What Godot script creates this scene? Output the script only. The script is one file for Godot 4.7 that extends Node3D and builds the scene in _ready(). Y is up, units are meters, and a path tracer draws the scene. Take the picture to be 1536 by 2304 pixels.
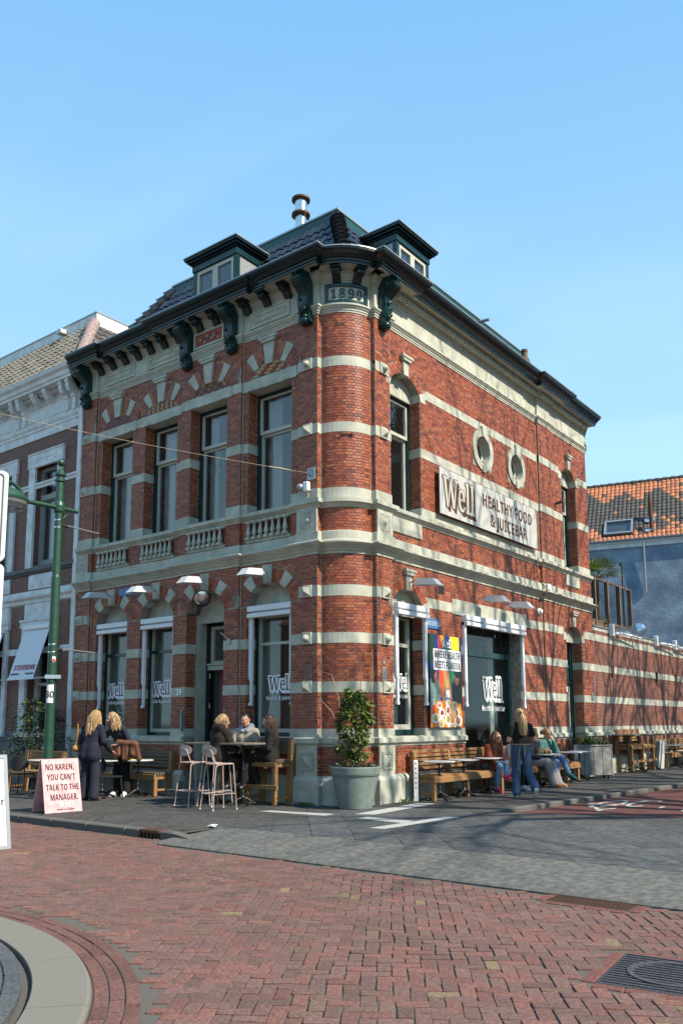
extends Node3D

const PAVE := -0.08      # top of the pavement
const ROAD := -0.20      # top of the carriageway
const SUN_AZ := 4.0      # degrees the sun stands behind the line of the main facade
const SUN_EL := 43.0
const COURSE := 0.0625

var rng := RandomNumberGenerator.new()
var M := {}
var used := {}
var tex_count := 0

# ------------------------------------------------------------------ mesh builder
class MB:
	var v := PackedVector3Array()
	var n := PackedVector3Array()
	var c := PackedColorArray()
	var uv := PackedVector2Array()
	var ix := PackedInt32Array()
	var col := Color(1, 1, 1)
	var xf := Transform3D.IDENTITY

	func at(x: float, y: float, z: float, turn := 0.0) -> MB:
		xf = Transform3D(Basis(Vector3.UP, turn), Vector3(x, y, z))
		return self

	func vert(p: Vector3, nn: Vector3, t := Vector2.ZERO) -> int:
		v.append(xf * p)
		n.append((xf.basis * nn).normalized())
		c.append(col)
		uv.append(t)
		return v.size() - 1

	func tri(a: Vector3, b: Vector3, d: Vector3) -> void:
		var nn := (b - a).cross(d - a).normalized()
		var i := vert(a, nn)
		vert(b, nn)
		vert(d, nn)
		ix.append_array([i, i + 2, i + 1])

	func quad(a: Vector3, b: Vector3, d: Vector3, e: Vector3) -> void:   # anticlockwise seen from outside
		var nn := (b - a).cross(d - a).normalized()
		var i := vert(a, nn, Vector2(0, 1))
		vert(b, nn, Vector2(1, 1))
		vert(d, nn, Vector2(1, 0))
		vert(e, nn, Vector2(0, 0))
		ix.append_array([i, i + 2, i + 1, i, i + 3, i + 2])

	func box(p: Vector3, s: Vector3) -> void:      # p is the centre
		var h := s * 0.5
		var q := []
		for k in 8:
			q.append(p + Vector3(h.x if k & 1 else -h.x, h.y if k & 2 else -h.y, h.z if k & 4 else -h.z))
		quad(q[4], q[5], q[7], q[6])
		quad(q[1], q[0], q[2], q[3])
		quad(q[5], q[1], q[3], q[7])
		quad(q[0], q[4], q[6], q[2])
		quad(q[6], q[7], q[3], q[2])
		quad(q[0], q[1], q[5], q[4])

	func lohi(a: Vector3, b: Vector3) -> void:
		box((a + b) * 0.5, (b - a).abs())

	func bev(p: Vector3, s: Vector3, r: float) -> void:   # box whose edges are chamfered
		var h := s * 0.5
		var i := h - Vector3(r, r, r)
		var f := func(ax: int, sg: float) -> Array:
			var o := []
			var u := (ax + 1) % 3
			var w := (ax + 2) % 3
			for k in [[-1, -1], [1, -1], [1, 1], [-1, 1]]:
				var t := Vector3.ZERO
				t[ax] = sg * h[ax]
				t[u] = k[0] * i[u]
				t[w] = k[1] * i[w]
				o.append(p + t)
			if sg < 0:
				o.reverse()
			return o
		var F := {}
		for ax in 3:
			for sg in [-1, 1]:
				var o: Array = f.call(ax, sg)
				F[[ax, sg]] = o
				quad(o[0], o[1], o[2], o[3])
		for ax in 3:
			var u := (ax + 1) % 3
			var w := (ax + 2) % 3
			for a in [-1, 1]:
				for b in [-1, 1]:
					var e := []
					for g in [-1, 1]:
						var t := Vector3.ZERO
						t[ax] = g * i[ax]
						t[u] = a * h[u]
						t[w] = b * i[w]
						var t2 := t
						t2[u] = a * i[u]
						t2[w] = b * h[w]
						e.append([p + t, p + t2])
					if a * b > 0:
						quad(e[0][0], e[0][1], e[1][1], e[1][0])
					else:
						quad(e[0][0], e[1][0], e[1][1], e[0][1])
		for a in [-1, 1]:
			for b in [-1, 1]:
				for g in [-1, 1]:
					var q0 := p + Vector3(a * h.x, b * i.y, g * i.z)
					var q1 := p + Vector3(a * i.x, b * h.y, g * i.z)
					var q2 := p + Vector3(a * i.x, b * i.y, g * h.z)
					if a * b * g > 0:
						tri(q0, q1, q2)
					else:
						tri(q0, q2, q1)

	func bar(a: Vector3, b: Vector3, w: float, h: float, roll := Vector3.UP) -> void:   # box beam from a to b
		var d := b - a
		var z := d.normalized()
		var up := roll if absf(z.dot(roll)) < 0.99 else Vector3.RIGHT
		var x := up.cross(z).normalized()
		var keep := xf
		xf = xf * Transform3D(Basis(x, z.cross(x), z), (a + b) * 0.5)
		box(Vector3.ZERO, Vector3(w, h, d.length()))
		xf = keep

	func tube(p: PackedVector3Array, r: PackedFloat32Array, seg := 8, cap := true) -> void:
		var m := p.size()
		var x := Vector3.ZERO
		var base := v.size()
		for k in m:
			var t := (p[mini(k + 1, m - 1)] - p[maxi(k - 1, 0)]).normalized()
			if x == Vector3.ZERO:
				x = (Vector3.UP if absf(t.y) < 0.9 else Vector3.RIGHT).cross(t).normalized()
			else:
				x = (x - t * x.dot(t)).normalized()
			var y := t.cross(x)
			var rr := r[mini(k, r.size() - 1)]
			for s in seg:
				var an := TAU * s / seg
				var dir := x * cos(an) + y * sin(an)
				vert(p[k] + dir * rr, dir)
		for k in m - 1:
			for s in seg:
				var a := base + k * seg + s
				var b := base + k * seg + (s + 1) % seg
				ix.append_array([a, a + seg, b, b, a + seg, b + seg])
		if cap:
			for e in [0, m - 1]:
				var t := (p[1] - p[0]).normalized() if e == 0 else (p[m - 1] - p[m - 2]).normalized()
				var nn := -t if e == 0 else t
				var o := vert(p[e], nn)
				for s in seg:
					vert(xf.affine_inverse() * v[base + e * seg + s], nn)
				for s in seg:
					var a := o + 1 + s
					var b := o + 1 + (s + 1) % seg
					ix.append_array([o, a, b] if e == 0 else [o, b, a])

	func rod(a: Vector3, b: Vector3, r: float, seg := 8) -> void:
		tube(PackedVector3Array([a, b]), PackedFloat32Array([r, r]), seg)

	func lathe(pr: Array, p: Vector3, seg := 16, a0 := 0.0, a1 := TAU) -> void:   # pr: Vector2(radius, y), listed upwards
		for k in pr.size() - 1:
			var d: Vector2 = pr[k + 1] - pr[k]
			if d.length() < 1e-5:
				continue
			var nn := Vector2(d.y, -d.x).normalized()
			var base := v.size()
			for s in seg + 1:
				var an := lerpf(a0, a1, float(s) / seg)
				var dir := Vector3(cos(an), 0, sin(an))
				var q := dir * nn.x + Vector3.UP * nn.y
				vert(p + dir * pr[k].x + Vector3.UP * pr[k].y, q)
				vert(p + dir * pr[k + 1].x + Vector3.UP * pr[k + 1].y, q)
			for s in seg:
				var a := base + s * 2
				ix.append_array([a, a + 3, a + 1, a, a + 2, a + 3])

	func ball(p: Vector3, r: Vector3, seg := 12, rings := 8) -> void:
		var base := v.size()
		for k in rings + 1:
			var th := PI * k / rings - PI / 2
			for s in seg + 1:
				var an := TAU * s / seg
				var d := Vector3(cos(th) * cos(an), sin(th), cos(th) * sin(an))
				vert(p + d * r, Vector3(d.x / r.x, d.y / r.y, d.z / r.z).normalized())
		for k in rings:
			for s in seg:
				var a := base + k * (seg + 1) + s
				var b := a + seg + 1
				ix.append_array([a, b + 1, b, a, a + 1, b + 1])

	func prism(poly: PackedVector2Array, z0: float, z1: float) -> void:   # outline in x,y (anticlockwise), from z0 to z1
		if Geometry2D.is_polygon_clockwise(poly) == false:
			pass
		var area := 0.0
		for k in poly.size():
			area += poly[k].cross(poly[(k + 1) % poly.size()])
		var pl := poly.duplicate()
		if area < 0:
			pl.reverse()
		var t := Geometry2D.triangulate_polygon(pl)
		for k in range(0, t.size(), 3):
			var a := pl[t[k]]
			var b := pl[t[k + 1]]
			var d := pl[t[k + 2]]
			if (b - a).cross(d - a) < 0:
				var s := b
				b = d
				d = s
			tri(Vector3(a.x, a.y, z1), Vector3(b.x, b.y, z1), Vector3(d.x, d.y, z1))
			tri(Vector3(a.x, a.y, z0), Vector3(d.x, d.y, z0), Vector3(b.x, b.y, z0))
		for k in pl.size():
			var a := pl[k]
			var b := pl[(k + 1) % pl.size()]
			quad(Vector3(a.x, a.y, z0), Vector3(b.x, b.y, z0), Vector3(b.x, b.y, z1), Vector3(a.x, a.y, z1))

	# moulding: profile (Vector2(out, y), listed upwards) swept along a plan path (Vector2(x, z)) with mitred corners
	func sweep(path: PackedVector2Array, pr: Array, ends := true) -> void:
		var m := path.size()
		var off := []
		for k in m:
			var d0 := (path[k] - path[k - 1]).normalized() if k > 0 else Vector2.ZERO
			var d1 := (path[k + 1] - path[k]).normalized() if k < m - 1 else Vector2.ZERO
			var n0 := Vector2(-d0.y, d0.x)
			var n1 := Vector2(-d1.y, d1.x)
			if k == 0:
				off.append(n1)
			elif k == m - 1:
				off.append(n0)
			else:
				off.append((n0 + n1) / (1.0 + n0.dot(n1)))
		for k in m - 1:
			for j in pr.size() - 1:
				var q := []
				for e in [[k, j], [k + 1, j], [k + 1, j + 1], [k, j + 1]]:
					var w: Vector2 = path[e[0]] + off[e[0]] * pr[e[1]].x
					q.append(Vector3(w.x, pr[e[1]].y, w.y))
				quad(q[0], q[1], q[2], q[3])
		if ends:
			for k in [0, m - 1]:
				var o := []
				for e in pr:
					var w: Vector2 = path[k] + off[k] * e.x
					o.append(Vector3(w.x, e.y, w.y))
				var mid := Vector3(path[k].x, (pr[0].y + pr[-1].y) * 0.5, path[k].y)
				for j in o.size() - 1:
					if k == 0:
						tri(mid, o[j], o[j + 1])
					else:
						tri(mid, o[j + 1], o[j])

	func mesh() -> ArrayMesh:
		var a := []
		a.resize(Mesh.ARRAY_MAX)
		a[Mesh.ARRAY_VERTEX] = v
		a[Mesh.ARRAY_NORMAL] = n
		a[Mesh.ARRAY_COLOR] = c
		a[Mesh.ARRAY_TEX_UV] = uv
		a[Mesh.ARRAY_INDEX] = ix
		var r := ArrayMesh.new()
		if v.size():
			r.add_surface_from_arrays(Mesh.PRIMITIVE_TRIANGLES, a)
		return r

# ------------------------------------------------------------------ objects
func numbered(s: String) -> String:
	var k: int = used.get(s, 0)
	used[s] = k + 1
	return s if k == 0 else "%s_%03d" % [s, k]

func tag(o: Node3D, label := "", category := "", group := "", kind := "") -> Node3D:
	for e in [["label", label], ["category", category], ["group", group], ["kind", kind]]:
		if e[1]:
			o.set_meta(e[0], e[1])
	return o

func thing(called: String, label: String, category: String, p := Vector3.ZERO, turn := 0.0, group := "") -> Node3D:
	var o := Node3D.new()
	o.name = numbered(called)
	add_child(o)
	o.position = p
	o.rotation.y = turn
	tag(o, label, category, group)
	return o

func part(called: String, m, mat: Material, parent: Node3D, label := "") -> MeshInstance3D:
	var o := MeshInstance3D.new()
	o.name = called
	o.mesh = m.mesh() if m is MB else m
	o.material_override = mat
	parent.add_child(o, true)
	if label:
		o.set_meta("label", label)
	return o

func single(called: String, m, mat: Material, label: String, category: String, group := "", p := Vector3.ZERO, turn := 0.0) -> MeshInstance3D:
	var o := part(numbered(called), m, mat, self)
	o.position = p
	o.rotation.y = turn
	tag(o, label, category, group)
	return o

func struct(called: String, m, mat: Material) -> MeshInstance3D:
	var o := part(numbered(called), m, mat, self)
	o.set_meta("kind", "structure")
	return o

func dup(o: Node3D, label: String, p: Vector3, turn: float) -> Node3D:
	var r: Node3D = o.duplicate()
	r.name = numbered(String(o.name).trim_suffix("_000"))
	add_child(r)
	r.position = p
	r.rotation.y = turn
	r.set_meta("label", label)
	return r

# copies of one mesh, coloured one by one, as ONE object: list of [Transform3D, Color]
func stuff(called: String, mesh: Mesh, mat: Material, list: Array, parent: Node3D) -> MultiMeshInstance3D:
	var mm := MultiMesh.new()
	mm.transform_format = MultiMesh.TRANSFORM_3D
	mm.use_colors = true
	mm.mesh = mesh
	mm.instance_count = list.size()
	for k in list.size():
		mm.set_instance_transform(k, list[k][0])
		mm.set_instance_color(k, list[k][1])
	var o := MultiMeshInstance3D.new()
	o.name = called
	o.multimesh = mm
	o.material_override = mat
	parent.add_child(o, true)
	o.set_meta("kind", "stuff")
	return o

# pieces that can be picked apart: the `most` largest in view as parts of their own, the rest as one part
func pieces(called: String, rest: String, mesh: Mesh, mat_of: Callable, rest_mat: Material, list: Array, parent: Node3D, most: int) -> void:
	var eye := Vector3(10.0, 1.5, 13.3)
	var fw := Vector3(-0.611, 0.14, -0.79)
	var order := []
	for k in list.size():
		var p: Vector3 = list[k][0].origin
		var d := eye - p
		var face: Vector3 = list[k][2]
		var w := face.dot(d.normalized()) / d.length_squared()
		var side := absf(d.x * 0.79 - d.z * 0.611) / maxf(-d.dot(fw), 0.1)
		if side > 0.41 or p.y < -0.15 and -d.dot(fw) < 2.9:
			w *= 0.01
		order.append([w, k])
	order.sort_custom(func(a, b): return a[0] > b[0])
	var left := []
	for i in order.size():
		var e: Array = list[order[i][1]]
		if i < most:
			var o := part(called, mesh, mat_of.call(e[1]), parent)
			o.transform = e[0]
		else:
			left.append(e)
	if left.size():
		stuff(rest, mesh, rest_mat, left, parent)

# ------------------------------------------------------------------ materials
func lin(r: float, g: float, b: float) -> Color:
	return Color(r, g, b).linear_to_srgb()

func mat(albedo: Color, rough := 0.8, metal := 0.0) -> StandardMaterial3D:     # albedo is linear, as measured
	var m := StandardMaterial3D.new()
	m.albedo_color = albedo.linear_to_srgb()
	m.roughness = rough
	m.metallic = metal
	m.cull_mode = BaseMaterial3D.CULL_DISABLED
	return m

func noise_tex(freq: float, lo: Color, hi: Color, oct := 4, size := 512, sd := 1, normal := false) -> NoiseTexture2D:
	var f := FastNoiseLite.new()
	f.seed = sd
	f.frequency = freq
	f.fractal_octaves = oct
	var t := NoiseTexture2D.new()
	t.width = size
	t.height = size
	t.seamless = true
	t.noise = f
	if normal:
		t.as_normal_map = true
		t.bump_strength = 4.0
	else:
		var g := Gradient.new()
		g.set_color(0, lo)
		g.set_color(1, hi)
		t.color_ramp = g
	tex_count += 1
	return t

func tri(m: StandardMaterial3D, t: Texture2D, scale: float, bump: Texture2D = null, deep := 0.3) -> StandardMaterial3D:
	m.uv1_triplanar = true
	m.uv1_world_triplanar = true
	m.uv1_scale = Vector3.ONE * scale
	m.albedo_texture = t
	if bump:
		m.heightmap_enabled = true
		m.heightmap_texture = bump
		m.heightmap_scale = deep
	return m

func make_materials() -> void:
	var mott := noise_tex(0.012, Color(0.80, 0.80, 0.78), Color(1.0, 1.0, 1.0), 5, 512, 3)
	var mott2 := noise_tex(0.02, Color(0.62, 0.62, 0.60), Color(1.0, 1.0, 1.0), 6, 512, 5)
	var fine := noise_tex(0.12, Color(0.55, 0.55, 0.55), Color(1.0, 1.0, 1.0), 4, 512, 9)
	var bump := noise_tex(0.06, Color(0, 0, 0), Color(1, 1, 1), 4, 512, 11)
	var grain := noise_tex(0.05, Color(0.62, 0.58, 0.52), Color(1.0, 1.0, 1.0), 3, 256, 15)
	M.mortar = tri(mat(Color(0.42, 0.37, 0.31), 0.95), mott2, 0.5)
	M.brick = tri(mat(Color(1, 1, 1), 0.5), mott2, 1.7, bump, 0.2)
	M.brick.vertex_color_use_as_albedo = true
	M.stone = tri(mat(Color(0.52, 0.525, 0.445), 0.62), mott, 0.33, bump, 0.12)
	M.white_stone = tri(mat(Color(0.80, 0.82, 0.84), 0.6), mott, 0.33)
	M.bluestone = tri(mat(Color(0.15, 0.155, 0.165), 0.6), mott2, 0.8)
	M.green = mat(Color(0.006, 0.030, 0.032), 0.22)
	M.green_pane = mat(Color(0.010, 0.060, 0.058), 0.3)
	M.greenblack = mat(Color(0.006, 0.013, 0.016), 0.2)
	M.sash = mat(Color(0.46, 0.46, 0.39), 0.4)
	M.glass = mat(Color(0.02, 0.025, 0.03, 0.06), 0.0)
	M.glass.transparency = BaseMaterial3D.TRANSPARENCY_ALPHA
	M.plaster_in = mat(Color(0.30, 0.36, 0.33), 0.9)
	M.dark_in = mat(Color(0.05, 0.055, 0.05), 0.9)
	M.curtain = mat(Color(0.34, 0.35, 0.36), 0.95)
	M.shutter = mat(Color(0.74, 0.76, 0.79), 0.35)
	M.alu = mat(Color(0.62, 0.64, 0.66), 0.32, 0.9)
	M.steel = mat(Color(0.70, 0.70, 0.70), 0.22, 1.0)
	M.zinc = mat(Color(0.34, 0.36, 0.38), 0.4, 0.55)
	M.rust = mat(Color(0.10, 0.055, 0.035), 0.7, 0.4)
	M.black_iron = mat(Color(0.012, 0.012, 0.013), 0.45)
	M.black = mat(Color(0.010, 0.010, 0.011), 0.6)
	M.tile_black = mat(Color(1, 1, 1), 0.16)
	M.tile_black.vertex_color_use_as_albedo = true
	M.tile = mat(Color(1, 1, 1), 0.75)
	M.tile.vertex_color_use_as_albedo = true
	M.tinted = mat(Color(1, 1, 1), 0.75)
	M.tinted.vertex_color_use_as_albedo = true
	M.wood = tri(mat(Color(0.42, 0.235, 0.10), 0.7), grain, 3.0)
	M.wood.uv1_scale = Vector3(1.2, 14.0, 14.0)
	M.wood_grey = tri(mat(Color(0.22, 0.165, 0.12), 0.8), grain, 3.0)
	M.wood_grey.uv1_scale = Vector3(1.2, 14.0, 14.0)
	M.table_white = mat(Color(0.62, 0.62, 0.60), 0.3)
	M.table_wood = tri(mat(Color(0.30, 0.27, 0.23), 0.6), grain, 2.0)
	M.pink_metal = mat(Color(0.42, 0.32, 0.28), 0.5)
	M.concrete = tri(mat(Color(0.165, 0.165, 0.15), 0.9), mott2, 0.7, fine, 0.2)
	M.kerb = tri(mat(Color(0.175, 0.17, 0.15), 0.9), fine, 1.7, bump, 0.2)
	M.slab = tri(mat(Color(1.0, 0.98, 0.93), 0.88), mott2, 0.55, fine, 0.2)
	M.slab.vertex_color_use_as_albedo = true
	M.isle = tri(mat(Color(0.30, 0.28, 0.235), 0.9), fine, 1.7, bump, 0.2)
	M.sand = tri(mat(Color(0.17, 0.155, 0.13), 1.0), fine, 2.5, bump, 0.4)
	M.paver = tri(mat(Color(1, 1, 1), 0.8), mott2, 2.6, bump, 0.35)
	M.paver.vertex_color_use_as_albedo = true
	M.asphalt_red = tri(mat(Color(0.16, 0.055, 0.042), 0.95), fine, 2.2, bump, 0.25)
	M.paint = tri(mat(Color(0.62, 0.62, 0.60), 0.8), mott2, 3.0)
	M.print_white = mat(Color(0.82, 0.83, 0.84), 0.5)
	M.print_dark = mat(Color(0.012, 0.016, 0.016), 0.5)
	M.leaf = mat(Color(1, 1, 1), 0.45)
	M.leaf.vertex_color_use_as_albedo = true
	M.leaf.backlight_enabled = true
	M.leaf.backlight = Color(0.25, 0.28, 0.08)
	M.bark = tri(mat(Color(0.13, 0.105, 0.08), 0.95), mott2, 2.0)
	M.pot = tri(mat(Color(0.20, 0.25, 0.235), 0.55), mott, 0.8)
	M.soil = mat(Color(0.03, 0.022, 0.015), 1.0)
	M.lamp_green = tri(mat(Color(0.022, 0.080, 0.052), 0.4), mott, 1.0)
	M.blue_wall = tri(mat(Color(0.33, 0.43, 0.54), 0.9), noise_tex(0.008, Color(0.62, 0.64, 0.68), Color(1, 1, 1), 5, 512, 21), 0.16, bump, 0.8)
	M.skin = mat(Color(1, 1, 1), 0.55)
	M.skin.vertex_color_use_as_albedo = true
	M.cloth = mat(Color(1, 1, 1), 0.9)
	M.cloth.vertex_color_use_as_albedo = true
	M.hair = mat(Color(1, 1, 1), 0.42)
	M.hair.vertex_color_use_as_albedo = true

# a few shared variants of a tint so that single pieces need no colours of their own
var variants := {}
func variant(base: StandardMaterial3D, c: Color) -> StandardMaterial3D:
	var k := [base, snappedf(c.r, 0.02), snappedf(c.g, 0.01), snappedf(c.b, 0.01)]
	if not variants.has(k):
		var m: StandardMaterial3D = base.duplicate()
		m.vertex_color_use_as_albedo = false
		m.albedo_color = c.linear_to_srgb()
		variants[k] = m
	return variants[k]

func unit_box(r := 0.0) -> ArrayMesh:
	var b := MB.new()
	if r > 0.0:
		b.bev(Vector3.ZERO, Vector3.ONE, r)
	else:
		b.box(Vector3.ZERO, Vector3.ONE)
	return b.mesh()

func text_mesh(s: String, size: float, depth: float, font := "Droid Sans", weight := 700) -> TextMesh:
	var f := SystemFont.new()
	f.font_names = PackedStringArray([font.trim_suffix(" Regular")])
	f.font_weight = 400 if font.ends_with(" Regular") else weight
	var t := TextMesh.new()
	t.text = s
	t.font = f
	t.font_size = 64
	t.pixel_size = size / 64.0
	t.depth = depth
	t.curve_step = 1.5
	return t

# lettering on a face: `f` is the frame of the face (x along, y up, z out), `p` the middle of the words on it
func words(called: String, s: String, size: float, f: Transform3D, p: Vector2, out: float, m: Material, parent: Node3D, squeeze := 1.0, font := "Droid Sans", depth := 0.004, tilt := 0.0) -> MeshInstance3D:
	var tm := text_mesh(s, size, depth, font)
	var o := part(called, tm, m, parent)
	var k := squeeze if squeeze > 0.0 else -squeeze / maxf(tm.get_aabb().size.x, 0.01)      # negative: the width to fill
	o.transform = f * Transform3D(Basis(Vector3(0, 0, 1), tilt).scaled_local(Vector3(k, 1, 1)), Vector3(p.x, p.y, out))
	return o
# ------------------------------------------------------------------ the corner building
# Frames: x runs along the wall, y up, z out of it. On the side wall x is the distance from the corner.
var FM := Transform3D.IDENTITY
var FS := Transform3D(Basis(Vector3(0, 0, -1), Vector3(0, 1, 0), Vector3(1, 0, 0)), Vector3.ZERO)

const MAIN := [[-9.21, -8.63, 0.0], [-8.63, -5.16, -0.07], [-5.16, -3.16, 0.0], [-3.16, -1.40, -0.07], [-1.40, -0.88, 0.0]]
const SIDE := [[0.88, 1.45, 0.0], [1.45, 9.15, -0.07], [9.15, 10.0, 0.0], [10.0, 12.86, -0.03]]
const ZONES := [[0.47, 1.10], [1.43, 2.165], [2.385, 3.17], [3.39, 4.15], [4.38, 5.05], [5.53, 6.03], [6.45, 7.66], [7.88, 9.13], [9.35, 10.34]]
const BANDS := [[1.24, 1.43], [2.165, 2.385], [3.17, 3.39], [4.15, 4.38], [6.22, 6.45], [7.66, 7.88], [9.13, 9.35]]
const ARC_C := Vector2(-0.88, -0.88)
const ARC_R := 0.76

var bricks := []          # [Transform3D, Color, outward]

func brick_tone(kind := 0) -> Color:
	var r := rng.randf()
	var c := Color(0.43, 0.092, 0.036)
	if kind == 1:                                   # garden wall: weathered
		c = Color(0.40, 0.135, 0.085).lerp(Color(0.29, 0.105, 0.075), rng.randf())
	elif kind == 2:                                 # the neighbour
		c = Color(0.19, 0.055, 0.036).lerp(Color(0.27, 0.075, 0.047), rng.randf())
	elif r < 0.35:
		c = Color(0.52, 0.125, 0.045)
	elif r < 0.6:
		c = Color(0.36, 0.066, 0.030)
	elif r < 0.68:
		c = Color(0.56, 0.18, 0.07)
	elif r < 0.73:
		c = Color(0.20, 0.05, 0.032)
	return c * rng.randf_range(0.84, 1.12)

# what is left of [a, b] at height y once the openings are taken out
func free_spans(a: float, b: float, y: float, cuts: Array, grow := 0.0) -> Array:
	var s := [[a, b]]
	for o in cuts:
		var lo := 0.0
		var hi := -1.0
		if o.has("A"):
			if y >= o.y0 and y < o.yc + o.B - grow:
				var t: float = clampf((y - o.yc) / maxf(o.B - grow, 0.01), 0.0, 1.0)
				var w: float = (o.A - grow) * sqrt(1.0 - t * t)
				lo = o.cx - w
				hi = o.cx + w
		elif y >= o.y0 and y < o.y1:
			lo = o.x0
			hi = o.x1
		if hi > lo:
			var k := []
			for e in s:
				if hi <= e[0] or lo >= e[1]:
					k.append(e)
					continue
				if lo > e[0] + 0.005:
					k.append([e[0], lo])
				if hi < e[1] - 0.005:
					k.append([hi, e[1]])
			s = k
	return s

func put_brick(f: Transform3D, x0: float, x1: float, y: float, h: float, z: float, into: Array, kind: int) -> void:
	var out := z + 0.006 + rng.randf_range(-0.0015, 0.002)
	var b := Basis(Vector3.UP, rng.randf_range(-0.006, 0.006)).scaled_local(Vector3(x1 - x0 - 0.011, h - 0.0125, 0.03))
	into.append([f * Transform3D(b, Vector3((x0 + x1) * 0.5, y, out - 0.015)), brick_tone(kind), f.basis.z])

func lay(f: Transform3D, x0: float, x1: float, z: float, zones: Array, cuts: Array, into: Array, kind := 0) -> void:
	for zn in zones:
		var rows := maxi(1, roundi((zn[1] - zn[0]) / COURSE))
		var h: float = (zn[1] - zn[0]) / rows
		for r in rows:
			var y: float = zn[0] + (r + 0.5) * h
			var odd := int(round(y / COURSE)) & 1
			var l := 0.22 if odd else 0.11
			for sp in free_spans(x0, x1, y, cuts):
				var x: float = floor((sp[0] - (0.055 if odd else 0.0)) / l) * l + (0.055 if odd else 0.0)
				while x < sp[1]:
					var a: float = maxf(x, sp[0])
					var b: float = minf(x + l, sp[1])
					if b - a > 0.025:
						put_brick(f, a, b, y, h, z, into, kind)
					x += l

# the mortar sheet behind the bricks
func backing(b: MB, f: Transform3D, x0: float, x1: float, z: float, y0: float, y1: float, cuts: Array) -> void:
	b.xf = f
	var y := y0
	var open := []
	var from := y0
	while y < y1 - 0.001:
		var h := minf(COURSE * 0.5, y1 - y)
		var s := free_spans(x0, x1, y + h * 0.5, cuts, -0.0)
		if s != open:
			for e in open:
				b.quad(Vector3(e[0], from, z), Vector3(e[1], from, z), Vector3(e[1], y, z), Vector3(e[0], y, z))
			open = s
			from = y
		y += h
	for e in open:
		b.quad(Vector3(e[0], from, z), Vector3(e[1], from, z), Vector3(e[1], y1, z), Vector3(e[0], y1, z))
	b.xf = Transform3D.IDENTITY

func ellipse(cx: float, cy: float, a: float, b: float, t: float) -> Vector2:
	return Vector2(cx - a * cos(t * PI), cy + b * sin(t * PI))

# one wedge of an arch, between the fractions t0 and t1 of the half turn
func wedge(cx: float, cy: float, o: Dictionary, t0: float, t1: float) -> PackedVector2Array:
	var p := PackedVector2Array()
	var k := 4 if t1 - t0 > 0.05 else 1
	for i in k + 1:
		p.append(ellipse(cx, cy, o.a, o.b, lerpf(t0, t1, float(i) / k)))
	for i in k + 1:
		p.append(ellipse(cx, cy, o.A, o.B, lerpf(t1, t0, float(i) / k)))
	return p

# arch ring over an opening: painted stones are parts, the radial bricks one part with a colour each
func arch(f: Transform3D, cx: float, cy: float, o: Dictionary, z: float, root: Node3D, brickwork: MB) -> void:
	for sg in o.stones:
		var b := MB.new()
		b.xf = f
		b.prism(wedge(cx, cy, o, sg[0], sg[1]), z - o.deep, z + 0.022)
		part("arch_stone", b, M.stone, root)
	brickwork.xf = f
	for sg in o.bricks:
		var n := maxi(1, roundi((sg[1] - sg[0]) * o.count))
		for i in n:
			var t0: float = lerpf(sg[0], sg[1], (i + 0.06) / n)
			var t1: float = lerpf(sg[0], sg[1], (i + 0.94) / n)
			var m := 0.5 if i & 1 else 0.33
			for cut in [[0.0, m], [m, 0.97]]:
				var q := PackedVector2Array()
				for e in [[t0, cut[0]], [t1, cut[0]], [t1, cut[1]], [t0, cut[1]]]:
					q.append(ellipse(cx, cy, o.a, o.b, e[0]).lerp(ellipse(cx, cy, o.A, o.B, e[0]), e[1] + (0.02 if e[1] == cut[0] else -0.02)))
				brickwork.col = brick_tone()
				brickwork.prism(q, z - o.deep, z + 0.008)
	# bed of the ring
	var bed := MB.new()
	bed.xf = f
	for sg in o.bricks:
		bed.prism(wedge(cx, cy, {"a": o.a + 0.004, "b": o.b + 0.004, "A": o.A - 0.004, "B": o.B - 0.004}, sg[0], sg[1]), z - o.deep + 0.01, z + 0.001)
	part("arch_joint", bed, M.mortar, root)
	var key := MB.new()
	key.xf = f
	var kt: float = o.key_top
	var kb: float = cy + o.b - 0.03
	var w0: float = o.key_w0
	var w1: float = o.key_w1
	key.prism(PackedVector2Array([Vector2(cx - w0, kb), Vector2(cx + w0, kb), Vector2(cx + w1, kt), Vector2(cx - w1, kt)]), z - o.deep, z + 0.05)
	if o.cap:
		key.prism(PackedVector2Array([Vector2(cx - w1 - 0.02, kt), Vector2(cx + w1 + 0.02, kt), Vector2(cx + w1 + 0.08, kt + 0.07), Vector2(cx - w1 - 0.08, kt + 0.07)]), z - 0.02, z + 0.10)
		key.box(Vector3(cx, kt + 0.1, z + 0.04), Vector3(2 * w1 + 0.2, 0.06, 0.16))
	else:
		key.prism(PackedVector2Array([Vector2(cx - w0 + 0.02, kb + 0.02), Vector2(cx + w0 - 0.02, kb + 0.02), Vector2(cx + w0 * 0.2, kb + 0.17), Vector2(cx - w0 * 0.2, kb + 0.17)]), z + 0.05, z + 0.085)
	part("keystone", key, M.stone, root)

func plan_points() -> Array:
	var p := []
	for k in MAIN.size():
		p.append([MAIN[k][0], Vector2(MAIN[k][0], MAIN[k][2])])
		p.append([MAIN[k][1], Vector2(MAIN[k][1], MAIN[k][2])])
	for k in 13:
		var a := PI / 2 - PI / 2 * k / 12
		p.append([-0.879 + 1.758 * k / 12.0, ARC_C + Vector2(cos(a), sin(a)) * ARC_R])
	for k in SIDE.size():
		p.append([SIDE[k][0], Vector2(SIDE[k][2], -SIDE[k][0])])
		p.append([SIDE[k][1], Vector2(SIDE[k][2], -SIDE[k][1])])
	return p

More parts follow.
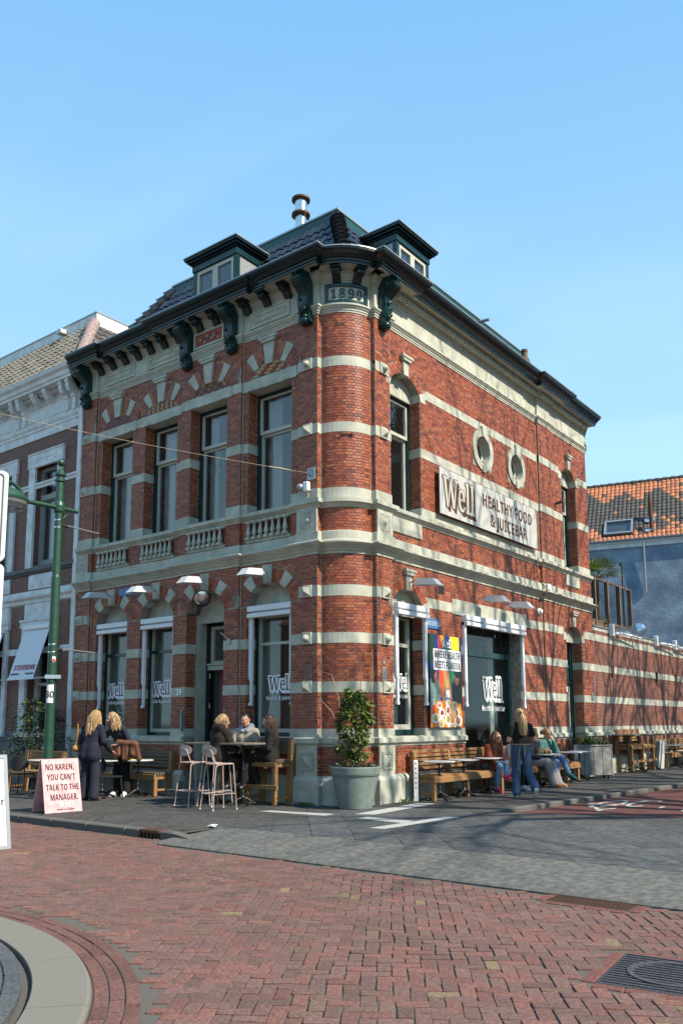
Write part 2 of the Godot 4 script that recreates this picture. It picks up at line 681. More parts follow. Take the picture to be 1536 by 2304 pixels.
# the wall line from u0 to u1 (u: x on the main front, the corner curve, then the distance along the side)
func plan(u0: float, u1: float) -> PackedVector2Array:
	var src := plan_points()
	var o := PackedVector2Array()
	for k in src.size() - 1:
		var a: Array = src[k]
		var b: Array = src[k + 1]
		if b[0] < u0 or a[0] > u1:
			continue
		var lo := maxf(a[0], u0)
		var hi := minf(b[0], u1)
		var d: float = b[0] - a[0]
		var p: Vector2 = a[1] if d < 1e-6 else a[1].lerp(b[1], (lo - a[0]) / d)
		var q: Vector2 = b[1] if d < 1e-6 else a[1].lerp(b[1], (hi - a[0]) / d)
		if o.is_empty() or o[-1].distance_to(p) > 0.002:
			o.append(p)
		if o[-1].distance_to(q) > 0.002:
			o.append(q)
	return o

func plan_rect(pts: Array) -> PackedVector2Array:
	return PackedVector2Array(pts)

const W_MAIN := [[-8.40, -7.13], [-6.63, -5.40], [-4.85, -3.60], [-2.98, -1.67]]

func openings_main() -> Array:
	var o := []
	for k in 4:
		var w: Array = W_MAIN[k]
		o.append({"x0": w[0], "x1": w[1], "y0": 6.22, "y1": 9.12, "up": true})
		o.append({"x0": w[0], "x1": w[1], "y0": -0.2 if k == 2 else 1.26, "y1": 4.08, "up": false})
		o.append({"cx": (w[0] + w[1]) / 2, "yc": 4.08, "A": (w[1] - w[0]) / 2, "B": 0.52, "y0": 4.08})
	return o

func openings_side() -> Array:
	var o := []
	for w in [[1.53, 2.78], [10.80, 11.93]]:
		o.append({"x0": w[0], "x1": w[1], "y0": 6.22, "y1": 9.0})
		o.append({"cx": (w[0] + w[1]) / 2, "yc": 9.0, "A": (w[1] - w[0]) / 2, "B": 0.46, "y0": 9.0})
	for w in [[1.53, 2.79, 1.26], [10.73, 11.90, -0.2]]:
		o.append({"x0": w[0], "x1": w[1], "y0": w[2], "y1": 4.0})
		o.append({"cx": (w[0] + w[1]) / 2, "yc": 4.0, "A": (w[1] - w[0]) / 2, "B": 0.48, "y0": 4.0})
	o.append({"x0": 4.55, "x1": 7.65, "y0": 0.5, "y1": 4.12})
	for c in [5.82, 7.76]:
		for up in [1, -1]:
			o.append({"cx": c, "yc": 8.62, "A": 0.42, "B": 0.42, "y0": 8.62} if up > 0 else {"x0": c - 0.40, "x1": c + 0.40, "y0": 8.34, "y1": 8.62})
	return o

func grown(cuts: Array, main: bool) -> Array:       # what the bricks keep clear of: openings, rings and stone heads
	var o := []
	for c in cuts:
		if c.has("A"):
			var e: Dictionary = c.duplicate()
			if c.A > 0.5:
				e.A = c.A + (0.31 if main else 0.24)
				e.B = c.B + (0.32 if main else 0.24)
				e.y0 = c.yc - 0.0
			else:
				e.A = 0.56
				e.B = 0.56
			o.append(e)
		elif c.y1 - c.y0 < 0.5 and not main:
			o.append({"x0": c.x0 - 0.12, "x1": c.x1 + 0.12, "y0": 8.1, "y1": 8.62})
		else:
			o.append(c)
			if main and c.get("up", false):
				o.append({"cx": (c.x0 + c.x1) / 2, "yc": 9.35, "A": 0.97, "B": 0.76, "y0": 9.35})
	return o

func reveal(b: MB, f: Transform3D, o: Dictionary, z: float, deep: float) -> void:
	b.xf = f
	b.quad(Vector3(o.x0, o.y0, z), Vector3(o.x0, o.y0, z - deep), Vector3(o.x0, o.y1, z - deep), Vector3(o.x0, o.y1, z))
	b.quad(Vector3(o.x1, o.y0, z - deep), Vector3(o.x1, o.y0, z), Vector3(o.x1, o.y1, z), Vector3(o.x1, o.y1, z - deep))
	b.xf = Transform3D.IDENTITY

func plane_at(faces: Array, x: float) -> float:
	for e in faces:
		if x >= e[0] and x <= e[1]:
			return e[2]
	return 0.0

func build_house(root: Node3D) -> void:
	var om := openings_main()
	var os := openings_side()
	var wall := MB.new()
	var gm := grown(om, true)
	var gs := grown(os, false)
	for side in 2:
		var f := FM if side == 0 else FS
		var cuts: Array = om if side == 0 else os
		for e in (MAIN if side == 0 else SIDE):
			backing(wall, f, e[0], e[1], e[2], -0.1, 11.3, cuts)
			lay(f, e[0], e[1], e[2], ZONES, gm if side == 0 else gs, bricks)
		# returns of the piers that face the camera
		for e in ([[-8.63, 0.07], [-3.16, 0.07], [-0.88, 0.12]] if side == 0 else [[0.88, 0.12], [9.15, 0.07], [10.0, 0.0]]):
			if e[1] > 0.0:
				var g := Transform3D(Basis(Vector3(0, 0, -1), Vector3(0, 1, 0), Vector3(1, 0, 0)), Vector3(e[0], 0, 0)) if side == 0 else Transform3D(Basis.IDENTITY, Vector3(-e[1], 0, -e[0]))
				backing(wall, g, 0, e[1], 0, -0.1, 11.3, [])
				lay(g, 0, e[1], 0, ZONES, [], bricks)
		# reveals, the one in view in brick
		for o in cuts:
			if o.has("A") or o.y1 - o.y0 < 0.5:
				continue
			var z := plane_at(MAIN if side == 0 else SIDE, (o.x0 + o.x1) / 2)
			reveal(wall, f, o, z, 0.33)
			var zn := []
			for q in ZONES:
				var lo := maxf(q[0], o.y0)
				var hi := minf(q[1], o.y1)
				if hi - lo > 0.1:
					zn.append([lo, hi])
			if o.x1 - o.x0 < 2.0:
				var g := f * (Transform3D(Basis(Vector3(0, 0, -1), Vector3(0, 1, 0), Vector3(1, 0, 0)), Vector3(o.x0, 0, z)) if side == 0 else Transform3D(Basis(Vector3(0, 0, 1), Vector3(0, 1, 0), Vector3(-1, 0, 0)), Vector3(o.x1, 0, z - 0.30)))
				lay(g, 0.0, 0.30, 0, zn, [], bricks)
				for bd in BANDS:      # the painted bands turn into the reveal
					var lo := maxf(bd[0], o.y0)
					var hi := minf(bd[1], o.y1)
					if hi - lo > 0.08:
						var b := MB.new()
						b.xf = g
						b.lohi(Vector3(-0.01, lo, -0.02), Vector3(0.30, hi, 0.013))
						part("stone_band", b, M.stone, root)
	# the rounded corner
	var arc := plan(-0.879, 0.879)
	wall.sweep(arc, [Vector2(0, -0.1), Vector2(0, 11.3)], false)
	for zn in ZONES:
		var rows := maxi(1, roundi((zn[1] - zn[0]) / COURSE))
		var h: float = (zn[1] - zn[0]) / rows
		for r in rows:
			var y: float = zn[0] + (r + 0.5) * h
			var odd := int(round(y / COURSE)) & 1
			var n := 6
			var st := (PI / 2) / (n if odd else 2 * n)
			var a := (0.0 if not odd else -st * 0.25)
			while a < PI / 2 - 0.01:
				var a0 := maxf(a, 0.0)
				var a1 := minf(a + st, PI / 2)
				a += st
				if a1 - a0 < 0.03:
					continue
				var am := PI / 2 - (a0 + a1) / 2
				var dir := Vector3(cos(am), 0, sin(am))
				var p := Vector3(ARC_C.x, y, ARC_C.y) + dir * (ARC_R - 0.004 + rng.randf_range(-0.001, 0.001))
				var bs := Basis(Vector3(sin(am), 0, -cos(am)), Vector3.UP, dir).scaled_local(Vector3((a1 - a0) * ARC_R - 0.010, h - 0.0125, 0.022))
				bricks.append([Transform3D(bs, p), brick_tone(), dir])
	# inner faces of the walls and the back of the house
	for side in 2:
		var f := FM if side == 0 else FS
		backing(wall, f, -9.21 if side == 0 else 0.9, -0.9 if side == 0 else 12.86, -0.41, -0.1, 11.3, om if side == 0 else os)
	wall.lohi(Vector3(-9.21, -0.1, -12.86), Vector3(-9.0, 11.3, -0.4))
	wall.lohi(Vector3(-9.0, -0.1, -12.86), Vector3(-0.42, 11.3, -12.7))
	var wn := part("wall", wall, M.mortar, root)
	var in_root := part("interior", interior(), M.plaster_in, root)
	interior_details(in_root)
	bands(root, gm, gs)
	mouldings(root)
	arches(root)
	pieces("brick", "brickwork", unit_box(), func(c): return variant(M.brick, c), M.brick, bricks, wn, 300)

func interior() -> MB:
	var b := MB.new()
	for y in [-0.06, 5.25, 11.2]:
		b.lohi(Vector3(-8.99, y - 0.1, -12.69), Vector3(-0.43, y, -0.43))
	b.lohi(Vector3(-8.99, 0, -5.2), Vector3(-3.2, 11.1, -5.1))
	b.lohi(Vector3(-4.2, 0, -12.6), Vector3(-4.1, 11.1, -5.2))
	b.lohi(Vector3(-4.95, 0, -5.1), Vector3(-4.88, 5.1, -0.9))
	return b

func interior_details(root: Node3D) -> void:
	var b := MB.new()
	b.lohi(Vector3(-8.6, 0.0, -4.6), Vector3(-5.6, 1.15, -4.0))
	b.lohi(Vector3(-3.9, 0.0, -8.0), Vector3(-3.2, 1.15, -2.6))
	for k in 5:
		b.lohi(Vector3(-8.8, 1.5 + k * 0.45, -5.09), Vector3(-5.4, 1.54 + k * 0.45, -4.8))
	part("counter", b, M.dark_in, root)
	for e in [[-7.9, -2.0], [-6.0, -2.2], [-2.2, -1.8], [-1.4, -3.2], [-1.3, -6.0]]:
		var l := MB.new()
		l.rod(Vector3(e[0], 3.2, e[1]), Vector3(e[0], 5.1, e[1]), 0.008, 5)
		l.lathe([Vector2(0.2, 2.95), Vector2(0.13, 3.12), Vector2(0.03, 3.2)], Vector3(e[0], 0, e[1]), 12)
		part("hanging_lamp", l, M.black_iron, root)

func bands(root: Node3D, gm: Array, gs: Array) -> void:
	for side in 2:
		var f := FM if side == 0 else FS
		for e in (MAIN if side == 0 else SIDE):
			for bd in BANDS:
				var lo: float = e[0]
				var hi: float = e[1]
				for sp in free_spans(lo, hi, (bd[0] + bd[1]) / 2, gm if side == 0 else gs):
					var b := MB.new()
					b.xf = f
					var x0: float = sp[0]
					var x1: float = sp[1]
					if (bd[0] == 4.15 and e[2] != 0.0) or (bd[0] == 4.15 and x1 - x0 < hi - lo - 0.1) or (side == 1 and bd[0] == 9.13):     # springs from the arch: the ends lean with the ring
						var q := PackedVector2Array([Vector2(x0, bd[0]), Vector2(x1, bd[0]), Vector2(x1, bd[1]), Vector2(x0, bd[1])])
						if x1 < hi - 0.01:
							q[1].x += 0.05
							q[2].x -= 0.09
						if x0 > lo + 0.01:
							q[0].x -= 0.05
							q[3].x += 0.09
						b.prism(q, e[2] - 0.05, e[2] + 0.016)
					else:
						var wrap := 0.013 if e[2] == 0.0 else 0.0
						b.lohi(Vector3(x0 - (wrap if x0 == lo else 0.0), bd[0], e[2] - (0.13 if wrap > 0.0 else 0.05)), Vector3(x1 + (wrap if x1 == hi else 0.0), bd[1], e[2] + 0.016))
					part("stone_band", b, M.stone, root)
	for bd in BANDS:
		var b := MB.new()
		b.sweep(plan(-0.879, 0.879), [Vector2(0, bd[0]), Vector2(0.014, bd[0]), Vector2(0.014, bd[1]), Vector2(0, bd[1])], false)
		part("stone_band", b, M.stone, root)

func mouldings(root: Node3D) -> void:
	var runs := [[-9.21, -4.85], [-3.60, 4.55], [7.65, 10.73], [11.90, 12.86]]
	for r in runs:
		var p := plan(r[0], r[1])
		var b := MB.new()
		b.sweep(p, [Vector2(0, -0.1), Vector2(0.10, -0.1), Vector2(0.10, 0.40), Vector2(0.05, 0.47), Vector2(0, 0.49)])
		part("plinth", b, M.stone, root)
		b = MB.new()
		b.sweep(p, [Vector2(0, 1.06), Vector2(0.025, 1.07), Vector2(0.025, 1.095), Vector2(0.05, 1.12), Vector2(0.085, 1.14), Vector2(0.085, 1.235), Vector2(0.03, 1.255), Vector2(0, 1.262)])
		part("plinth_cap", b, M.stone, root)
	var full := plan(-9.27, 12.86)
	var s := MB.new()
	s.sweep(full, [Vector2(0, 5.03), Vector2(0.03, 5.035), Vector2(0.03, 5.075), Vector2(0.045, 5.09), Vector2(0.075, 5.12), Vector2(0.085, 5.155), Vector2(0.12, 5.16), Vector2(0.12, 5.185), Vector2(0.16, 5.20), Vector2(0.19, 5.235), Vector2(0.215, 5.24), Vector2(0.215, 5.275), Vector2(0.075, 5.325), Vector2(0.06, 5.335), Vector2(0.06, 5.505), Vector2(0, 5.535)])
	part("string_course", s, M.stone, root)
	s = MB.new()
	s.sweep(full, [Vector2(0, 6.02), Vector2(0.03, 6.025), Vector2(0.035, 6.055), Vector2(0.075, 6.085), Vector2(0.085, 6.115), Vector2(0.125, 6.12), Vector2(0.125, 6.205), Vector2(0.03, 6.225), Vector2(0, 6.23)])
	part("sill_course", s, M.stone, root)
	s = MB.new()
	s.sweep(full, [Vector2(0, 10.33), Vector2(0.025, 10.335), Vector2(0.025, 10.375), Vector2(0.04, 10.38), Vector2(0.04, 10.42), Vector2(0.055, 10.425), Vector2(0.09, 10.475), Vector2(0.10, 10.48), Vector2(0.10, 10.515), Vector2(0.03, 10.53), Vector2(0.012, 10.535), Vector2(0.012, 11.06), Vector2(0.03, 11.07), Vector2(0.04, 11.11), Vector2(0.085, 11.16), Vector2(0.095, 11.20), Vector2(0.14, 11.205), Vector2(0.14, 11.27)])
	part("frieze", s, M.stone, root)
	# eaves: soffit, dark gutter and its bright lip, all following the breaks of the wall
	var ev := eaves_path()
	s = MB.new()
	s.sweep(ev, [Vector2(-0.3, 11.262), Vector2(0.385, 11.262)], false)
	part("soffit", s, M.stone, root)
	s = MB.new()
	s.sweep(ev, [Vector2(0.33, 11.27), Vector2(0.40, 11.245), Vector2(0.405, 11.30), Vector2(0.43, 11.305), Vector2(0.435, 11.345), Vector2(0.47, 11.352), Vector2(0.485, 11.38), Vector2(0.52, 11.41), Vector2(0.57, 11.435), Vector2(0.585, 11.47), Vector2(0.61, 11.475), Vector2(0.61, 11.52), Vector2(0.30, 11.52), Vector2(0.30, 11.42), Vector2(-0.4, 11.42)])
	part("gutter", s, M.greenblack, root)
	s = MB.new()
	s.sweep(ev, [Vector2(0.57, 11.521), Vector2(0.625, 11.515), Vector2(0.625, 11.54), Vector2(0.56, 11.545)])
	part("gutter_lip", s, M.zinc, root)
	# dentils under the side eaves
	var dn := MB.new()
	dn.xf = FS
	for r in [[1.75, 9.1, -0.07], [9.2, 9.95, 0.0], [10.05, 12.8, -0.03]]:
		var x: float = r[0]
		while x < r[1]:
			dn.box(Vector3(x, 11.15, r[2] + 0.14), Vector3(0.07, 0.10, 0.11))
			x += 0.115
	part("dentil", dn, M.stone, root).set_meta("kind", "stuff")

func eaves_path() -> PackedVector2Array:
	var o := PackedVector2Array([Vector2(-9.30, 0.02), Vector2(-8.55, 0.02), Vector2(-8.55, -0.07), Vector2(-5.45, -0.07), Vector2(-5.45, 0.02), Vector2(-3.02, 0.02), Vector2(-3.02, -0.07), Vector2(-1.78, -0.07), Vector2(-1.78, 0.02), Vector2(-0.98, 0.02), Vector2(-0.98, -0.09)])
	for k in 13:
		var a := PI / 2 - PI / 2 * k / 12
		o.append(ARC_C + Vector2(-0.02, -0.02) + Vector2(cos(a), sin(a)) * 0.80)
	o.append_array(PackedVector2Array([Vector2(-0.09, -0.98), Vector2(0.02, -0.98), Vector2(0.02, -1.72), Vector2(-0.10, -1.72), Vector2(-0.10, -9.05), Vector2(0.0, -9.05), Vector2(0.0, -10.15), Vector2(-0.08, -10.15), Vector2(-0.08, -13.0)]))
	return o

func arches(root: Node3D) -> void:
	var work := MB.new()
	for k in 4:
		var w: Array = W_MAIN[k]
		var cx: float = (w[0] + w[1]) / 2
		var a: float = (w[1] - w[0]) / 2
		var z := 0.0 if k == 2 else -0.07
		arch(FM, cx, 4.08, {"a": a, "b": 0.52, "A": a + 0.31, "B": 0.84, "stones": [[0.225, 0.325], [0.675, 0.775]], "bricks": [[0.02, 0.225], [0.325, 0.46], [0.54, 0.675], [0.775, 0.98]], "count": 34, "deep": 0.31, "key_top": 4.985, "key_w0": 0.10, "key_w1": 0.145, "cap": false}, z, root, work)
		# upper head: stone lintel, tile field in an ogee, fan of brick and stone
		arch(FM, cx, 9.35, {"a": 0.62, "b": 0.30, "A": 0.97, "B": 0.76, "stones": [[0.235, 0.32], [0.68, 0.765]], "bricks": [[0.0, 0.235], [0.32, 0.44], [0.56, 0.68], [0.765, 1.0]], "count": 36, "deep": 0.05, "key_top": 10.13, "key_w0": 0.10, "key_w1": 0.17, "cap": true}, z, root, work)
		var b := MB.new()
		b.lohi(Vector3(w[0] - 0.16, 9.10, z - 0.33), Vector3(w[1] + 0.16, 9.355, z + 0.035))
		for sx in [w[0] + 0.12, w[1] - 0.12]:
			b.prism(PackedVector2Array([Vector2(sx - 0.09, 9.10), Vector2(sx + 0.09, 9.10), Vector2(sx + 0.05, 9.16), Vector2(sx - 0.05, 9.16)]), z + 0.035, z + 0.06)
		part("lintel", b, M.stone, root)
		tile_field(root, cx, z, k)
	for e in [[2.155, 9.0, 0.625, 0.46, -0.07], [11.365, 9.0, 0.565, 0.46, -0.03], [2.16, 4.0, 0.63, 0.48, -0.07], [11.315, 4.0, 0.585, 0.48, -0.03]]:
		arch(FS, e[0], e[1], {"a": e[2], "b": e[3], "A": e[2] + 0.23, "B": e[3] + 0.24, "stones": [[0.0, 0.12], [0.88, 1.0]], "bricks": [[0.12, 0.45], [0.55, 0.88]], "count": 30, "deep": 0.31, "key_top": e[1] + e[3] + 0.30, "key_w0": 0.09, "key_w1": 0.12, "cap": true}, e[4], root, work)
	part("arch_brick", work, M.brick, root).set_meta("kind", "stuff")
	# flat stone head of the shop window
	var h := MB.new()
	h.xf = FS
	h.lohi(Vector3(4.06, 4.12, -0.35), Vector3(8.06, 4.49, -0.04))
	part("lintel", h, M.stone, root)
	# round windows
	for c in [5.82, 7.76]:
		var r := MB.new()
		r.xf = FS
		for k in 4:
			var p := PackedVector2Array()
			for i in 9:
				var t: float = PI / 4 + k * PI / 2 + (PI / 2 - 0.02) * i / 8
				p.append(Vector2(c, 8.62) + Vector2(cos(t), sin(t)) * 0.555)
			for i in 9:
				var t: float = PI / 4 + k * PI / 2 + (PI / 2 - 0.02) * (8 - i) / 8
				p.append(Vector2(c, 8.62) + Vector2(cos(t), sin(t)) * 0.37)
			r.prism(p, -0.38, -0.03)
		r.prism(PackedVector2Array([Vector2(c - 0.07, 8.98), Vector2(c + 0.07, 8.98), Vector2(c + 0.10, 9.26), Vector2(c - 0.10, 9.26)]), -0.1, 0.0)
		r.prism(PackedVector2Array([Vector2(c - 0.07, 8.02), Vector2(c + 0.07, 8.02), Vector2(c + 0.07, 8.2), Vector2(c - 0.07, 8.2)]), -0.1, -0.01)
		var ring := part("round_window", r, M.stone, root)
		var fr := MB.new()
		var q := PackedVector3Array()
		for i in 25:
			q.append(FS * Vector3(c + cos(TAU * i / 24) * 0.345, 8.62 + sin(TAU * i / 24) * 0.345, -0.27))
		fr.tube(q, PackedFloat32Array([0.035]), 6, false)
		part("frame", fr, M.sash, ring)
		var g := MB.new()
		g.xf = FS
		for zz in [-0.28, -0.30]:
			for i in 24:
				g.tri(Vector3(c, 8.62, zz), Vector3(c + cos(TAU * i / 24) * 0.35, 8.62 + sin(TAU * i / 24) * 0.35, zz), Vector3(c + cos(TAU * (i + 1) / 24) * 0.35, 8.62 + sin(TAU * (i + 1) / 24) * 0.35, zz))
		part("pane", g, M.glass, ring)

# glazed tiles in the field above an upper window, a pattern of its own for each
func tile_field(root: Node3D, cx: float, z: float, k: int) -> void:
	var back := MB.new()
	back.lohi(Vector3(cx - 0.60, 9.35, z - 0.03), Vector3(cx + 0.60, 9.62, z + 0.001))
	var host := part("tile_field", back, M.mortar, root)
	var ochre := Color(0.42, 0.25, 0.10)
	var red := Color(0.25, 0.05, 0.03)
	var blue := Color(0.10, 0.10, 0.13)
	var inside := func(p: Vector2) -> bool: return pow((p.x - cx) / 0.60, 2) + pow((p.y - 9.35) / 0.29, 2) < 1.0 and p.y > 9.36
	for j in range(-2, 9):
		for i in range(-12, 13):
			var p := Vector2(cx + i * 0.085 + (0.0425 if j & 1 else 0.0), 9.35 + j * 0.05)
			if k == 3:
				p = Vector2(cx + i * 0.17 + (0.085 if (j & 1) else 0.0), 9.36 + j * 0.065)
			if not inside.call(p):
				continue
			var b := MB.new()
			b.xf = Transform3D(Basis(Vector3(0, 0, 1), 0.0), Vector3(p.x, p.y, z + 0.0))
			var c := red
			if k == 0:
				c = red if j & 1 else blue
				b.prism(PackedVector2Array([Vector2(-0.04, 0), Vector2(0, -0.046), Vector2(0.04, 0), Vector2(0, 0.046)]), 0, 0.012)
			elif k == 1:
				c = [ochre, red, ochre, blue][(i + j * 2 + 40) % 4]
				b.prism(PackedVector2Array([Vector2(-0.04, 0), Vector2(0, -0.046), Vector2(0.04, 0), Vector2(0, 0.046)]), 0, 0.012)
			elif k == 2:
				c = [ochre, red, blue][(i + j + 40) % 3]
				b.prism(PackedVector2Array([Vector2(-0.06, -0.03), Vector2(-0.02, -0.05), Vector2(0.06, 0.03), Vector2(0.02, 0.05)]), 0, 0.012)
			else:
				c = ochre if (i + (j >> 1)) & 1 else red
				b.box(Vector3(0, 0, 0.005), Vector3(0.16, 0.056, 0.014))
			part("tile", b, variant(M.tile, c), host)
# ------------------------------------------------------------------ windows, doors and trim of the corner building
func ring_box(b: MB, x0: float, x1: float, y0: float, y1: float, w: float, z0: float, z1: float, wb := -1.0) -> void:
	var bb := w if wb < 0 else wb
	b.lohi(Vector3(x0, y0, z0), Vector3(x0 + w, y1, z1))
	b.lohi(Vector3(x1 - w, y0, z0), Vector3(x1, y1, z1))
	b.lohi(Vector3(x0 + w, y1 - w, z0), Vector3(x1 - w, y1, z1))
	b.lohi(Vector3(x0 + w, y0, z0), Vector3(x1 - w, y0 + bb, z1))

func pane(f: Transform3D, x0: float, x1: float, y0: float, y1: float, z: float, host: Node3D, sheets := 3) -> void:
	var g := MB.new()
	g.xf = f
	for k in sheets:
		g.quad(Vector3(x0, y0, z - k * 0.016), Vector3(x1, y0, z - k * 0.016), Vector3(x1, y1, z - k * 0.016), Vector3(x0, y1, z - k * 0.016))
	part("pane", g, M.glass, host)

func sash_window(f: Transform3D, x0: float, x1: float, y0: float, y1: float, z: float, mid: float, root: Node3D, curtain: int) -> void:
	var b := MB.new()
	b.xf = f
	ring_box(b, x0 - 0.02, x1 + 0.02, y0, y1, 0.10, z - 0.16, z, 0.04)
	var host := part("window", b, M.green, root)
	var s := MB.new()
	s.xf = f
	ring_box(s, x0 + 0.08, x1 - 0.08, mid, y1 - 0.08, 0.055, z - 0.07, z - 0.012, 0.075)
	part("sash", s, M.sash, host)
	s = MB.new()
	s.xf = f
	ring_box(s, x0 + 0.08, x1 - 0.08, y0 + 0.04, mid, 0.055, z - 0.13, z - 0.075, 0.07)
	part("sash", s, M.sash, host)
	s = MB.new()
	s.xf = f
	s.prism(PackedVector2Array([Vector2(x0, y0), Vector2(x1, y0), Vector2(x1, y0 + 0.045), Vector2(x0, y0 + 0.045)]), z - 0.05, z + 0.16)
	part("sill", s, M.sash, host)
	pane(f, x0 + 0.12, x1 - 0.12, mid + 0.05, y1 - 0.12, z - 0.035, host)
	pane(f, x0 + 0.12, x1 - 0.12, y0 + 0.09, mid - 0.03, z - 0.10, host)
	if curtain:
		var c := MB.new()
		c.xf = f
		var w := (x1 - x0) * (0.32 if curtain == 1 else 0.22)
		for e in ([x0 + 0.1, x1 - 0.1 - w] if curtain == 1 else [x0 + 0.1]):
			var n := 14
			for i in n:
				var a: float = e + w * i / n
				var d: float = e + w * (i + 1) / n
				c.quad(Vector3(a, y0, z - 0.3 + 0.03 * (i & 1)), Vector3(d, y0, z - 0.3 + 0.03 * ((i + 1) & 1)), Vector3(d, y1, z - 0.3 + 0.03 * ((i + 1) & 1)), Vector3(a, y1, z - 0.3 + 0.03 * (i & 1)))
		part("curtain", c, M.curtain, host)

# the shop's lettering stuck on a pane: `w` wide over all
func sticker(f: Transform3D, x: float, y: float, z: float, w: float, size: float, host: Node3D) -> void:
	var k := Transform3D(f.basis, f * Vector3(x, y, z))
	var i := 0
	for e in [[1, 1], [-1, 1], [1, -1], [-1, -1], [1.9, -2.4], [0.5, -2.0], [0, 1.3], [1.2, -1.7]]:
		words("lettering", "Well", size, k, Vector2(e[0], e[1]) * size * 0.06, 0.004 + i * 0.0006, M.print_white, host, -w, "Droid Serif", 0.001)
		i += 1
	words("lettering", "Well", size * 0.94, k, Vector2.ZERO, 0.011, M.print_dark, host, -w * 0.94, "Droid Serif Regular", 0.002)
	words("lettering", "Health & JuiceBar", size * 0.26, k, Vector2(0.02, -size * 0.70), 0.006, M.print_white, host, -w * 1.2)

func shutter(f: Transform3D, x0: float, x1: float, top: float, z: float, root: Node3D, label := "") -> void:
	var b := MB.new()
	b.xf = f
	b.bev(Vector3((x0 + x1) / 2, top - 0.065, z - 0.04), Vector3(x1 - x0, 0.13, 0.17), 0.012)
	b.lohi(Vector3(x0 + 0.01, top - 0.17, z - 0.10), Vector3(x1 - 0.01, top - 0.13, z - 0.06))
	var host := part("roller_screen", b, M.shutter, root)
	b = MB.new()
	b.xf = f
	b.bev(Vector3((x0 + x1) / 2, top - 0.215, z - 0.0), Vector3(x1 - x0 - 0.02, 0.10, 0.11), 0.012)
	part("drop_bar", b, M.shutter, host)
	for sx in [x0, x1 - 0.10]:
		b = MB.new()
		b.xf = f
		b.lohi(Vector3(sx, 2.55, z - 0.10), Vector3(sx + 0.10, top - 0.26, z - 0.03))
		b.lohi(Vector3(sx + 0.03, 2.55, z - 0.03), Vector3(sx + 0.05, top - 0.26, z - 0.018))
		b.prism(PackedVector2Array([Vector2(sx, 2.55), Vector2(sx + 0.045, 2.47), Vector2(sx + 0.10, 2.47), Vector2(sx + 0.10, 2.55)]), z - 0.10, z - 0.03)
		b.lohi(Vector3(sx + 0.045, 1.98, z - 0.09), Vector3(sx + 0.10, 2.47, z - 0.035))
		b.lohi(Vector3(sx + 0.02, 1.93, z - 0.09), Vector3(sx + 0.10, 1.99, z - 0.02))
		part("guide_rail", b, M.shutter, host)

func arch_panel(f: Transform3D, cx: float, y0: float, a: float, b: float, yc: float, z: float, root: Node3D) -> void:
	var p := PackedVector2Array([Vector2(cx - a, y0)])
	p.append(Vector2(cx + a, y0))
	for i in 17:
		p.append(Vector2(cx + a * cos(PI * i / 16), yc + b * sin(PI * i / 16)))
	var m := MB.new()
	m.xf = f
	m.prism(p, z - 0.06, z)
	part("arch_panel", m, M.stone, root)

func fit_out(root: Node3D) -> void:
	for k in 4:
		var w: Array = W_MAIN[k]
		var pl := 0.0 if k == 2 else -0.07
		sash_window(FM, w[0], w[1], 6.22, 9.11, pl - 0.30, 8.14, root, 2 if k == 2 else 1)
		if k != 2:
			shop_window(root, FM, w[0], w[1], pl, k)
		arch_panel(FM, (w[0] + w[1]) / 2, 3.9, (w[1] - w[0]) / 2, 0.525, 4.08, pl - 0.27 if k != 2 else pl - 0.42, root)
	front_door(root)
	for e in [[1.53, 2.78, -0.07], [10.80, 11.93, -0.03]]:
		sash_window(FS, e[0], e[1], 6.22, 9.02, e[2] - 0.30, 8.10, root, 0)
		arch_panel(FS, (e[0] + e[1]) / 2, 8.98, (e[1] - e[0]) / 2, 0.465, 9.0, e[2] - 0.22, root)
	for e in [[1.53, 2.79, -0.07], [10.73, 11.90, -0.03]]:
		arch_panel(FS, (e[0] + e[1]) / 2, 4.0 if e[0] > 5 else 3.9, (e[1] - e[0]) / 2, 0.485, 4.0, e[2] - 0.22, root)
	side_shop(root)
	side_door(root)
	trim(root)
	consoles(root)
	plate_1890(root)

func shop_window(root: Node3D, f: Transform3D, x0: float, x1: float, pl: float, k: int) -> void:
	var z := pl - 0.30
	var b := MB.new()
	b.xf = f
	ring_box(b, x0 - 0.02, x1 + 0.02, 1.26, 4.0, 0.09, z - 0.14, z, 0.09)
	if k < 2:
		b.lohi(Vector3(x0 + 0.06, 3.28, z - 0.10), Vector3(x1 - 0.06, 3.35, z - 0.02))
	var host := part("shop_window", b, M.green, root)
	b = MB.new()
	b.xf = f
	ring_box(b, x0 + 0.07, x1 - 0.07, 1.35, 3.93, 0.05 if k < 2 else 0.07, z - 0.11, z - 0.045, 0.08)
	if k == 3:
		b.lohi(Vector3(x0 + 0.1, 3.26, z - 0.10), Vector3(x1 - 0.1, 3.32, z - 0.03))
	part("sash", b, M.sash, host)
	pane(f, x0 + 0.1, x1 - 0.1, 1.40, 3.90, z - 0.07, host, 2)
	b = MB.new()      # pale inner jamb on the left
	b.xf = f
	b.lohi(Vector3(x0 + 0.02, 1.3, z - 0.75), Vector3(x0 + 0.06, 4.0, z - 0.14))
	part("inner_jamb", b, M.plaster_in, host)
	sticker(f, [-8.0, -6.21, 0.0, -2.27][k], 2.40, z - 0.065, 0.72, 0.44, host)
	shutter(f, x0 + 0.005, x1 - 0.003, 4.12, pl - 0.045, root)

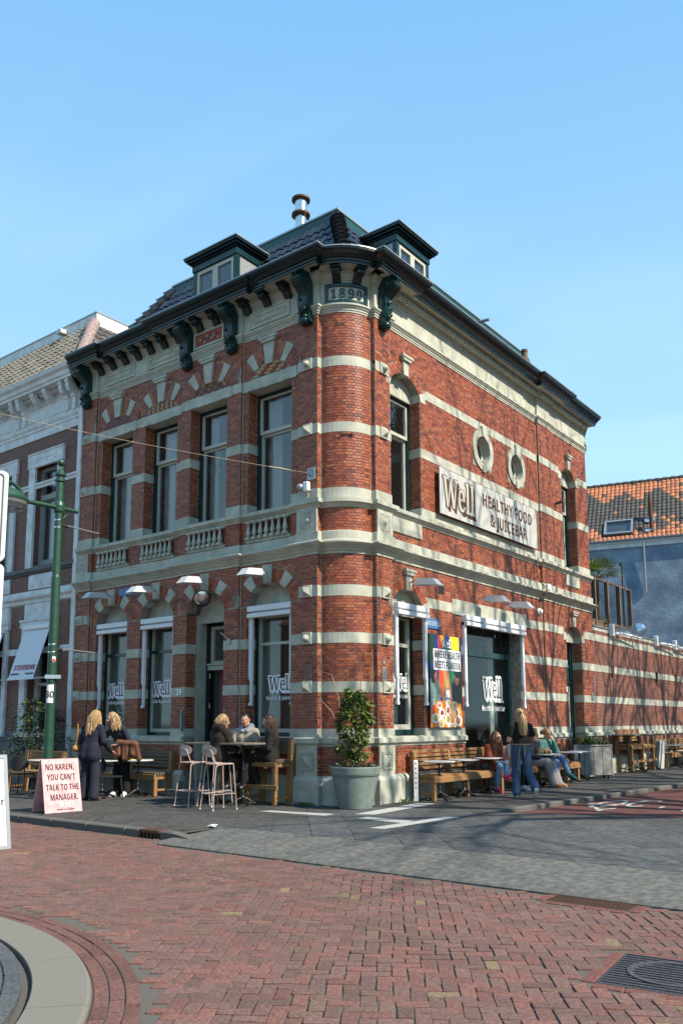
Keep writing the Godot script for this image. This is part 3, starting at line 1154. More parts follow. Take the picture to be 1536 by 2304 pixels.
func front_door(root: Node3D) -> void:
	var x0 := -4.85
	var x1 := -3.60
	var b := MB.new()      # smooth painted jambs behind the brick reveal
	b.lohi(Vector3(x0 - 0.02, -0.1, -0.62), Vector3(x0 + 0.03, 4.1, -0.33))
	b.lohi(Vector3(x1 - 0.03, -0.1, -0.62), Vector3(x1 + 0.02, 4.1, -0.33))
	var host := part("doorway", b, M.stone, root)
	b = MB.new()
	ring_box(b, x0 + 0.02, x1 - 0.02, -0.05, 3.98, 0.13, -0.78, -0.62, 0.02)
	part("frame", b, M.greenblack, host)
	b = MB.new()
	ring_box(b, x0 + 0.15, x1 - 0.15, 2.95, 3.84, 0.07, -0.74, -0.66)
	b.lohi(Vector3(x0 + 0.13, 2.80, -0.78), Vector3(x1 - 0.13, 2.90, -0.58))
	b.lohi(Vector3(x0 + 0.13, 2.91, -0.78), Vector3(x1 - 0.13, 2.95, -0.55))
	part("fanlight", b, M.sash, host)
	pane(FM, x0 + 0.2, x1 - 0.2, 3.02, 3.78, -0.70, host)
	# pink passage with a painted cactus, seen through the open door
	var pink := mat(Color(0.27, 0.055, 0.095), 0.7)
	b = MB.new()
	b.lohi(Vector3(x0 + 0.42, 0.75, -1.6), Vector3(x1 + 0.4, 3.7, -1.55))
	part("passage_wall", b, pink, host)
	b = MB.new()
	b.lohi(Vector3(x0 + 0.16, 0.75, -1.5), Vector3(x0 + 0.42, 2.82, -0.95))
	part("open_door", b, mat(Color(0.36, 0.10, 0.15), 0.6), host)
	b = MB.new()
	b.lohi(Vector3(x0 + 0.15, 0.12, -1.62), Vector3(x1 + 0.4, 0.75, -1.54))
	b.lohi(Vector3(x0 + 0.155, 0.12, -1.5), Vector3(x0 + 0.425, 0.75, -0.945))
	part("skirting", b, mat(Color(0.06, 0.09, 0.11), 0.8), host)
	b = MB.new()
	var p := PackedVector2Array()
	for i in 40:
		var t := TAU * i / 40
		p.append(Vector2(-4.02 + 0.16 * cos(t) * (1.0 + 0.25 * sin(t * 3.0)), 1.85 + 0.62 * sin(t) + 0.05 * cos(t * 5.0)))
	b.prism(p, -1.55, -1.545)
	part("mural", b, mat(Color(0.05, 0.16, 0.085), 0.8), host)
	b = MB.new()
	for i in 12:
		b.ball(Vector3(-4.02 + rng.randf_range(-0.1, 0.1), 1.4 + rng.randf() * 0.9, -1.543), Vector3(0.018, 0.024, 0.006), 6, 4)
	part("mural", b, M.print_dark, host)
	b = MB.new()
	b.lohi(Vector3(-4.98, PAVE - 0.1, -0.35), Vector3(-3.45, 0.08, 0.42))
	b.lohi(Vector3(-4.85, 0.08, -0.7), Vector3(-3.6, 0.24, 0.14))
	part("doorstep", b, M.bluestone, host)
	b = MB.new()
	for y in [1.0, 1.9, 2.6]:
		b.rod(Vector3(x0 + 0.16, y, -0.63), Vector3(x0 + 0.16, y + 0.12, -0.63), 0.012, 6)
	part("hinge", b, M.steel, host)
	# numerals, letter box and small ironwork on the piers
	words("house_number", "39", 0.20, FM, Vector2(-5.02, 2.27), 0.03, M.alu, root, 0.9, "Droid Sans", 0.02)
	b = MB.new()
	b.bev(Vector3(-4.87, 1.62, 0.0), Vector3(0.03, 0.5, 0.2), 0.008)
	b.xf = Transform3D.IDENTITY
	part("letter_box", b, M.zinc, root)
	b = MB.new()
	b.rod(Vector3(-3.42, 3.40, 0.02), Vector3(-3.55, 3.56, 0.16), 0.02, 6)
	b.box(Vector3(-3.40, 3.36, 0.03), Vector3(0.09, 0.12, 0.05))
	part("wall_hook", b, M.zinc, root)

func side_shop(root: Node3D) -> void:
	# narrow window by the corner
	var z := -0.37
	var b := MB.new()
	b.xf = FS
	ring_box(b, 1.51, 2.81, 1.26, 4.0, 0.12, z - 0.14, z, 0.14)
	var host := part("shop_window", b, M.green, root)
	b = MB.new()
	b.xf = FS
	ring_box(b, 1.60, 2.69, 1.40, 3.93, 0.085, z - 0.10, z - 0.02, 0.11)
	b.lohi(Vector3(1.66, 3.22, z - 0.10), Vector3(2.63, 3.30, z - 0.01))
	part("sash", b, M.sash, host)
	pane(FS, 1.62, 2.66, 1.45, 3.90, z - 0.06, host, 1)
	sticker(FS, 2.42, 2.44, z - 0.05, 0.68, 0.44, host)
	shutter(FS, 1.54, 2.80, 4.12, 0.05, root)
	# wide shop front
	b = MB.new()
	b.xf = FS
	ring_box(b, 4.55, 7.65, 0.5, 4.1, 0.11, z - 0.14, z, 0.1)
	b.lohi(Vector3(4.66, 3.22, z - 0.12), Vector3(7.54, 3.36, z + 0.02))
	host = part("shop_window", b, M.green, root)
	pane(FS, 4.64, 7.56, 0.6, 3.24, z - 0.06, host, 1)
	pane(FS, 4.64, 7.56, 3.33, 4.0, z - 0.06, host, 1)
	b = MB.new()
	b.xf = FS
	b.lohi(Vector3(7.30, 0.6, z - 0.5), Vector3(7.54, 3.9, z - 0.46))
	part("inner_jamb", b, M.plaster_in, host)
	sticker(FS, 6.68, 2.42, z - 0.05, 1.04, 0.72, host)
	shutter(FS, 4.49, 7.74, 4.14, 0.05, root)
	# a pull-down blind box shade is part of each screen; below: menu cards inside the corner window
	b = MB.new()
	b.xf = FS
	for y in [1.6, 2.8]:
		b.lohi(Vector3(1.9, y, z - 0.3), Vector3(2.3, y + 0.35, z - 0.29))
	part("menu_card", b, M.dark_in, host)

func side_door(root: Node3D) -> void:
	var z := -0.38
	var b := MB.new()
	b.xf = FS
	ring_box(b, 10.73, 11.90, -0.08, 4.02, 0.12, z - 0.14, z, 0.03)
	b.lohi(Vector3(10.85, 2.72, z - 0.12), Vector3(11.78, 2.80, z + 0.02))
	var host := part("side_doorway", b, M.green, root)
	b = MB.new()
	b.xf = FS
	b.lohi(Vector3(10.86, 2.80, z - 0.09), Vector3(11.77, 3.22, z - 0.05))
	b.lohi(Vector3(10.86, 3.22, z - 0.10), Vector3(11.77, 3.30, z - 0.02))
	part("transom_panel", b, M.green_pane, host)
	pane(FS, 10.86, 11.77, 3.30, 3.9, z - 0.06, host)
	b = MB.new()
	b.xf = FS
	b.lohi(Vector3(10.86, 0.0, z - 0.10), Vector3(11.77, 2.70, z - 0.05))
	var leaf := part("door", b, M.sash, host)
	for y in [[1.35, 2.55], [0.15, 1.0]]:
		b = MB.new()
		b.xf = FS
		ring_box(b, 10.98, 11.65, y[0], y[1], 0.05, z - 0.05, z - 0.028)
		b.lohi(Vector3(11.08, y[0] + 0.1, z - 0.05), Vector3(11.55, y[1] - 0.1, z - 0.035))
		part("door_panel", b, M.sash, leaf)
	b = MB.new()
	b.xf = FS
	b.bev(Vector3(11.3, 1.17, z - 0.04), Vector3(0.36, 0.10, 0.03), 0.008)
	b.rod(Vector3(11.70, 1.1, z + 0.02), Vector3(11.70, 1.35, z + 0.02), 0.014, 6)
	part("letter_slot", b, M.zinc, leaf)

func trim(root: Node3D) -> void:
	# balustrades under the four upper windows
	for k in 4:
		var w: Array = W_MAIN[k]
		var pl := 0.0 if k == 2 else -0.07
		var b := MB.new()
		b.lohi(Vector3(w[0] + 0.02, 5.53, pl - 0.02), Vector3(w[1] - 0.02, 5.60, pl + 0.05))
		b.lohi(Vector3(w[0] + 0.02, 5.99, pl - 0.02), Vector3(w[1] - 0.02, 6.03, pl + 0.05))
		b.lohi(Vector3(w[0], 5.53, pl + 0.0), Vector3(w[1], 6.03, pl + 0.012))
		var host := part("balustrade", b, M.stone, root)
		host.material_override = M.stone
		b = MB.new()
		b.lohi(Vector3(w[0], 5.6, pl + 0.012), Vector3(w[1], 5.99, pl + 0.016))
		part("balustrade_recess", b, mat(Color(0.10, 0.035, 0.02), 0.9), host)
		for i in 7:
			var c := MB.new()
			var x: float = lerpf(w[0] + 0.11, w[1] - 0.11, i / 6.0)
			c.box(Vector3(x, 5.625, pl + 0.075), Vector3(0.105, 0.06, 0.105))
			c.box(Vector3(x, 5.985, pl + 0.075), Vector3(0.105, 0.04, 0.105))
			c.lathe([Vector2(0.030, 5.655), Vector2(0.044, 5.665), Vector2(0.034, 5.685), Vector2(0.052, 5.71), Vector2(0.058, 5.74), Vector2(0.050, 5.775), Vector2(0.036, 5.83), Vector2(0.027, 5.90), Vector2(0.025, 5.925), Vector2(0.042, 5.935), Vector2(0.028, 5.945), Vector2(0.045, 5.965)], Vector3(x, 0, pl + 0.075), 10)
			part("baluster", c, M.stone, host)
	# square blocks on the bands of the outer piers: pyramids and bosses
	for e in [[FM, -9.0], [FM, -1.14], [FS, 1.16]]:
		var f: Transform3D = e[0]
		var x: float = e[1]
		for q in [[2.275, 0], [3.28, 1], [4.265, 0], [7.77, 0], [9.24, 1]]:
			var b := MB.new()
			b.xf = f
			b.bev(Vector3(x, q[0], 0.025), Vector3(0.25, 0.25, 0.05), 0.006)
			if q[1] == 1:
				b.bev(Vector3(x, q[0], 0.055), Vector3(0.17, 0.17, 0.02), 0.005)
				b.xf = f * Transform3D(Basis(Vector3(1, 0, 0), PI / 2), Vector3(x, q[0], 0.065))
				b.lathe([Vector2(0.075, 0.0), Vector2(0.075, 0.02), Vector2(0.055, 0.055), Vector2(0.028, 0.08), Vector2(0.0, 0.09)], Vector3.ZERO, 14)
			else:
				var z := 0.05
				for s in [[0.10, 0.012], [0.088, 0.0]]:
					pass
				var r := 0.10
				var tip := Vector3(x, q[0], z + 0.10)
				var c := [Vector3(x - r, q[0] - r, z), Vector3(x + r, q[0] - r, z), Vector3(x + r, q[0] + r, z), Vector3(x - r, q[0] + r, z)]
				for i in 4:
					b.tri(c[i], c[(i + 1) % 4], tip)
			part("corner_block", b, M.stone, root)
		# pedestal of the balustrade with its rosette, and the pedestal of the plinth
		var b := MB.new()
		b.xf = f
		var lo := x - (0.29 if f == FM else 0.28)
		var hi := x + (0.262 if f == FM else 0.29)
		b.lohi(Vector3(lo, 5.5, -0.06), Vector3(hi, 6.04, 0.035))
		for s in [[-1, 1], [1, 1], [-1, -1], [1, -1]]:      # sunk corners drawn by raised ribs
			var cx: float = x + s[0] * 0.10
			var cy: float = 5.78 + s[1] * 0.11
			b.box(Vector3(cx + s[0] * 0.055, cy, 0.04), Vector3(0.014, 0.13, 0.014))
			b.box(Vector3(cx, cy + s[1] * 0.06, 0.04), Vector3(0.10, 0.014, 0.014))
			b.box(Vector3(cx - s[0] * 0.055, cy + s[1] * 0.02, 0.04), Vector3(0.014, 0.085, 0.014))
		b.xf = f * Transform3D(Basis(Vector3(1, 0, 0), PI / 2), Vector3(x, 5.78, 0.035))
		b.lathe([Vector2(0.085, 0.0), Vector2(0.085, 0.012), Vector2(0.055, 0.015), Vector2(0.045, 0.04), Vector2(0.0, 0.06)], Vector3.ZERO, 14)
		part("pedestal", b, M.stone, root)
		b = MB.new()
		b.xf = f
		b.lohi(Vector3(lo, 0.4, -0.06), Vector3(hi, 1.1, 0.03))
		for s in [[0.20, 0.012], [0.165, 0.024]]:
			ring_box(b, x - s[0], x + s[0], 0.77 - s[0], 0.77 + s[0], 0.02, 0.03, 0.03 + s[1])
		var tip := Vector3(x, 0.77, 0.10)
		var c := [Vector3(x - 0.13, 0.64, 0.03), Vector3(x + 0.13, 0.64, 0.03), Vector3(x + 0.13, 0.90, 0.03), Vector3(x - 0.13, 0.90, 0.03)]
		for i in 4:
			b.tri(c[i], c[(i + 1) % 4], tip)
		part("pedestal", b, M.stone, root)
	# panels under the side windows
	for x in [[1.56, 2.74, -0.07], [10.85, 11.88, -0.03]]:
		var b := MB.new()
		b.xf = FS
		b.bev(Vector3((x[0] + x[1]) / 2, 5.86, x[2] + 0.01), Vector3(x[1] - x[0], 0.34, 0.06), 0.008)
		part("stone_panel", b, M.stone, root)
	# panels in the frieze
	for x in [[-8.32, -7.12, -0.07], [-6.60, -5.37, -0.07], [-2.95, -1.72, -0.07]]:
		var b := MB.new()
		var z: float = x[2] + 0.012
		ring_box(b, x[0], x[1], 10.60, 10.98, 0.03, z, z + 0.03)
		b.lohi(Vector3(x[0] + 0.03, 10.63, z), Vector3(x[1] - 0.03, 10.95, z + 0.012))
		for y in [10.72, 10.86]:
			b.lohi(Vector3(x[0] + 0.16, y - 0.008, z + 0.012), Vector3(x[1] - 0.16, y + 0.008, z + 0.028))
		for cx in [x[0] + 0.16, x[1] - 0.16]:
			var q := PackedVector3Array()
			for i in 13:
				var t: float = PI / 2 + (PI if cx < (x[0] + x[1]) / 2 else -PI) * i / 12
				q.append(Vector3(cx + 0.075 * cos(t), 10.79 + 0.07 * sin(t), z + 0.02))
			b.tube(q, PackedFloat32Array([0.010]), 5)
			b.ball(Vector3(cx, 10.79, z + 0.015), Vector3(0.035, 0.035, 0.02), 8, 6)
		part("frieze_panel", b, M.stone, root)
	var b := MB.new()
	ring_box(b, -4.76, -3.72, 10.58, 10.99, 0.05, 0.012, 0.05)
	var host := part("frieze_panel", b, M.stone, root)
	b = MB.new()
	b.lohi(Vector3(-4.71, 10.63, 0.012), Vector3(-3.77, 10.94, 0.02))
	part("tile_field", b, variant(M.tile, Color(0.30, 0.07, 0.04)), host)
	var n := 9
	for i in n:
		for j in 2:
			var x: float = lerpf(-4.58, -3.90, (i + 0.5) / n)
			var y := 10.74 + j * 0.085 + (0.0425 if i & 1 else 0.0) - 0.02
			var t := MB.new()
			t.prism(PackedVector2Array([Vector2(x - 0.045, y), Vector2(x, y - 0.05), Vector2(x + 0.045, y), Vector2(x, y + 0.05)]), 0.02, 0.03)
			part("tile", t, variant(M.tile, [Color(0.08, 0.08, 0.11), Color(0.40, 0.27, 0.13), Color(0.24, 0.05, 0.03)][(i * 2 + j) % 3]), host)
	# small wall ironwork on the corner
	b = MB.new()
	b.xf = Transform3D(Basis(Vector3.UP, PI / 4), Vector3(-0.34, 0, -0.34))
	b.box(Vector3(0, 7.60, 0.02), Vector3(0.24, 0.03, 0.02))
	b.box(Vector3(-0.10, 7.60, 0.03), Vector3(0.05, 0.05, 0.04))
	b.box(Vector3(0.10, 7.60, 0.03), Vector3(0.05, 0.05, 0.04))
	part("wall_bracket", b, M.rust, root)
	b = MB.new()
	for y in [4.76, 4.98]:
		b.rod(Vector3(-0.42, y - 0.04, -0.28), Vector3(-0.34, y + 0.02, -0.16), 0.008, 5)
	part("wall_pin", b, M.black_iron, root)
	# pale movement joints beside the piers
	b = MB.new()
	for q in [[1.43, 5.03], [6.45, 10.33]]:
		b.lohi(Vector3(-8.625, q[0], -0.062), Vector3(-8.605, q[1], -0.055))
		b.lohi(Vector3(-3.155, q[0], -0.062), Vector3(-3.135, q[1], -0.055))
		b.lohi(Vector3(-0.885, q[0], -0.118), Vector3(-0.862, q[1], -0.108))
		b.lohi(Vector3(-0.118, q[0], -0.885), Vector3(-0.108, q[1], -0.862))
		b.lohi(Vector3(-0.062, q[0], -1.475), Vector3(-0.052, q[1], -1.452))
		b.lohi(Vector3(-0.062, q[0], -9.145), Vector3(-0.055, q[1], -9.125))
	part("movement_joint", b, M.sash, root)
	# air vent
	b = MB.new()
	b.xf = FS
	b.lohi(Vector3(3.46, 4.54, -0.075), Vector3(3.72, 4.76, -0.060))
	part("air_vent", b, M.black, root)

func console_profile(h: float, d: float) -> PackedVector2Array:     # in (out, y): a scroll at the top that runs down in an S
	var p := PackedVector2Array([Vector2(0, 0)])
	var n := 36
	for i in n + 1:
		var t := float(i) / n
		var y := -h * t
		var out := d * (0.30 + 0.70 * exp(-pow((t - 0.16) / 0.17, 2.0)))
		if t > 0.30:
			out = maxf(out, d * (0.34 + 0.14 * sin((t - 0.30) * 7.0)))
		if t > 0.80:
			out = d * (0.24 + 0.13 * sin((t - 0.80) / 0.2 * PI))
		if t < 0.03:
			out = d * 0.98
		p.append(Vector2(out, y))
	p.append(Vector2(0, -h))
	return p

func consoles(root: Node3D) -> void:
	var big := func(f: Transform3D, x: float) -> void:
		var b := MB.new()
		# the profile lies in (out, y): turn so that its first axis points out of the wall
		var g := f * Transform3D(Basis(Vector3(0, 0, 1), Vector3(0, 1, 0), Vector3(-1, 0, 0)), Vector3(x, 11.255, 0.0))
		b.xf = g
		b.prism(console_profile(1.12, 0.46), -0.105, 0.105)
		b.prism(console_profile(1.09, 0.44), -0.145, -0.105)
		b.prism(console_profile(1.09, 0.44), 0.105, 0.145)
		for s in [-1, 1]:
			b.xf = g * Transform3D(Basis(Vector3(1, 0, 0), s * PI / 2), Vector3(0.25, -0.19, s * 0.145))
			b.lathe([Vector2(0.12, -0.01), Vector2(0.12, 0.02), Vector2(0.09, 0.022), Vector2(0.085, 0.01), Vector2(0.04, 0.012), Vector2(0.03, 0.04), Vector2(0, 0.045)], Vector3.ZERO, 14)
			for i in 6:
				b.ball(Vector3(0.065 * cos(TAU * i / 6), 0.015, 0.065 * sin(TAU * i / 6)), Vector3(0.02, 0.015, 0.02), 6, 4)
		b.xf = g
		for i in 9:      # beads down the front and leaf lumps below
			b.ball(Vector3(0.455 * (1.0 - 0.028 * i) - 0.006 * i * i * 0.35, -0.06 - 0.035 * i, 0.0), Vector3(0.022, 0.02, 0.03), 6, 4)
		for i in 7:
			b.ball(Vector3(0.19 + 0.04 * sin(i * 1.7), -0.50 - 0.078 * i, 0.05 * (1 if i & 1 else -1)), Vector3(0.05, 0.05, 0.05), 7, 5)
		b.ball(Vector3(0.14, -1.05, 0), Vector3(0.08, 0.09, 0.10), 10, 8)
		part("console", b, M.green, root)
	for x in [-9.0, -4.95, -3.42, -1.14]:
		big.call(FM, x)
	big.call(FS, 1.16)
	var small := func(f: Transform3D, x: float, z: float) -> void:
		var b := MB.new()
		b.xf = f * Transform3D(Basis(Vector3(0, 0, 1), Vector3(0, 1, 0), Vector3(-1, 0, 0)), Vector3(x, 11.255, z))
		b.prism(PackedVector2Array([Vector2(0, 0), Vector2(0.34, 0), Vector2(0.34, -0.06), Vector2(0.31, -0.07), Vector2(0.31, -0.12), Vector2(0.25, -0.155), Vector2(0.17, -0.15), Vector2(0.13, -0.20), Vector2(0.08, -0.27), Vector2(0, -0.28)]), -0.09, 0.09)
		b.box(Vector3(0.18, -0.02, 0), Vector3(0.38, 0.05, 0.23))
		for i in 3:
			b.ball(Vector3(0.30, -0.12, -0.06 + i * 0.06), Vector3(0.03, 0.025, 0.028), 7, 5)
		part("bracket", b, M.greenblack, root)
	for i in 7:
		small.call(FM, lerpf(-8.48, -5.36, i / 6.0), -0.07)
	for x in [-4.50, -3.94]:
		small.call(FM, x, 0.0)
	for x in [-2.98, -2.36, -1.74]:
		small.call(FM, x, -0.07)
	for a in [0.27, -0.27]:
		var an: float = PI / 4 + a
		var d := Vector3(cos(an), 0, sin(an))
		small.call(Transform3D(Basis(Vector3(d.z, 0, -d.x), Vector3.UP, d), Vector3(ARC_C.x, 0, ARC_C.y) + d * ARC_R), 0.0, 0.0)

func plate_1890(root: Node3D) -> void:
	var arc := func(a: float, r: float, y: float) -> Vector3: return Vector3(ARC_C.x + cos(a) * r, y, ARC_C.y + sin(a) * r)
	var b := MB.new()
	var a0 := PI / 4 + 0.62
	var a1 := PI / 4 - 0.62
	for e in [[10.54, 10.61, a0, a1], [10.92, 10.99, a0, a1], [10.61, 10.92, a0, a0 - 0.09], [10.61, 10.92, a1 + 0.09, a1]]:
		var n := 14 if e[0] != 10.61 else 2
		for i in n:
			var u: float = lerpf(e[2], e[3], float(i) / n)
			var w: float = lerpf(e[2], e[3], float(i + 1) / n)
			var r0 := ARC_R + 0.01
			var r1 := ARC_R + 0.055
			b.quad(arc.call(u, r1, e[0]), arc.call(w, r1, e[0]), arc.call(w, r1, e[1]), arc.call(u, r1, e[1]))
			b.quad(arc.call(u, r0, e[0]), arc.call(w, r0, e[0]), arc.call(w, r1, e[0]), arc.call(u, r1, e[0]))
			b.quad(arc.call(u, r1, e[1]), arc.call(w, r1, e[1]), arc.call(w, r0, e[1]), arc.call(u, r0, e[1]))
			if i == 0:
				b.quad(arc.call(u, r0, e[0]), arc.call(u, r1, e[0]), arc.call(u, r1, e[1]), arc.call(u, r0, e[1]))
			if i == n - 1:
				b.quad(arc.call(w, r1, e[0]), arc.call(w, r0, e[0]), arc.call(w, r0, e[1]), arc.call(w, r1, e[1]))
	var host := part("date_plate", b, M.green, root)
	for i in 4:
		var a := PI / 4 + 0.375 - 0.25 * i
		var d := Vector3(cos(a), 0, sin(a))
		var f := Transform3D(Basis(Vector3(d.z, 0, -d.x), Vector3.UP, d), Vector3(ARC_C.x, 0, ARC_C.y) + d * (ARC_R + 0.012))
		words("numeral", "1890"[i], 0.29, f, Vector2(0, 10.765), 0.012, M.green, host, 0.95, "Droid Serif", 0.02)
# ------------------------------------------------------------------ roof of the corner building
func pantile() -> ArrayMesh:       # 1 x 1: a curved tile, x across, y up the slope, z out
	var b := MB.new()
	var n := 6
	var pr := []
	for i in n + 1:
		var t := float(i) / n
		pr.append(Vector2(t - 0.5, 0.26 * sin(t * PI) - 0.03))
	for i in n:
		var a: Vector2 = pr[i]
		var c: Vector2 = pr[i + 1]
		b.quad(Vector3(a.x, -0.5, a.y + 0.14), Vector3(c.x, -0.5, c.y + 0.14), Vector3(c.x, 0.55, c.y), Vector3(a.x, 0.55, a.y))
		b.quad(Vector3(a.x, -0.5, a.y + 0.02), Vector3(c.x, -0.5, c.y + 0.02), Vector3(c.x, -0.5, c.y + 0.14), Vector3(a.x, -0.5, a.y + 0.14))
	return b.mesh()

# tiles on a slope: frame f (x along, y up the slope, z out), trimmed by the hips at both ends
func tile_slope(f: Transform3D, wide: float, up: float, l0: float, l1: float, sx: float, sy: float, tone: Callable, cuts: Array) -> Array:
	var o := []
	var j := 0
	var y := sy * 0.5
	while y < up:
		var x0 := l0 * y / up
		var x1 := wide - l1 * y / up
		var x := floorf(x0 / sx) * sx + sx * 0.5
		while x < x1:
			var ok := x > x0
			for c in cuts:
				if x > c[0] and x < c[1] and y > c[2] and y < c[3]:
					ok = false
			if ok:
				var t := f * Transform3D(Basis.IDENTITY.scaled(Vector3(sx, sy, sx * 0.75)), Vector3(x, y, rng.randf_range(0.0, 0.008)))
				o.append([t, tone.call(x, y), f.basis.z])
			x += sx
		y += sy
		j += 1
	return o

func slope_frame(a: Vector3, along: Vector3, up: Vector3) -> Transform3D:
	var x := along.normalized()
	var y := up.normalized()
	return Transform3D(Basis(x, y, x.cross(y)), a)

func build_roof(root: Node3D) -> void:
	var b := MB.new()
	var e0 := Vector3(-9.15, 11.5, -0.30)
	var e1 := Vector3(-0.35, 11.5, -0.35)
	var e2 := Vector3(-0.35, 11.5, -12.9)
	var t0 := Vector3(-7.35, 13.62, -1.5)
	var t1 := Vector3(-1.55, 13.62, -1.55)
	var t2 := Vector3(-1.55, 13.62, -11.5)
	var t3 := Vector3(-7.35, 13.62, -11.5)
	var e3 := Vector3(-9.15, 11.5, -12.9)
	b.quad(e0, e1, t1, t0)
	b.quad(e1, e2, t2, t1)
	b.quad(e2, e3, t3, t2)
	b.quad(e3, e0, t0, t3)
	b.quad(t0, t1, t2, t3)
	var roof := part("roof", b, mat(Color(0.03, 0.03, 0.035), 0.7), root)
	var tone := func(_x, _y) -> Color: return Color(0.020, 0.021, 0.026) * rng.randf_range(0.7, 1.5)
	var list := []
	var f := slope_frame(e0 + Vector3(0, 0.02, 0.02), e1 - e0, (t0 + t1) / 2 - (e0 + e1) / 2)
	var upl := ((t0 + t1) / 2 - (e0 + e1) / 2).length()
	list.append_array(tile_slope(f, 8.8, upl - 0.25, 1.8 * (upl - 0.25) / upl, 1.2, 0.235, 0.33, tone, [[3.85, 5.75, -1, 1.75], [6.0, 7.1, 0.25, 1.25]]))
	var g := slope_frame(e1 + Vector3(0.02, 0.02, 0), e2 - e1, t1 - e1 - Vector3(0, 0, t1.z - e1.z))
	list.append_array(tile_slope(g, 12.5, upl - 0.25, 1.2, 1.4, 0.235, 0.33, tone, [[1.6, 3.5, -1, 1.75]]))
	pieces("tile", "tiles", pantile(), func(c): return variant(M.tile_black, c), M.tile_black, list, roof, 290)
	# hip tiles
	var caps := MB.new()
	for hp in [[e1, t1], [e0, t0]]:
		var n := 11
		for i in n:
			var p: Vector3 = hp[0].lerp(hp[1], float(i) / n) + Vector3(0, 0.03, 0)
			var q: Vector3 = hp[0].lerp(hp[1], (i + 1.15) / n) + Vector3(0, 0.0, 0)
			caps = MB.new()
			caps.tube(PackedVector3Array([p, p.lerp(q, 0.12), q]), PackedFloat32Array([0.20, 0.185, 0.14]), 10)
			part("hip_tile", caps, M.tile_black if false else variant(M.tile_black, Color(0.024, 0.025, 0.030)), roof)
	# lead flashing, green fascia and its zinc edge round the flat top
	var top := PackedVector2Array([Vector2(-7.35, -11.5), Vector2(-7.35, -1.55), Vector2(-1.55, -1.55), Vector2(-1.55, -11.5)])
	var s := MB.new()
	s.sweep(top, [Vector2(0.17, 13.33), Vector2(0.02, 13.60)], false)
	part("flashing", s, M.zinc, roof)
	s = MB.new()
	s.sweep(top, [Vector2(0, 13.56), Vector2(0.05, 13.56), Vector2(0.05, 13.80), Vector2(0.0, 13.80)])
	part("fascia", s, M.green_pane, roof)
	s = MB.new()
	s.sweep(top, [Vector2(-0.1, 13.802), Vector2(0.075, 13.80), Vector2(0.075, 13.845), Vector2(-0.1, 13.85)])
	part("roof_edge", s, M.zinc, roof)
	s = MB.new()
	s.rod(Vector3(-1.5, 13.72, -8.55), Vector3(-1.15, 13.70, -8.55), 0.05, 8)
	part("outlet", s, M.zinc, roof)
	# skylight
	s = MB.new()
	s.xf = f
	ring_box(s, 6.05, 7.05, 0.30, 1.20, 0.07, 0.02, 0.14)
	var sky := part("skylight", s, M.zinc, roof)
	pane(f, 6.1, 7.0, 0.35, 1.15, 0.09, sky)
	dormer(root, FM, -5.15, -3.62)
	dormer(root, FS, 2.18, 3.60)
	# stainless flue on the flat roof
	var fl := MB.new()
	fl.lathe([Vector2(0.155, 13.62), Vector2(0.155, 15.45)], Vector3(-3.93, 0, -3.0), 20)
	fl.lathe([Vector2(0.17, 15.45), Vector2(0.17, 15.80), Vector2(0.12, 15.82)], Vector3(-3.93, 0, -3.0), 20)
	var flue := single("flue_pipe", fl, M.steel, "stainless steel flue with two dark collars on the flat roof", "chimney")
	for y in [15.38, 15.83]:
		var c := MB.new()
		c.lathe([Vector2(0.16, y - 0.06), Vector2(0.255, y - 0.02), Vector2(0.255, y + 0.03), Vector2(0.14, y + 0.09), Vector2(0.0, y + 0.09)], Vector3(-3.93, 0, -3.0), 20)
		for i in (4 if y < 15.5 else 0):
			var a := TAU * i / 4 + 0.4
			c.bar(Vector3(-3.93 + cos(a) * 0.25, y, -3.0 + sin(a) * 0.25), Vector3(-3.93 + cos(a) * 0.27, y - 0.16, -3.0 + sin(a) * 0.27), 0.02, 0.012)
		part("collar", c, M.rust, flue)
	var v := MB.new()
	v.lathe([Vector2(0.09, 12.3), Vector2(0.09, 12.75), Vector2(0.16, 12.80), Vector2(0.16, 12.95), Vector2(0.10, 13.10), Vector2(0.085, 13.22), Vector2(0.10, 13.24), Vector2(0.10, 13.32), Vector2(0, 13.34)], Vector3(-0.9, 0, -10.4), 14)
	single("roof_vent", v, M.rust, "small dark roof vent with a bulging middle above the far side gutter", "roof vent")

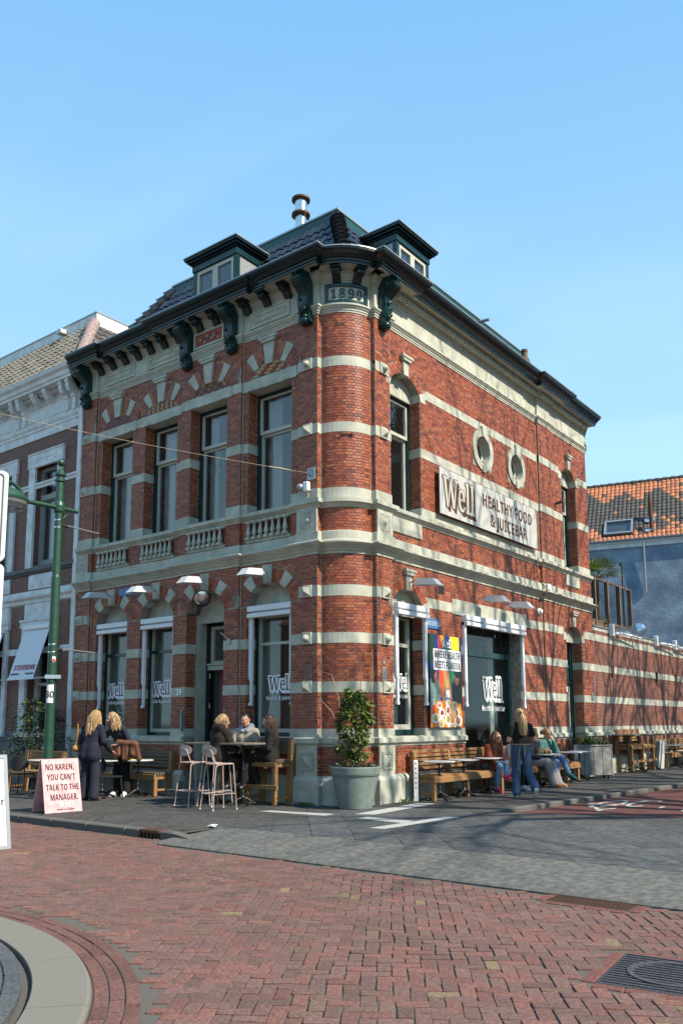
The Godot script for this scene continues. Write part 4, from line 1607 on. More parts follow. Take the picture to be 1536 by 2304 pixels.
func dormer(root: Node3D, f: Transform3D, x0: float, x1: float) -> void:
	var z := -0.25
	var b := MB.new()
	b.xf = f
	for x in [x0, x1 - 0.11]:
		b.lohi(Vector3(x, 11.45, z - 0.12), Vector3(x + 0.11, 12.93, z))
	b.lohi(Vector3(x0 - 0.02, 12.88, -1.9), Vector3(x1 + 0.02, 13.05, z + 0.025))
	var host := part("dormer", b, M.green, root)
	b = MB.new()
	b.xf = f
	for e in [[13.05, 0.05, 0.06], [13.10, 0.11, 0.06], [13.155, 0.16, 0.055]]:
		b.lohi(Vector3(x0 - e[1], e[0], -2.0), Vector3(x1 + e[1], e[0] + e[2], z + e[1] + 0.02))
	part("cornice", b, M.greenblack, host)
	b = MB.new()
	b.xf = f
	b.lohi(Vector3(x0 - 0.18, 13.21, -2.05), Vector3(x1 + 0.18, 13.235, z + 0.21))
	part("roof_sheet", b, M.zinc, host)
	b = MB.new()
	b.xf = f
	for x in [x0 + 0.02, x1 - 0.05]:
		b.lohi(Vector3(x, 11.45, -1.6), Vector3(x + 0.03, 12.93, z - 0.1))
	part("cheek", b, M.zinc, host)
	var mid := (x0 + x1) / 2
	for q in [[x0 + 0.11, mid], [mid, x1 - 0.11]]:
		b = MB.new()
		b.xf = f
		ring_box(b, q[0], q[1], 11.55, 12.86, 0.09, z - 0.08, z - 0.02, 0.09)
		var s := part("casement", b, M.sash, host)
		pane(f, q[0] + 0.08, q[1] - 0.08, 11.63, 12.78, z - 0.05, s)
# ------------------------------------------------------------------ ground
const ISLE := Vector2(2.85, 13.0)
const ISLE_R := 4.03
const HOLES := [[6.76, 5.03, 0.42, 0.28, 0.0], [8.10, 7.12, 0.42, 0.42, 0.1]]     # covers in the road: x, z, half sizes, turn

func kerb_x(z: float) -> float: return 2.42 - 0.075 * z

func flat(pts: Array, y: float) -> MB:
	var b := MB.new()
	var p := PackedVector2Array(pts)
	var t := Geometry2D.triangulate_polygon(p)
	for k in range(0, t.size(), 3):
		var q := [p[t[k]], p[t[k + 1]], p[t[k + 2]]]
		if (q[1] - q[0]).cross(q[2] - q[0]) > 0:
			q = [q[0], q[2], q[1]]
		b.tri(Vector3(q[0].x, y, q[0].y), Vector3(q[1].x, y, q[1].y), Vector3(q[2].x, y, q[2].y))
	return b

func in_hole(p: Vector2) -> bool:
	for h in HOLES:
		var d: Vector2 = (p - Vector2(h[0], h[1])).rotated(h[4])
		if absf(d.x) < h[2] + 0.09 and absf(d.y) < h[3] + 0.09:
			return true
	return false

func road_edge(x: float) -> float: return 4.63 if x < 0.15 else 5.02

func build_ground() -> void:
	struct("ground", flat([Vector2(-150, -150), Vector2(150, -150), Vector2(150, 150), Vector2(-150, 150)], -0.26), M.sand)
	var road := struct("road", flat([Vector2(-60, 4.55), Vector2(60, 4.55), Vector2(60, 24), Vector2(-60, 24)], ROAD - 0.008), M.sand)
	# clay pavers in herringbone, turned to run askew to the kerb
	var list := []
	var w := 0.1065
	var ax := Vector2(cos(0.60), -sin(0.60))
	var az := Vector2(-sin(0.60), -cos(0.60))
	var org := Vector2(6.0, 8.0)
	var warp := FastNoiseLite.new()
	warp.seed = 4
	warp.frequency = 0.5
	for i in range(-125, 110):
		for j in range(-70, 140):
			var k := posmod(i + j, 4)
			if k == 1 or k == 3:
				continue
			var c := Vector2(i + 1.0, j + 0.5) if k == 0 else Vector2(i + 0.5, j + 1.0)
			var p := org + (ax * c.x + az * c.y) * w
			p += Vector2(warp.get_noise_2d(p.x, p.y), warp.get_noise_2d(p.y + 40, p.x)) * 0.05
			if p.y < road_edge(p.x) + 0.06 or p.y > 13.2 or p.x < -13 or p.x > 12.5:
				continue
			if p.distance_to(ISLE) < 4.42 or in_hole(p):
				continue
			var hz := warp.get_noise_2d(p.x * 1.3 + 9, p.y * 1.3)
			var bs := Basis(Vector3(ax.x, 0, ax.y), Vector3.UP, Vector3(-az.x, 0, -az.y))
			if k == 2:
				bs = Basis(Vector3(az.x, 0, az.y), Vector3.UP, Vector3(ax.x, 0, ax.y))
			bs = bs * Basis.from_euler(Vector3(rng.randf_range(-0.035, 0.035), rng.randf_range(-0.02, 0.02), rng.randf_range(-0.025, 0.025)))
			var gap := rng.randf_range(0.006, 0.013)
			bs = bs.scaled_local(Vector3(w * 2 - gap, 0.05, w - gap))
			list.append([Transform3D(bs, Vector3(p.x, ROAD - 0.022 + rng.randf_range(-0.002, 0.003) + hz * 0.008, p.y)), paver_tone(), Vector3.UP])
	var b := MB.new()
	b.bev(Vector3.ZERO, Vector3.ONE, 0.04)
	pieces("paver", "pavers", b.mesh(), func(c): return variant(M.paver, c), M.paver, list, road, 300)
	island()
	pavement()
	covers()

func paver_tone() -> Color:
	var r := rng.randf()
	var c := Color(0.235, 0.128, 0.107)
	if r < 0.30:
		c = Color(0.265, 0.122, 0.097)
	elif r < 0.46:
		c = Color(0.215, 0.118, 0.10)
	elif r < 0.56:
		c = Color(0.20, 0.118, 0.09)
	elif r < 0.61:
		c = Color(0.22, 0.135, 0.095)
	elif r < 0.616:
		c = Color(0.30, 0.22, 0.12)
	return c * rng.randf_range(0.85, 1.15)

func island() -> void:
	var isle := struct("traffic_island", ring(ISLE, 0.0, 3.42, -0.165), M.sand)
	# kerb ring in curved stones, three courses of clay brick outside it and slate setts inside
	var stone := MB.new()
	var n := 22
	for i in n:
		var a0 := TAU * i / n + 0.0012
		var a1 := TAU * (i + 1) / n - 0.0012
		stone = MB.new()
		arc_block(stone, ISLE, 3.66, ISLE_R, a0, a1, -0.26, -0.165, 0.025)
		part("kerb_stone", stone, M.isle, isle)
	for e in [[4.045, 4.135], [4.145, 4.235], [4.245, 4.335]]:
		var m := 116
		for i in m:
			var a0: float = TAU * (i + 0.5 * (int(e[0] * 10) & 1)) / m
			var mid: float = a0 + TAU * 0.5 / m
			if sin(mid) > -0.2:
				continue
			var k := MB.new()
			arc_block(k, ISLE, e[0], e[1], a0 + 0.0012, a0 + TAU / m - 0.0012, -0.26, ROAD + 0.002 + rng.randf_range(-0.003, 0.003), 0.004, 2)
			part("edge_paver", k, variant(M.paver, Color(0.21, 0.095, 0.075) * rng.randf_range(0.8, 1.2)), isle)
	var l := []
	var q := MB.new()
	q.bev(Vector3.ZERO, Vector3.ONE, 0.05)
	for r in [3.54, 3.42]:
		var m := 105
		for i in m:
			var a: float = TAU * (i + (0.5 if r < 3.5 else 0.0)) / m
			if sin(a) > -0.2:
				continue
			var d := Vector3(cos(a), 0, sin(a))
			var bs := Basis(d, Vector3.UP, Vector3(-d.z, 0, d.x).cross(Vector3.ZERO) if false else d.cross(Vector3.UP)).scaled_local(Vector3(0.112, 0.06, 0.200))
			l.append([Transform3D(bs, Vector3(ISLE.x, -0.17 + rng.randf_range(-0.002, 0.002), ISLE.y) + d * r), Color(0.115, 0.125, 0.135) * rng.randf_range(0.8, 1.2), Vector3.UP])
	pieces("slate_sett", "slate_setts", q.mesh(), func(c): return variant(M.paver, c), M.paver, l, isle, 140)

func ring(c: Vector2, r0: float, r1: float, y: float) -> MB:
	var b := MB.new()
	for i in 64:
		var a := TAU * i / 64
		var d := TAU * (i + 1) / 64
		b.quad(Vector3(c.x + cos(a) * r0, y, c.y + sin(a) * r0), Vector3(c.x + cos(d) * r0, y, c.y + sin(d) * r0), Vector3(c.x + cos(d) * r1, y, c.y + sin(d) * r1), Vector3(c.x + cos(a) * r1, y, c.y + sin(a) * r1))
	return b

func arc_block(b: MB, c: Vector2, r0: float, r1: float, a0: float, a1: float, y0: float, y1: float, round_: float, seg := 6) -> void:
	var pr := [Vector2(r0, y0), Vector2(r0, y1 - 0.004), Vector2(r0 + 0.004, y1), Vector2(r1 - round_, y1), Vector2(r1 - round_ * 0.35, y1 - round_ * 0.3), Vector2(r1, y1 - round_), Vector2(r1, y0)]
	for i in seg:
		var u := lerpf(a0, a1, float(i) / seg)
		var w := lerpf(a0, a1, float(i + 1) / seg)
		for k in pr.size() - 1:
			var p: Vector2 = pr[k]
			var q: Vector2 = pr[k + 1]
			b.quad(Vector3(c.x + cos(u) * p.x, p.y, c.y + sin(u) * p.x), Vector3(c.x + cos(u) * q.x, q.y, c.y + sin(u) * q.x), Vector3(c.x + cos(w) * q.x, q.y, c.y + sin(w) * q.x), Vector3(c.x + cos(w) * p.x, p.y, c.y + sin(w) * p.x))
	for e in [a0, a1]:
		var m := Vector3(c.x + cos(e) * (r0 + r1) / 2, (y0 + y1) / 2, c.y + sin(e) * (r0 + r1) / 2)
		for k in pr.size() - 1:
			b.tri(m, Vector3(c.x + cos(e) * pr[k].x, pr[k].y, c.y + sin(e) * pr[k].x), Vector3(c.x + cos(e) * pr[k + 1].x, pr[k + 1].y, c.y + sin(e) * pr[k + 1].x))

func bike_edge(x: float) -> float: return -0.55 - 0.42 * (x - 2.42)

func pavement() -> void:
	var walk := struct("pavement", flat([Vector2(-30, 0.2), Vector2(-0.1, 0.2), Vector2(-0.1, -40), Vector2(kerb_x(-40) - 0.14, -40), Vector2(kerb_x(-0.6) - 0.14, -0.6), Vector2(9, -3.3), Vector2(14, -5.4), Vector2(14, 3.62), Vector2(0.2, 3.62), Vector2(0.2, 4.44), Vector2(-30, 4.44)], PAVE - 0.012), M.sand)
	# concrete slabs laid askew
	var list := []
	var s := 0.60
	var u := Vector2(0.66, 0.75)
	var v := Vector2(-0.75, 0.66)
	for i in range(-40, 40):
		for j in range(-40, 40):
			var p: Vector2 = (u * i + v * j) * s
			var ok := true
			var inside := 0
			for e in [[-0.5, -0.5], [0.5, -0.5], [0.5, 0.5], [-0.5, 0.5], [0, 0]]:
				var q: Vector2 = p + (u * e[0] + v * e[1]) * s
				if on_walk(q):
					inside += 1
			ok = inside == 5
			if inside > 0 and not ok:
				# cut slab: clip to the walk with a small polygon
				var poly := PackedVector2Array()
				for e in [[-0.49, -0.49], [0.49, -0.49], [0.49, 0.49], [-0.49, 0.49]]:
					poly.append(p + (u * e[0] + v * e[1]) * s)
				for piece in Geometry2D.intersect_polygons(poly, walk_outline()):
					if piece.size() > 2:
						var b := flat(Array(piece), PAVE)
						var tn := slab_tone(p)
						var o := part("cut_slab", b, variant(M.slab, tn), walk)
						o.name = "cut_slab"
			elif ok:
				var bs := Basis(Vector3(u.x, 0, u.y), Vector3.UP, Vector3(u.x, 0, u.y).cross(Vector3.UP)).scaled_local(Vector3(s - 0.006, 0.04, s - 0.006))
				list.append([Transform3D(bs, Vector3(p.x, PAVE - 0.02 + rng.randf_range(-0.002, 0.002), p.y)), slab_tone(p), Vector3.UP])
	var b := MB.new()
	b.bev(Vector3.ZERO, Vector3.ONE, 0.008)
	pieces("slab", "slabs", b.mesh(), func(c): return variant(M.slab, c), M.slab, list, walk, 240)
	# kerb along the street, gully in it, and the sloping blocks of the crossing
	var x := -24.0
	while x < 0.1:
		var k := MB.new()
		var e := minf(x + 0.99, 0.12)
		if x > -0.7 and x < -0.6 or (x < -0.66 and e > -0.66):
			e = -0.68
		if e - x > 0.05:
			k.bev(Vector3((x + e) / 2, -0.17, 4.53), Vector3(e - x, 0.19, 0.18), 0.02)
			part("kerb_stone", k, M.kerb, walk)
		x += 1.0
		if e == -0.68:
			x = -0.18
			var g := MB.new()
			g.bev(Vector3(-0.43, -0.10, 4.50), Vector3(0.48, 0.05, 0.24), 0.008)
			g.lohi(Vector3(-0.67, -0.25, 4.40), Vector3(-0.19, -0.12, 4.44))
			for i in 6:
				g.box(Vector3(-0.65 + i * 0.088, -0.17, 4.60), Vector3(0.022, 0.12, 0.03))
			var gully := part("gully_grate", g, M.rust, walk)
			gully.set_meta("label", "rusty iron gully inlet in the kerb")
			var dk := MB.new()
			dk.lohi(Vector3(-0.66, -0.25, 4.445), Vector3(-0.20, -0.125, 4.56))
			part("gully_mouth", dk, M.black, gully)
	x = 0.14
	while x < 13.0:
		var k := MB.new()
		var p := PackedVector2Array([Vector2(3.63, -0.26), Vector2(5.0, -0.26), Vector2(5.0, ROAD + 0.012), Vector2(4.96, ROAD + 0.03), Vector2(3.68, PAVE), Vector2(3.63, PAVE)])
		k.xf = Transform3D(Basis(Vector3(0, 0, 1), Vector3(0, 1, 0), Vector3(-1, 0, 0)), Vector3(x + 0.452, 0, 0))
		k.prism(p, 0.0, 0.452)
		part("crossing_block", k, M.concrete, walk)
		x += 0.46
	var fill := MB.new()
	fill.lohi(Vector3(0.12, -0.26, 3.60), Vector3(0.137, PAVE - 0.003, 4.44))
	fill.prism(PackedVector2Array([Vector2(0.12, -0.26), Vector2(0.62, -0.26), Vector2(0.62, -0.165), Vector2(0.12, -0.09)]), 4.43, 4.62)
	part("kerb_end", fill, M.kerb, walk)
	# side kerb
	var z := -0.75
	while z > -34.0:
		var k := MB.new()
		var a := Vector3(kerb_x(z) - 0.07, 0, z)
		var c := Vector3(kerb_x(z - 0.99) - 0.07, 0, z - 0.99)
		var d := (c - a).normalized()
		k.xf = Transform3D(Basis(d.cross(Vector3.UP), Vector3.UP, -d), (a + c) / 2)
		k.bev(Vector3(0, -0.17, 0), Vector3(0.15, 0.185, 0.985), 0.02)
		part("kerb_stone", k, M.kerb, walk)
		z -= 1.0
	# cycle path in red asphalt with its worn symbol
	var path := flat([Vector2(kerb_x(-0.8) + 0.005, -0.8), Vector2(kerb_x(-40) + 0.005, -40), Vector2(12, -40), Vector2(12, bike_edge(12)), Vector2(3.0, bike_edge(3.0))], -0.172)
	var cyc := struct("cycle_path", path, M.asphalt_red)
	var lip := MB.new()
	lip.quad(Vector3(2.47, -0.172, -0.80), Vector3(12, -0.172, bike_edge(12) - 0.05), Vector3(12, PAVE - 0.012, bike_edge(12) + 0.25), Vector3(2.47, PAVE - 0.012, -0.50))
	part("ramp", lip, M.asphalt_red, cyc)
	var sy := MB.new()
	for w in [[3.36, -4.55, 0.26, 0.95, 0.0, TAU], [3.92, -5.1, 0.26, 0.9, 0.6, 5.4], [3.62, -3.95, 0.24, 0.7, 0.3, 5.0]]:
		for i in 32:
			var a := TAU * i / 32
			if a < w[4] or a > w[5]:
				continue
			var c := TAU * (i + 1) / 32
			for pr in [[a, c]]:
				var p0 := Vector3(w[0] + cos(a) * w[2], -0.167, w[1] + sin(a) * w[3])
				var p1 := Vector3(w[0] + cos(c) * w[2], -0.167, w[1] + sin(c) * w[3])
				var q0 := Vector3(w[0] + cos(a) * w[2] * 0.68, -0.167, w[1] + sin(a) * w[3] * 0.80)
				var q1 := Vector3(w[0] + cos(c) * w[2] * 0.68, -0.167, w[1] + sin(c) * w[3] * 0.80)
				sy.quad(p0, q0, q1, p1)
	for e in [[2.95, -4.5, 3.25, -4.2], [4.42, -4.6, 4.52, -4.2], [4.95, -4.2, 5.1, -3.9], [3.6, -3.2, 3.75, -3.0]]:
		sy.quad(Vector3(e[0], -0.167, e[1]), Vector3(e[0] + 0.05, -0.167, e[3]), Vector3(e[2], -0.167, e[3] + 0.1), Vector3(e[2], -0.167, e[1]))
	part("cycle_symbol", sy, M.paint, cyc)
	# worn white guide lines on the corner
	for q in [[[-1.0, 1.58], [-0.9, 1.36], [0.47, 1.15], [0.51, 1.49]], [[0.76, 0.96], [1.11, 0.81], [0.89, -1.62], [0.53, -1.44]], [[1.23, 1.5], [1.22, 1.19], [2.21, 1.24], [2.23, 1.6]], [[2.16, 2.45], [2.43, 2.41], [2.54, 0.28], [2.29, 0.30]]]:
		var pts := []
		for e in q:
			pts.append(Vector2(e[0], e[1]))
		part("white_line", flat(pts, PAVE + 0.005), M.paint, walk)
	# grit and litter by the gully
	var gr := []
	for i in 70:
		var p := Vector2(rng.randfn(0.0, 0.22), 4.05 + rng.randfn(0.0, 0.16))
		gr.append([Transform3D(Basis.from_euler(Vector3(rng.randf() * 3, rng.randf() * 3, 0)).scaled(Vector3.ONE * rng.randf_range(0.005, 0.013)), Vector3(p.x, PAVE + 0.004, p.y)), Color(0.16, 0.12, 0.08) * rng.randf_range(0.5, 1.4), Vector3.UP])
	stuff("grit", unit_box(), M.tinted, gr, walk)

func slab_tone(p: Vector2) -> Color:
	var c := Color(0.082, 0.080, 0.074) if p.x < 0.3 or p.y < -0.6 else Color(0.098, 0.104, 0.108)
	return c * rng.randf_range(0.80, 1.15)

func walk_outline() -> PackedVector2Array:
	return PackedVector2Array([Vector2(-16, -0.02), Vector2(-0.2, -0.02), Vector2(0.0, -0.2), Vector2(0.0, -24), Vector2(kerb_x(-24) - 0.15, -24), Vector2(kerb_x(-0.7) - 0.15, -0.7), Vector2(12, bike_edge(12) + 0.3), Vector2(12, 3.615), Vector2(0.13, 3.615), Vector2(0.13, 4.43), Vector2(-16, 4.43)])

func on_walk(p: Vector2) -> bool:
	return Geometry2D.is_point_in_polygon(p, walk_outline())

func covers() -> void:
	for k in HOLES.size():
		var h: Array = HOLES[k]
		var b := MB.new()
		b.bev(Vector3(0, ROAD - 0.02, 0), Vector3(h[2] * 2, 0.05, h[3] * 2), 0.006)
		var o := single("manhole_cover", b, M.rust if k == 0 else variant(M.paver, Color(0.07, 0.07, 0.085)), ["rectangular studded iron cover sunk in the clay pavers below the kerb", "square iron cover with a round lid in the pavers, bottom right"][k], "manhole cover", "", Vector3(h[0], 0, h[1]), h[4])
		var s := MB.new()
		if k == 0:
			for i in 19:
				for j in 12:
					s.box(Vector3(-0.38 + i * 0.042, ROAD + 0.008, -0.24 + j * 0.0435), Vector3(0.02, 0.012, 0.02))
		else:
			for i in 14:
				s.box(Vector3(0, ROAD + 0.008, -0.38 + i * 0.058), Vector3(0.78, 0.010, 0.022))
			s.lathe([Vector2(0.30, ROAD + 0.0), Vector2(0.30, ROAD + 0.02), Vector2(0.26, ROAD + 0.02), Vector2(0.26, ROAD + 0.004)], Vector3.ZERO, 32)
		part("tread", s, M.rust if k == 0 else variant(M.paver, Color(0.09, 0.09, 0.105)), o)
		var e := MB.new()
		for sx in [-1, 1]:
			for i in 4:
				e.bev(Vector3(sx * (h[2] + 0.05), ROAD - 0.022, -h[3] + h[3] * 2 * (i + 0.5) / 4), Vector3(0.085, 0.05, h[3] / 2 - 0.01), 0.005)
			for i in 4:
				e.bev(Vector3(-h[2] + h[2] * 2 * (i + 0.5) / 4, ROAD - 0.022, sx * (h[3] + 0.05)), Vector3(h[2] / 2 - 0.01, 0.05, 0.085), 0.005)
		part("paver_edging", e, variant(M.paver, Color(0.23, 0.085, 0.065)), o)
# ------------------------------------------------------------------ neighbours, garden wall, blue house
func build_neighbour() -> void:
	var root := thing("neighbour_house", "dark brick house with white painted trim and white awnings beside the corner cafe", "building")
	var list := []
	var wall := MB.new()
	var op := []
	for k in 3:
		var x := -11.45 - 2.31 * k
		op.append({"x0": x, "x1": x + 1.10, "y0": 6.02, "y1": 8.95})
		op.append({"x0": x, "x1": x + 1.10, "y0": 1.25, "y1": 4.25})
	var keep := op.duplicate()
	for k in 3:
		var x := -11.45 - 2.31 * k
		keep.append({"x0": x - 0.37, "x1": x + 1.38, "y0": 8.9, "y1": 9.37})
		keep.append({"x0": x - 0.25, "x1": x + 1.35, "y0": 4.2, "y1": 4.95})
		keep.append({"x0": x - 0.28, "x1": x + 1.30, "y0": 5.96, "y1": 9.0})
		keep.append({"x0": x - 0.28, "x1": x + 1.30, "y0": 1.2, "y1": 4.4})
		keep.append({"x0": x - 0.10, "x1": x + 1.25, "y0": 5.3, "y1": 5.8})
	backing(wall, FM, -18.0, -9.21, -0.05, -0.1, 11.2, op)
	lay(FM, -18.0, -9.38, -0.05, [[1.38, 3.50], [3.68, 4.90], [5.30, 5.78], [6.0, 8.30], [8.46, 9.82]], keep, list, 2)
	for o in op:
		reveal(wall, FM, o, -0.05, 0.25)
		lay(FM * Transform3D(Basis(Vector3(0, 0, -1), Vector3(0, 1, 0), Vector3(1, 0, 0)), Vector3(o.x0, 0, -0.05)), 0.0, 0.22, 0, [[o.y0, o.y1]], [], list, 2)
	backing(wall, FM, -18.0, -9.21, -0.4, -0.1, 11.2, op)
	wall.lohi(Vector3(-18.0, -0.1, -9.0), Vector3(-9.25, 11.2, -8.8))
	wall.lohi(Vector3(-18.1, -0.1, -9.0), Vector3(-17.9, 11.2, -0.3))
	var wn := part("wall", wall, M.mortar, root)
	pieces("brick", "brickwork", unit_box(), func(c): return variant(M.brick, c), M.brick, list, wn, 260)
	var b := MB.new()
	b.lohi(Vector3(-17.9, -0.1, -3.1), Vector3(-9.3, 11.1, -3.0))
	b.lohi(Vector3(-17.9, 5.2, -3.0), Vector3(-9.3, 5.4, -0.45))
	part("interior", b, M.dark_in, root)
	for k in 3:
		var x := -11.45 - 2.31 * k
		upper_window(root, x, k)
		lower_window(root, x, k)
	# white trim
	var line := PackedVector2Array([Vector2(-18.0, -0.05), Vector2(-9.36, -0.05)])
	for e in [["string_course", [Vector2(0, 4.93), Vector2(0.04, 4.95), Vector2(0.05, 5.05), Vector2(0.12, 5.10), Vector2(0.13, 5.16), Vector2(0.05, 5.20), Vector2(0.05, 5.30), Vector2(0, 5.32)], M.white_stone],
			["sill_course", [Vector2(0, 5.78), Vector2(0.05, 5.79), Vector2(0.08, 5.84), Vector2(0.12, 5.86), Vector2(0.12, 5.96), Vector2(0, 5.98)], M.bluestone],
			["impost_band", [Vector2(0, 8.30), Vector2(0.03, 8.30), Vector2(0.03, 8.38), Vector2(0.06, 8.40), Vector2(0.06, 8.46), Vector2(0, 8.47)], M.white_stone],
			["impost_band", [Vector2(0, 3.50), Vector2(0.03, 3.50), Vector2(0.03, 3.68), Vector2(0, 3.68)], M.white_stone],
			["plinth", [Vector2(0.06, -0.1), Vector2(0.06, 1.08), Vector2(0.09, 1.10), Vector2(0.09, 1.20), Vector2(0.03, 1.22), Vector2(0.03, 1.38), Vector2(0, 1.38)], M.bluestone],
			["frieze", [Vector2(0, 9.80), Vector2(0.03, 9.80), Vector2(0.03, 10.02), Vector2(0.06, 10.04), Vector2(0.06, 10.10), Vector2(0.10, 10.16), Vector2(0.12, 10.25), Vector2(0.03, 10.28), Vector2(0.03, 10.98), Vector2(0.10, 11.0), Vector2(0.12, 11.06), Vector2(0.42, 11.08), Vector2(0.42, 11.16), Vector2(0.46, 11.18), Vector2(0.48, 11.28), Vector2(0.56, 11.34), Vector2(0.58, 11.40), Vector2(0, 11.42)], M.white_stone]]:
		b = MB.new()
		b.sweep(line, e[1])
		part(e[0], b, e[2], root)
	b = MB.new()
	b.lohi(Vector3(-9.385, -0.1, -0.1), Vector3(-9.215, 10.3, 0.05))
	part("white_strip", b, M.white_stone, root)
	# brackets in pairs with dentils between
	for x in [-9.62, -9.95, -12.10, -12.45, -14.6, -14.95]:
		b = MB.new()
		b.xf = Transform3D(Basis(Vector3(0, 0, 1), Vector3(0, 1, 0), Vector3(-1, 0, 0)), Vector3(x, 11.08, -0.02))
		b.prism(PackedVector2Array([Vector2(0, 0), Vector2(0.36, 0), Vector2(0.36, -0.10), Vector2(0.33, -0.13), Vector2(0.33, -0.22), Vector2(0.27, -0.32), Vector2(0.15, -0.36), Vector2(0.13, -0.44), Vector2(0.09, -0.46), Vector2(0.09, -0.80), Vector2(0, -0.80)]), -0.08, 0.08)
		part("bracket", b, M.white_stone, root)
	for x in [-10.75, -11.35, -13.2, -13.8]:
		b = MB.new()
		b.xf = Transform3D(Basis(Vector3(0, 0, 1), Vector3(0, 1, 0), Vector3(-1, 0, 0)), Vector3(x, 11.08, -0.02))
		b.prism(PackedVector2Array([Vector2(0, 0), Vector2(0.34, 0), Vector2(0.34, -0.1), Vector2(0.20, -0.28), Vector2(0, -0.34)]), -0.09, 0.09)
		part("bracket", b, M.white_stone, root)
	b = MB.new()
	for i in 60:
		b.box(Vector3(-9.6 - i * 0.13, 11.0, 0.09), Vector3(0.06, 0.08, 0.12))
	part("dentil", b, M.white_stone, root).set_meta("kind", "stuff")
	for k in 3:
		b = MB.new()
		ring_box(b, -11.95 - 2.4 * k, -10.15 - 2.4 * k, 10.36, 10.78, 0.025, -0.02, 0.0)
		part("frieze_panel", b, M.white_stone, root)
	# roof
	b = MB.new()
	var e0 := Vector3(-20, 11.40, 0.3)
	var e1 := Vector3(-9.15, 11.40, 0.3)
	var t1 := Vector3(-10.95, 13.75, -1.45)
	var t0 := Vector3(-20, 13.75, -1.45)
	var e2 := Vector3(-9.15, 11.40, -9)
	var t2 := Vector3(-10.95, 13.75, -7.5)
	b.quad(e0, e1, t1, t0)
	b.quad(e1, e2, t2, t1)
	b.quad(t0, t1, t2, Vector3(-20, 13.75, -7.5))
	var roof := part("roof", b, mat(Color(0.05, 0.045, 0.04), 0.9), root)
	var f := slope_frame(e0 + Vector3(0, 0.02, 0.02), e1 - e0, t0 - e0)
	var tone := func(x, y) -> Color: return Color(0.16, 0.145, 0.12).lerp(Color(0.23, 0.20, 0.155), rng.randf()) * rng.randf_range(0.75, 1.1)
	var tl := tile_slope(f, 10.85, (t0 - e0).length() - 0.12, 0.0, 1.7, 0.24, 0.33, tone, [])
	var g := slope_frame(e1 + Vector3(0.02, 0.02, 0), e2 - e1, (t1 - e1) - (e2 - e1).normalized() * (t1 - e1).dot((e2 - e1).normalized()))
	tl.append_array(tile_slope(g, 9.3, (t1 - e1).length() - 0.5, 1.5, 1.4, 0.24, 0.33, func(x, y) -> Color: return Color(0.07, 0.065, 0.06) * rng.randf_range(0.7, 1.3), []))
	pieces("tile", "tiles", pantile(), func(c): return variant(M.tile, c), M.tile, tl, roof, 280)
	b = MB.new()
	b.tube(PackedVector3Array([e1 + Vector3(0, 0.04, 0), e1.lerp(t1, 0.5) + Vector3(0, 0.06, 0), t1 + Vector3(0, 0.05, 0)]), PackedFloat32Array([0.17, 0.16, 0.18]), 8)
	part("hip_flashing", b, tri(mat(Color(0.55, 0.48, 0.46), 0.8), noise_tex(0.03, Color(0.45, 0.32, 0.28), Color(1, 1, 1), 4, 256, 31), 1.2), roof)
	b = MB.new()
	b.sweep(PackedVector2Array([Vector2(-20, -1.5), Vector2(-10.9, -1.5), Vector2(-10.9, -8)]), [Vector2(0, 13.72), Vector2(0.06, 13.72), Vector2(0.06, 14.12), Vector2(0, 14.12)])
	part("fascia", b, M.white_stone, roof)
	b = MB.new()
	b.sweep(PackedVector2Array([Vector2(-20, -1.5), Vector2(-10.9, -1.5), Vector2(-10.9, -8)]), [Vector2(-0.2, 14.122), Vector2(0.08, 14.12), Vector2(0.08, 14.16), Vector2(-0.2, 14.17)])
	part("roof_edge", b, M.zinc, roof)
	b = MB.new()
	b.lohi(Vector3(-12.6, 13.86, -1.5), Vector3(-12.35, 13.98, -1.2))
	part("outlet", b, M.white_stone, roof)
	# a flat sheet edge behind the gutter
	b = MB.new()
	b.lohi(Vector3(-18.0, 11.41, -0.05), Vector3(-9.3, 11.46, 0.50))
	part("gutter", b, M.zinc, root)

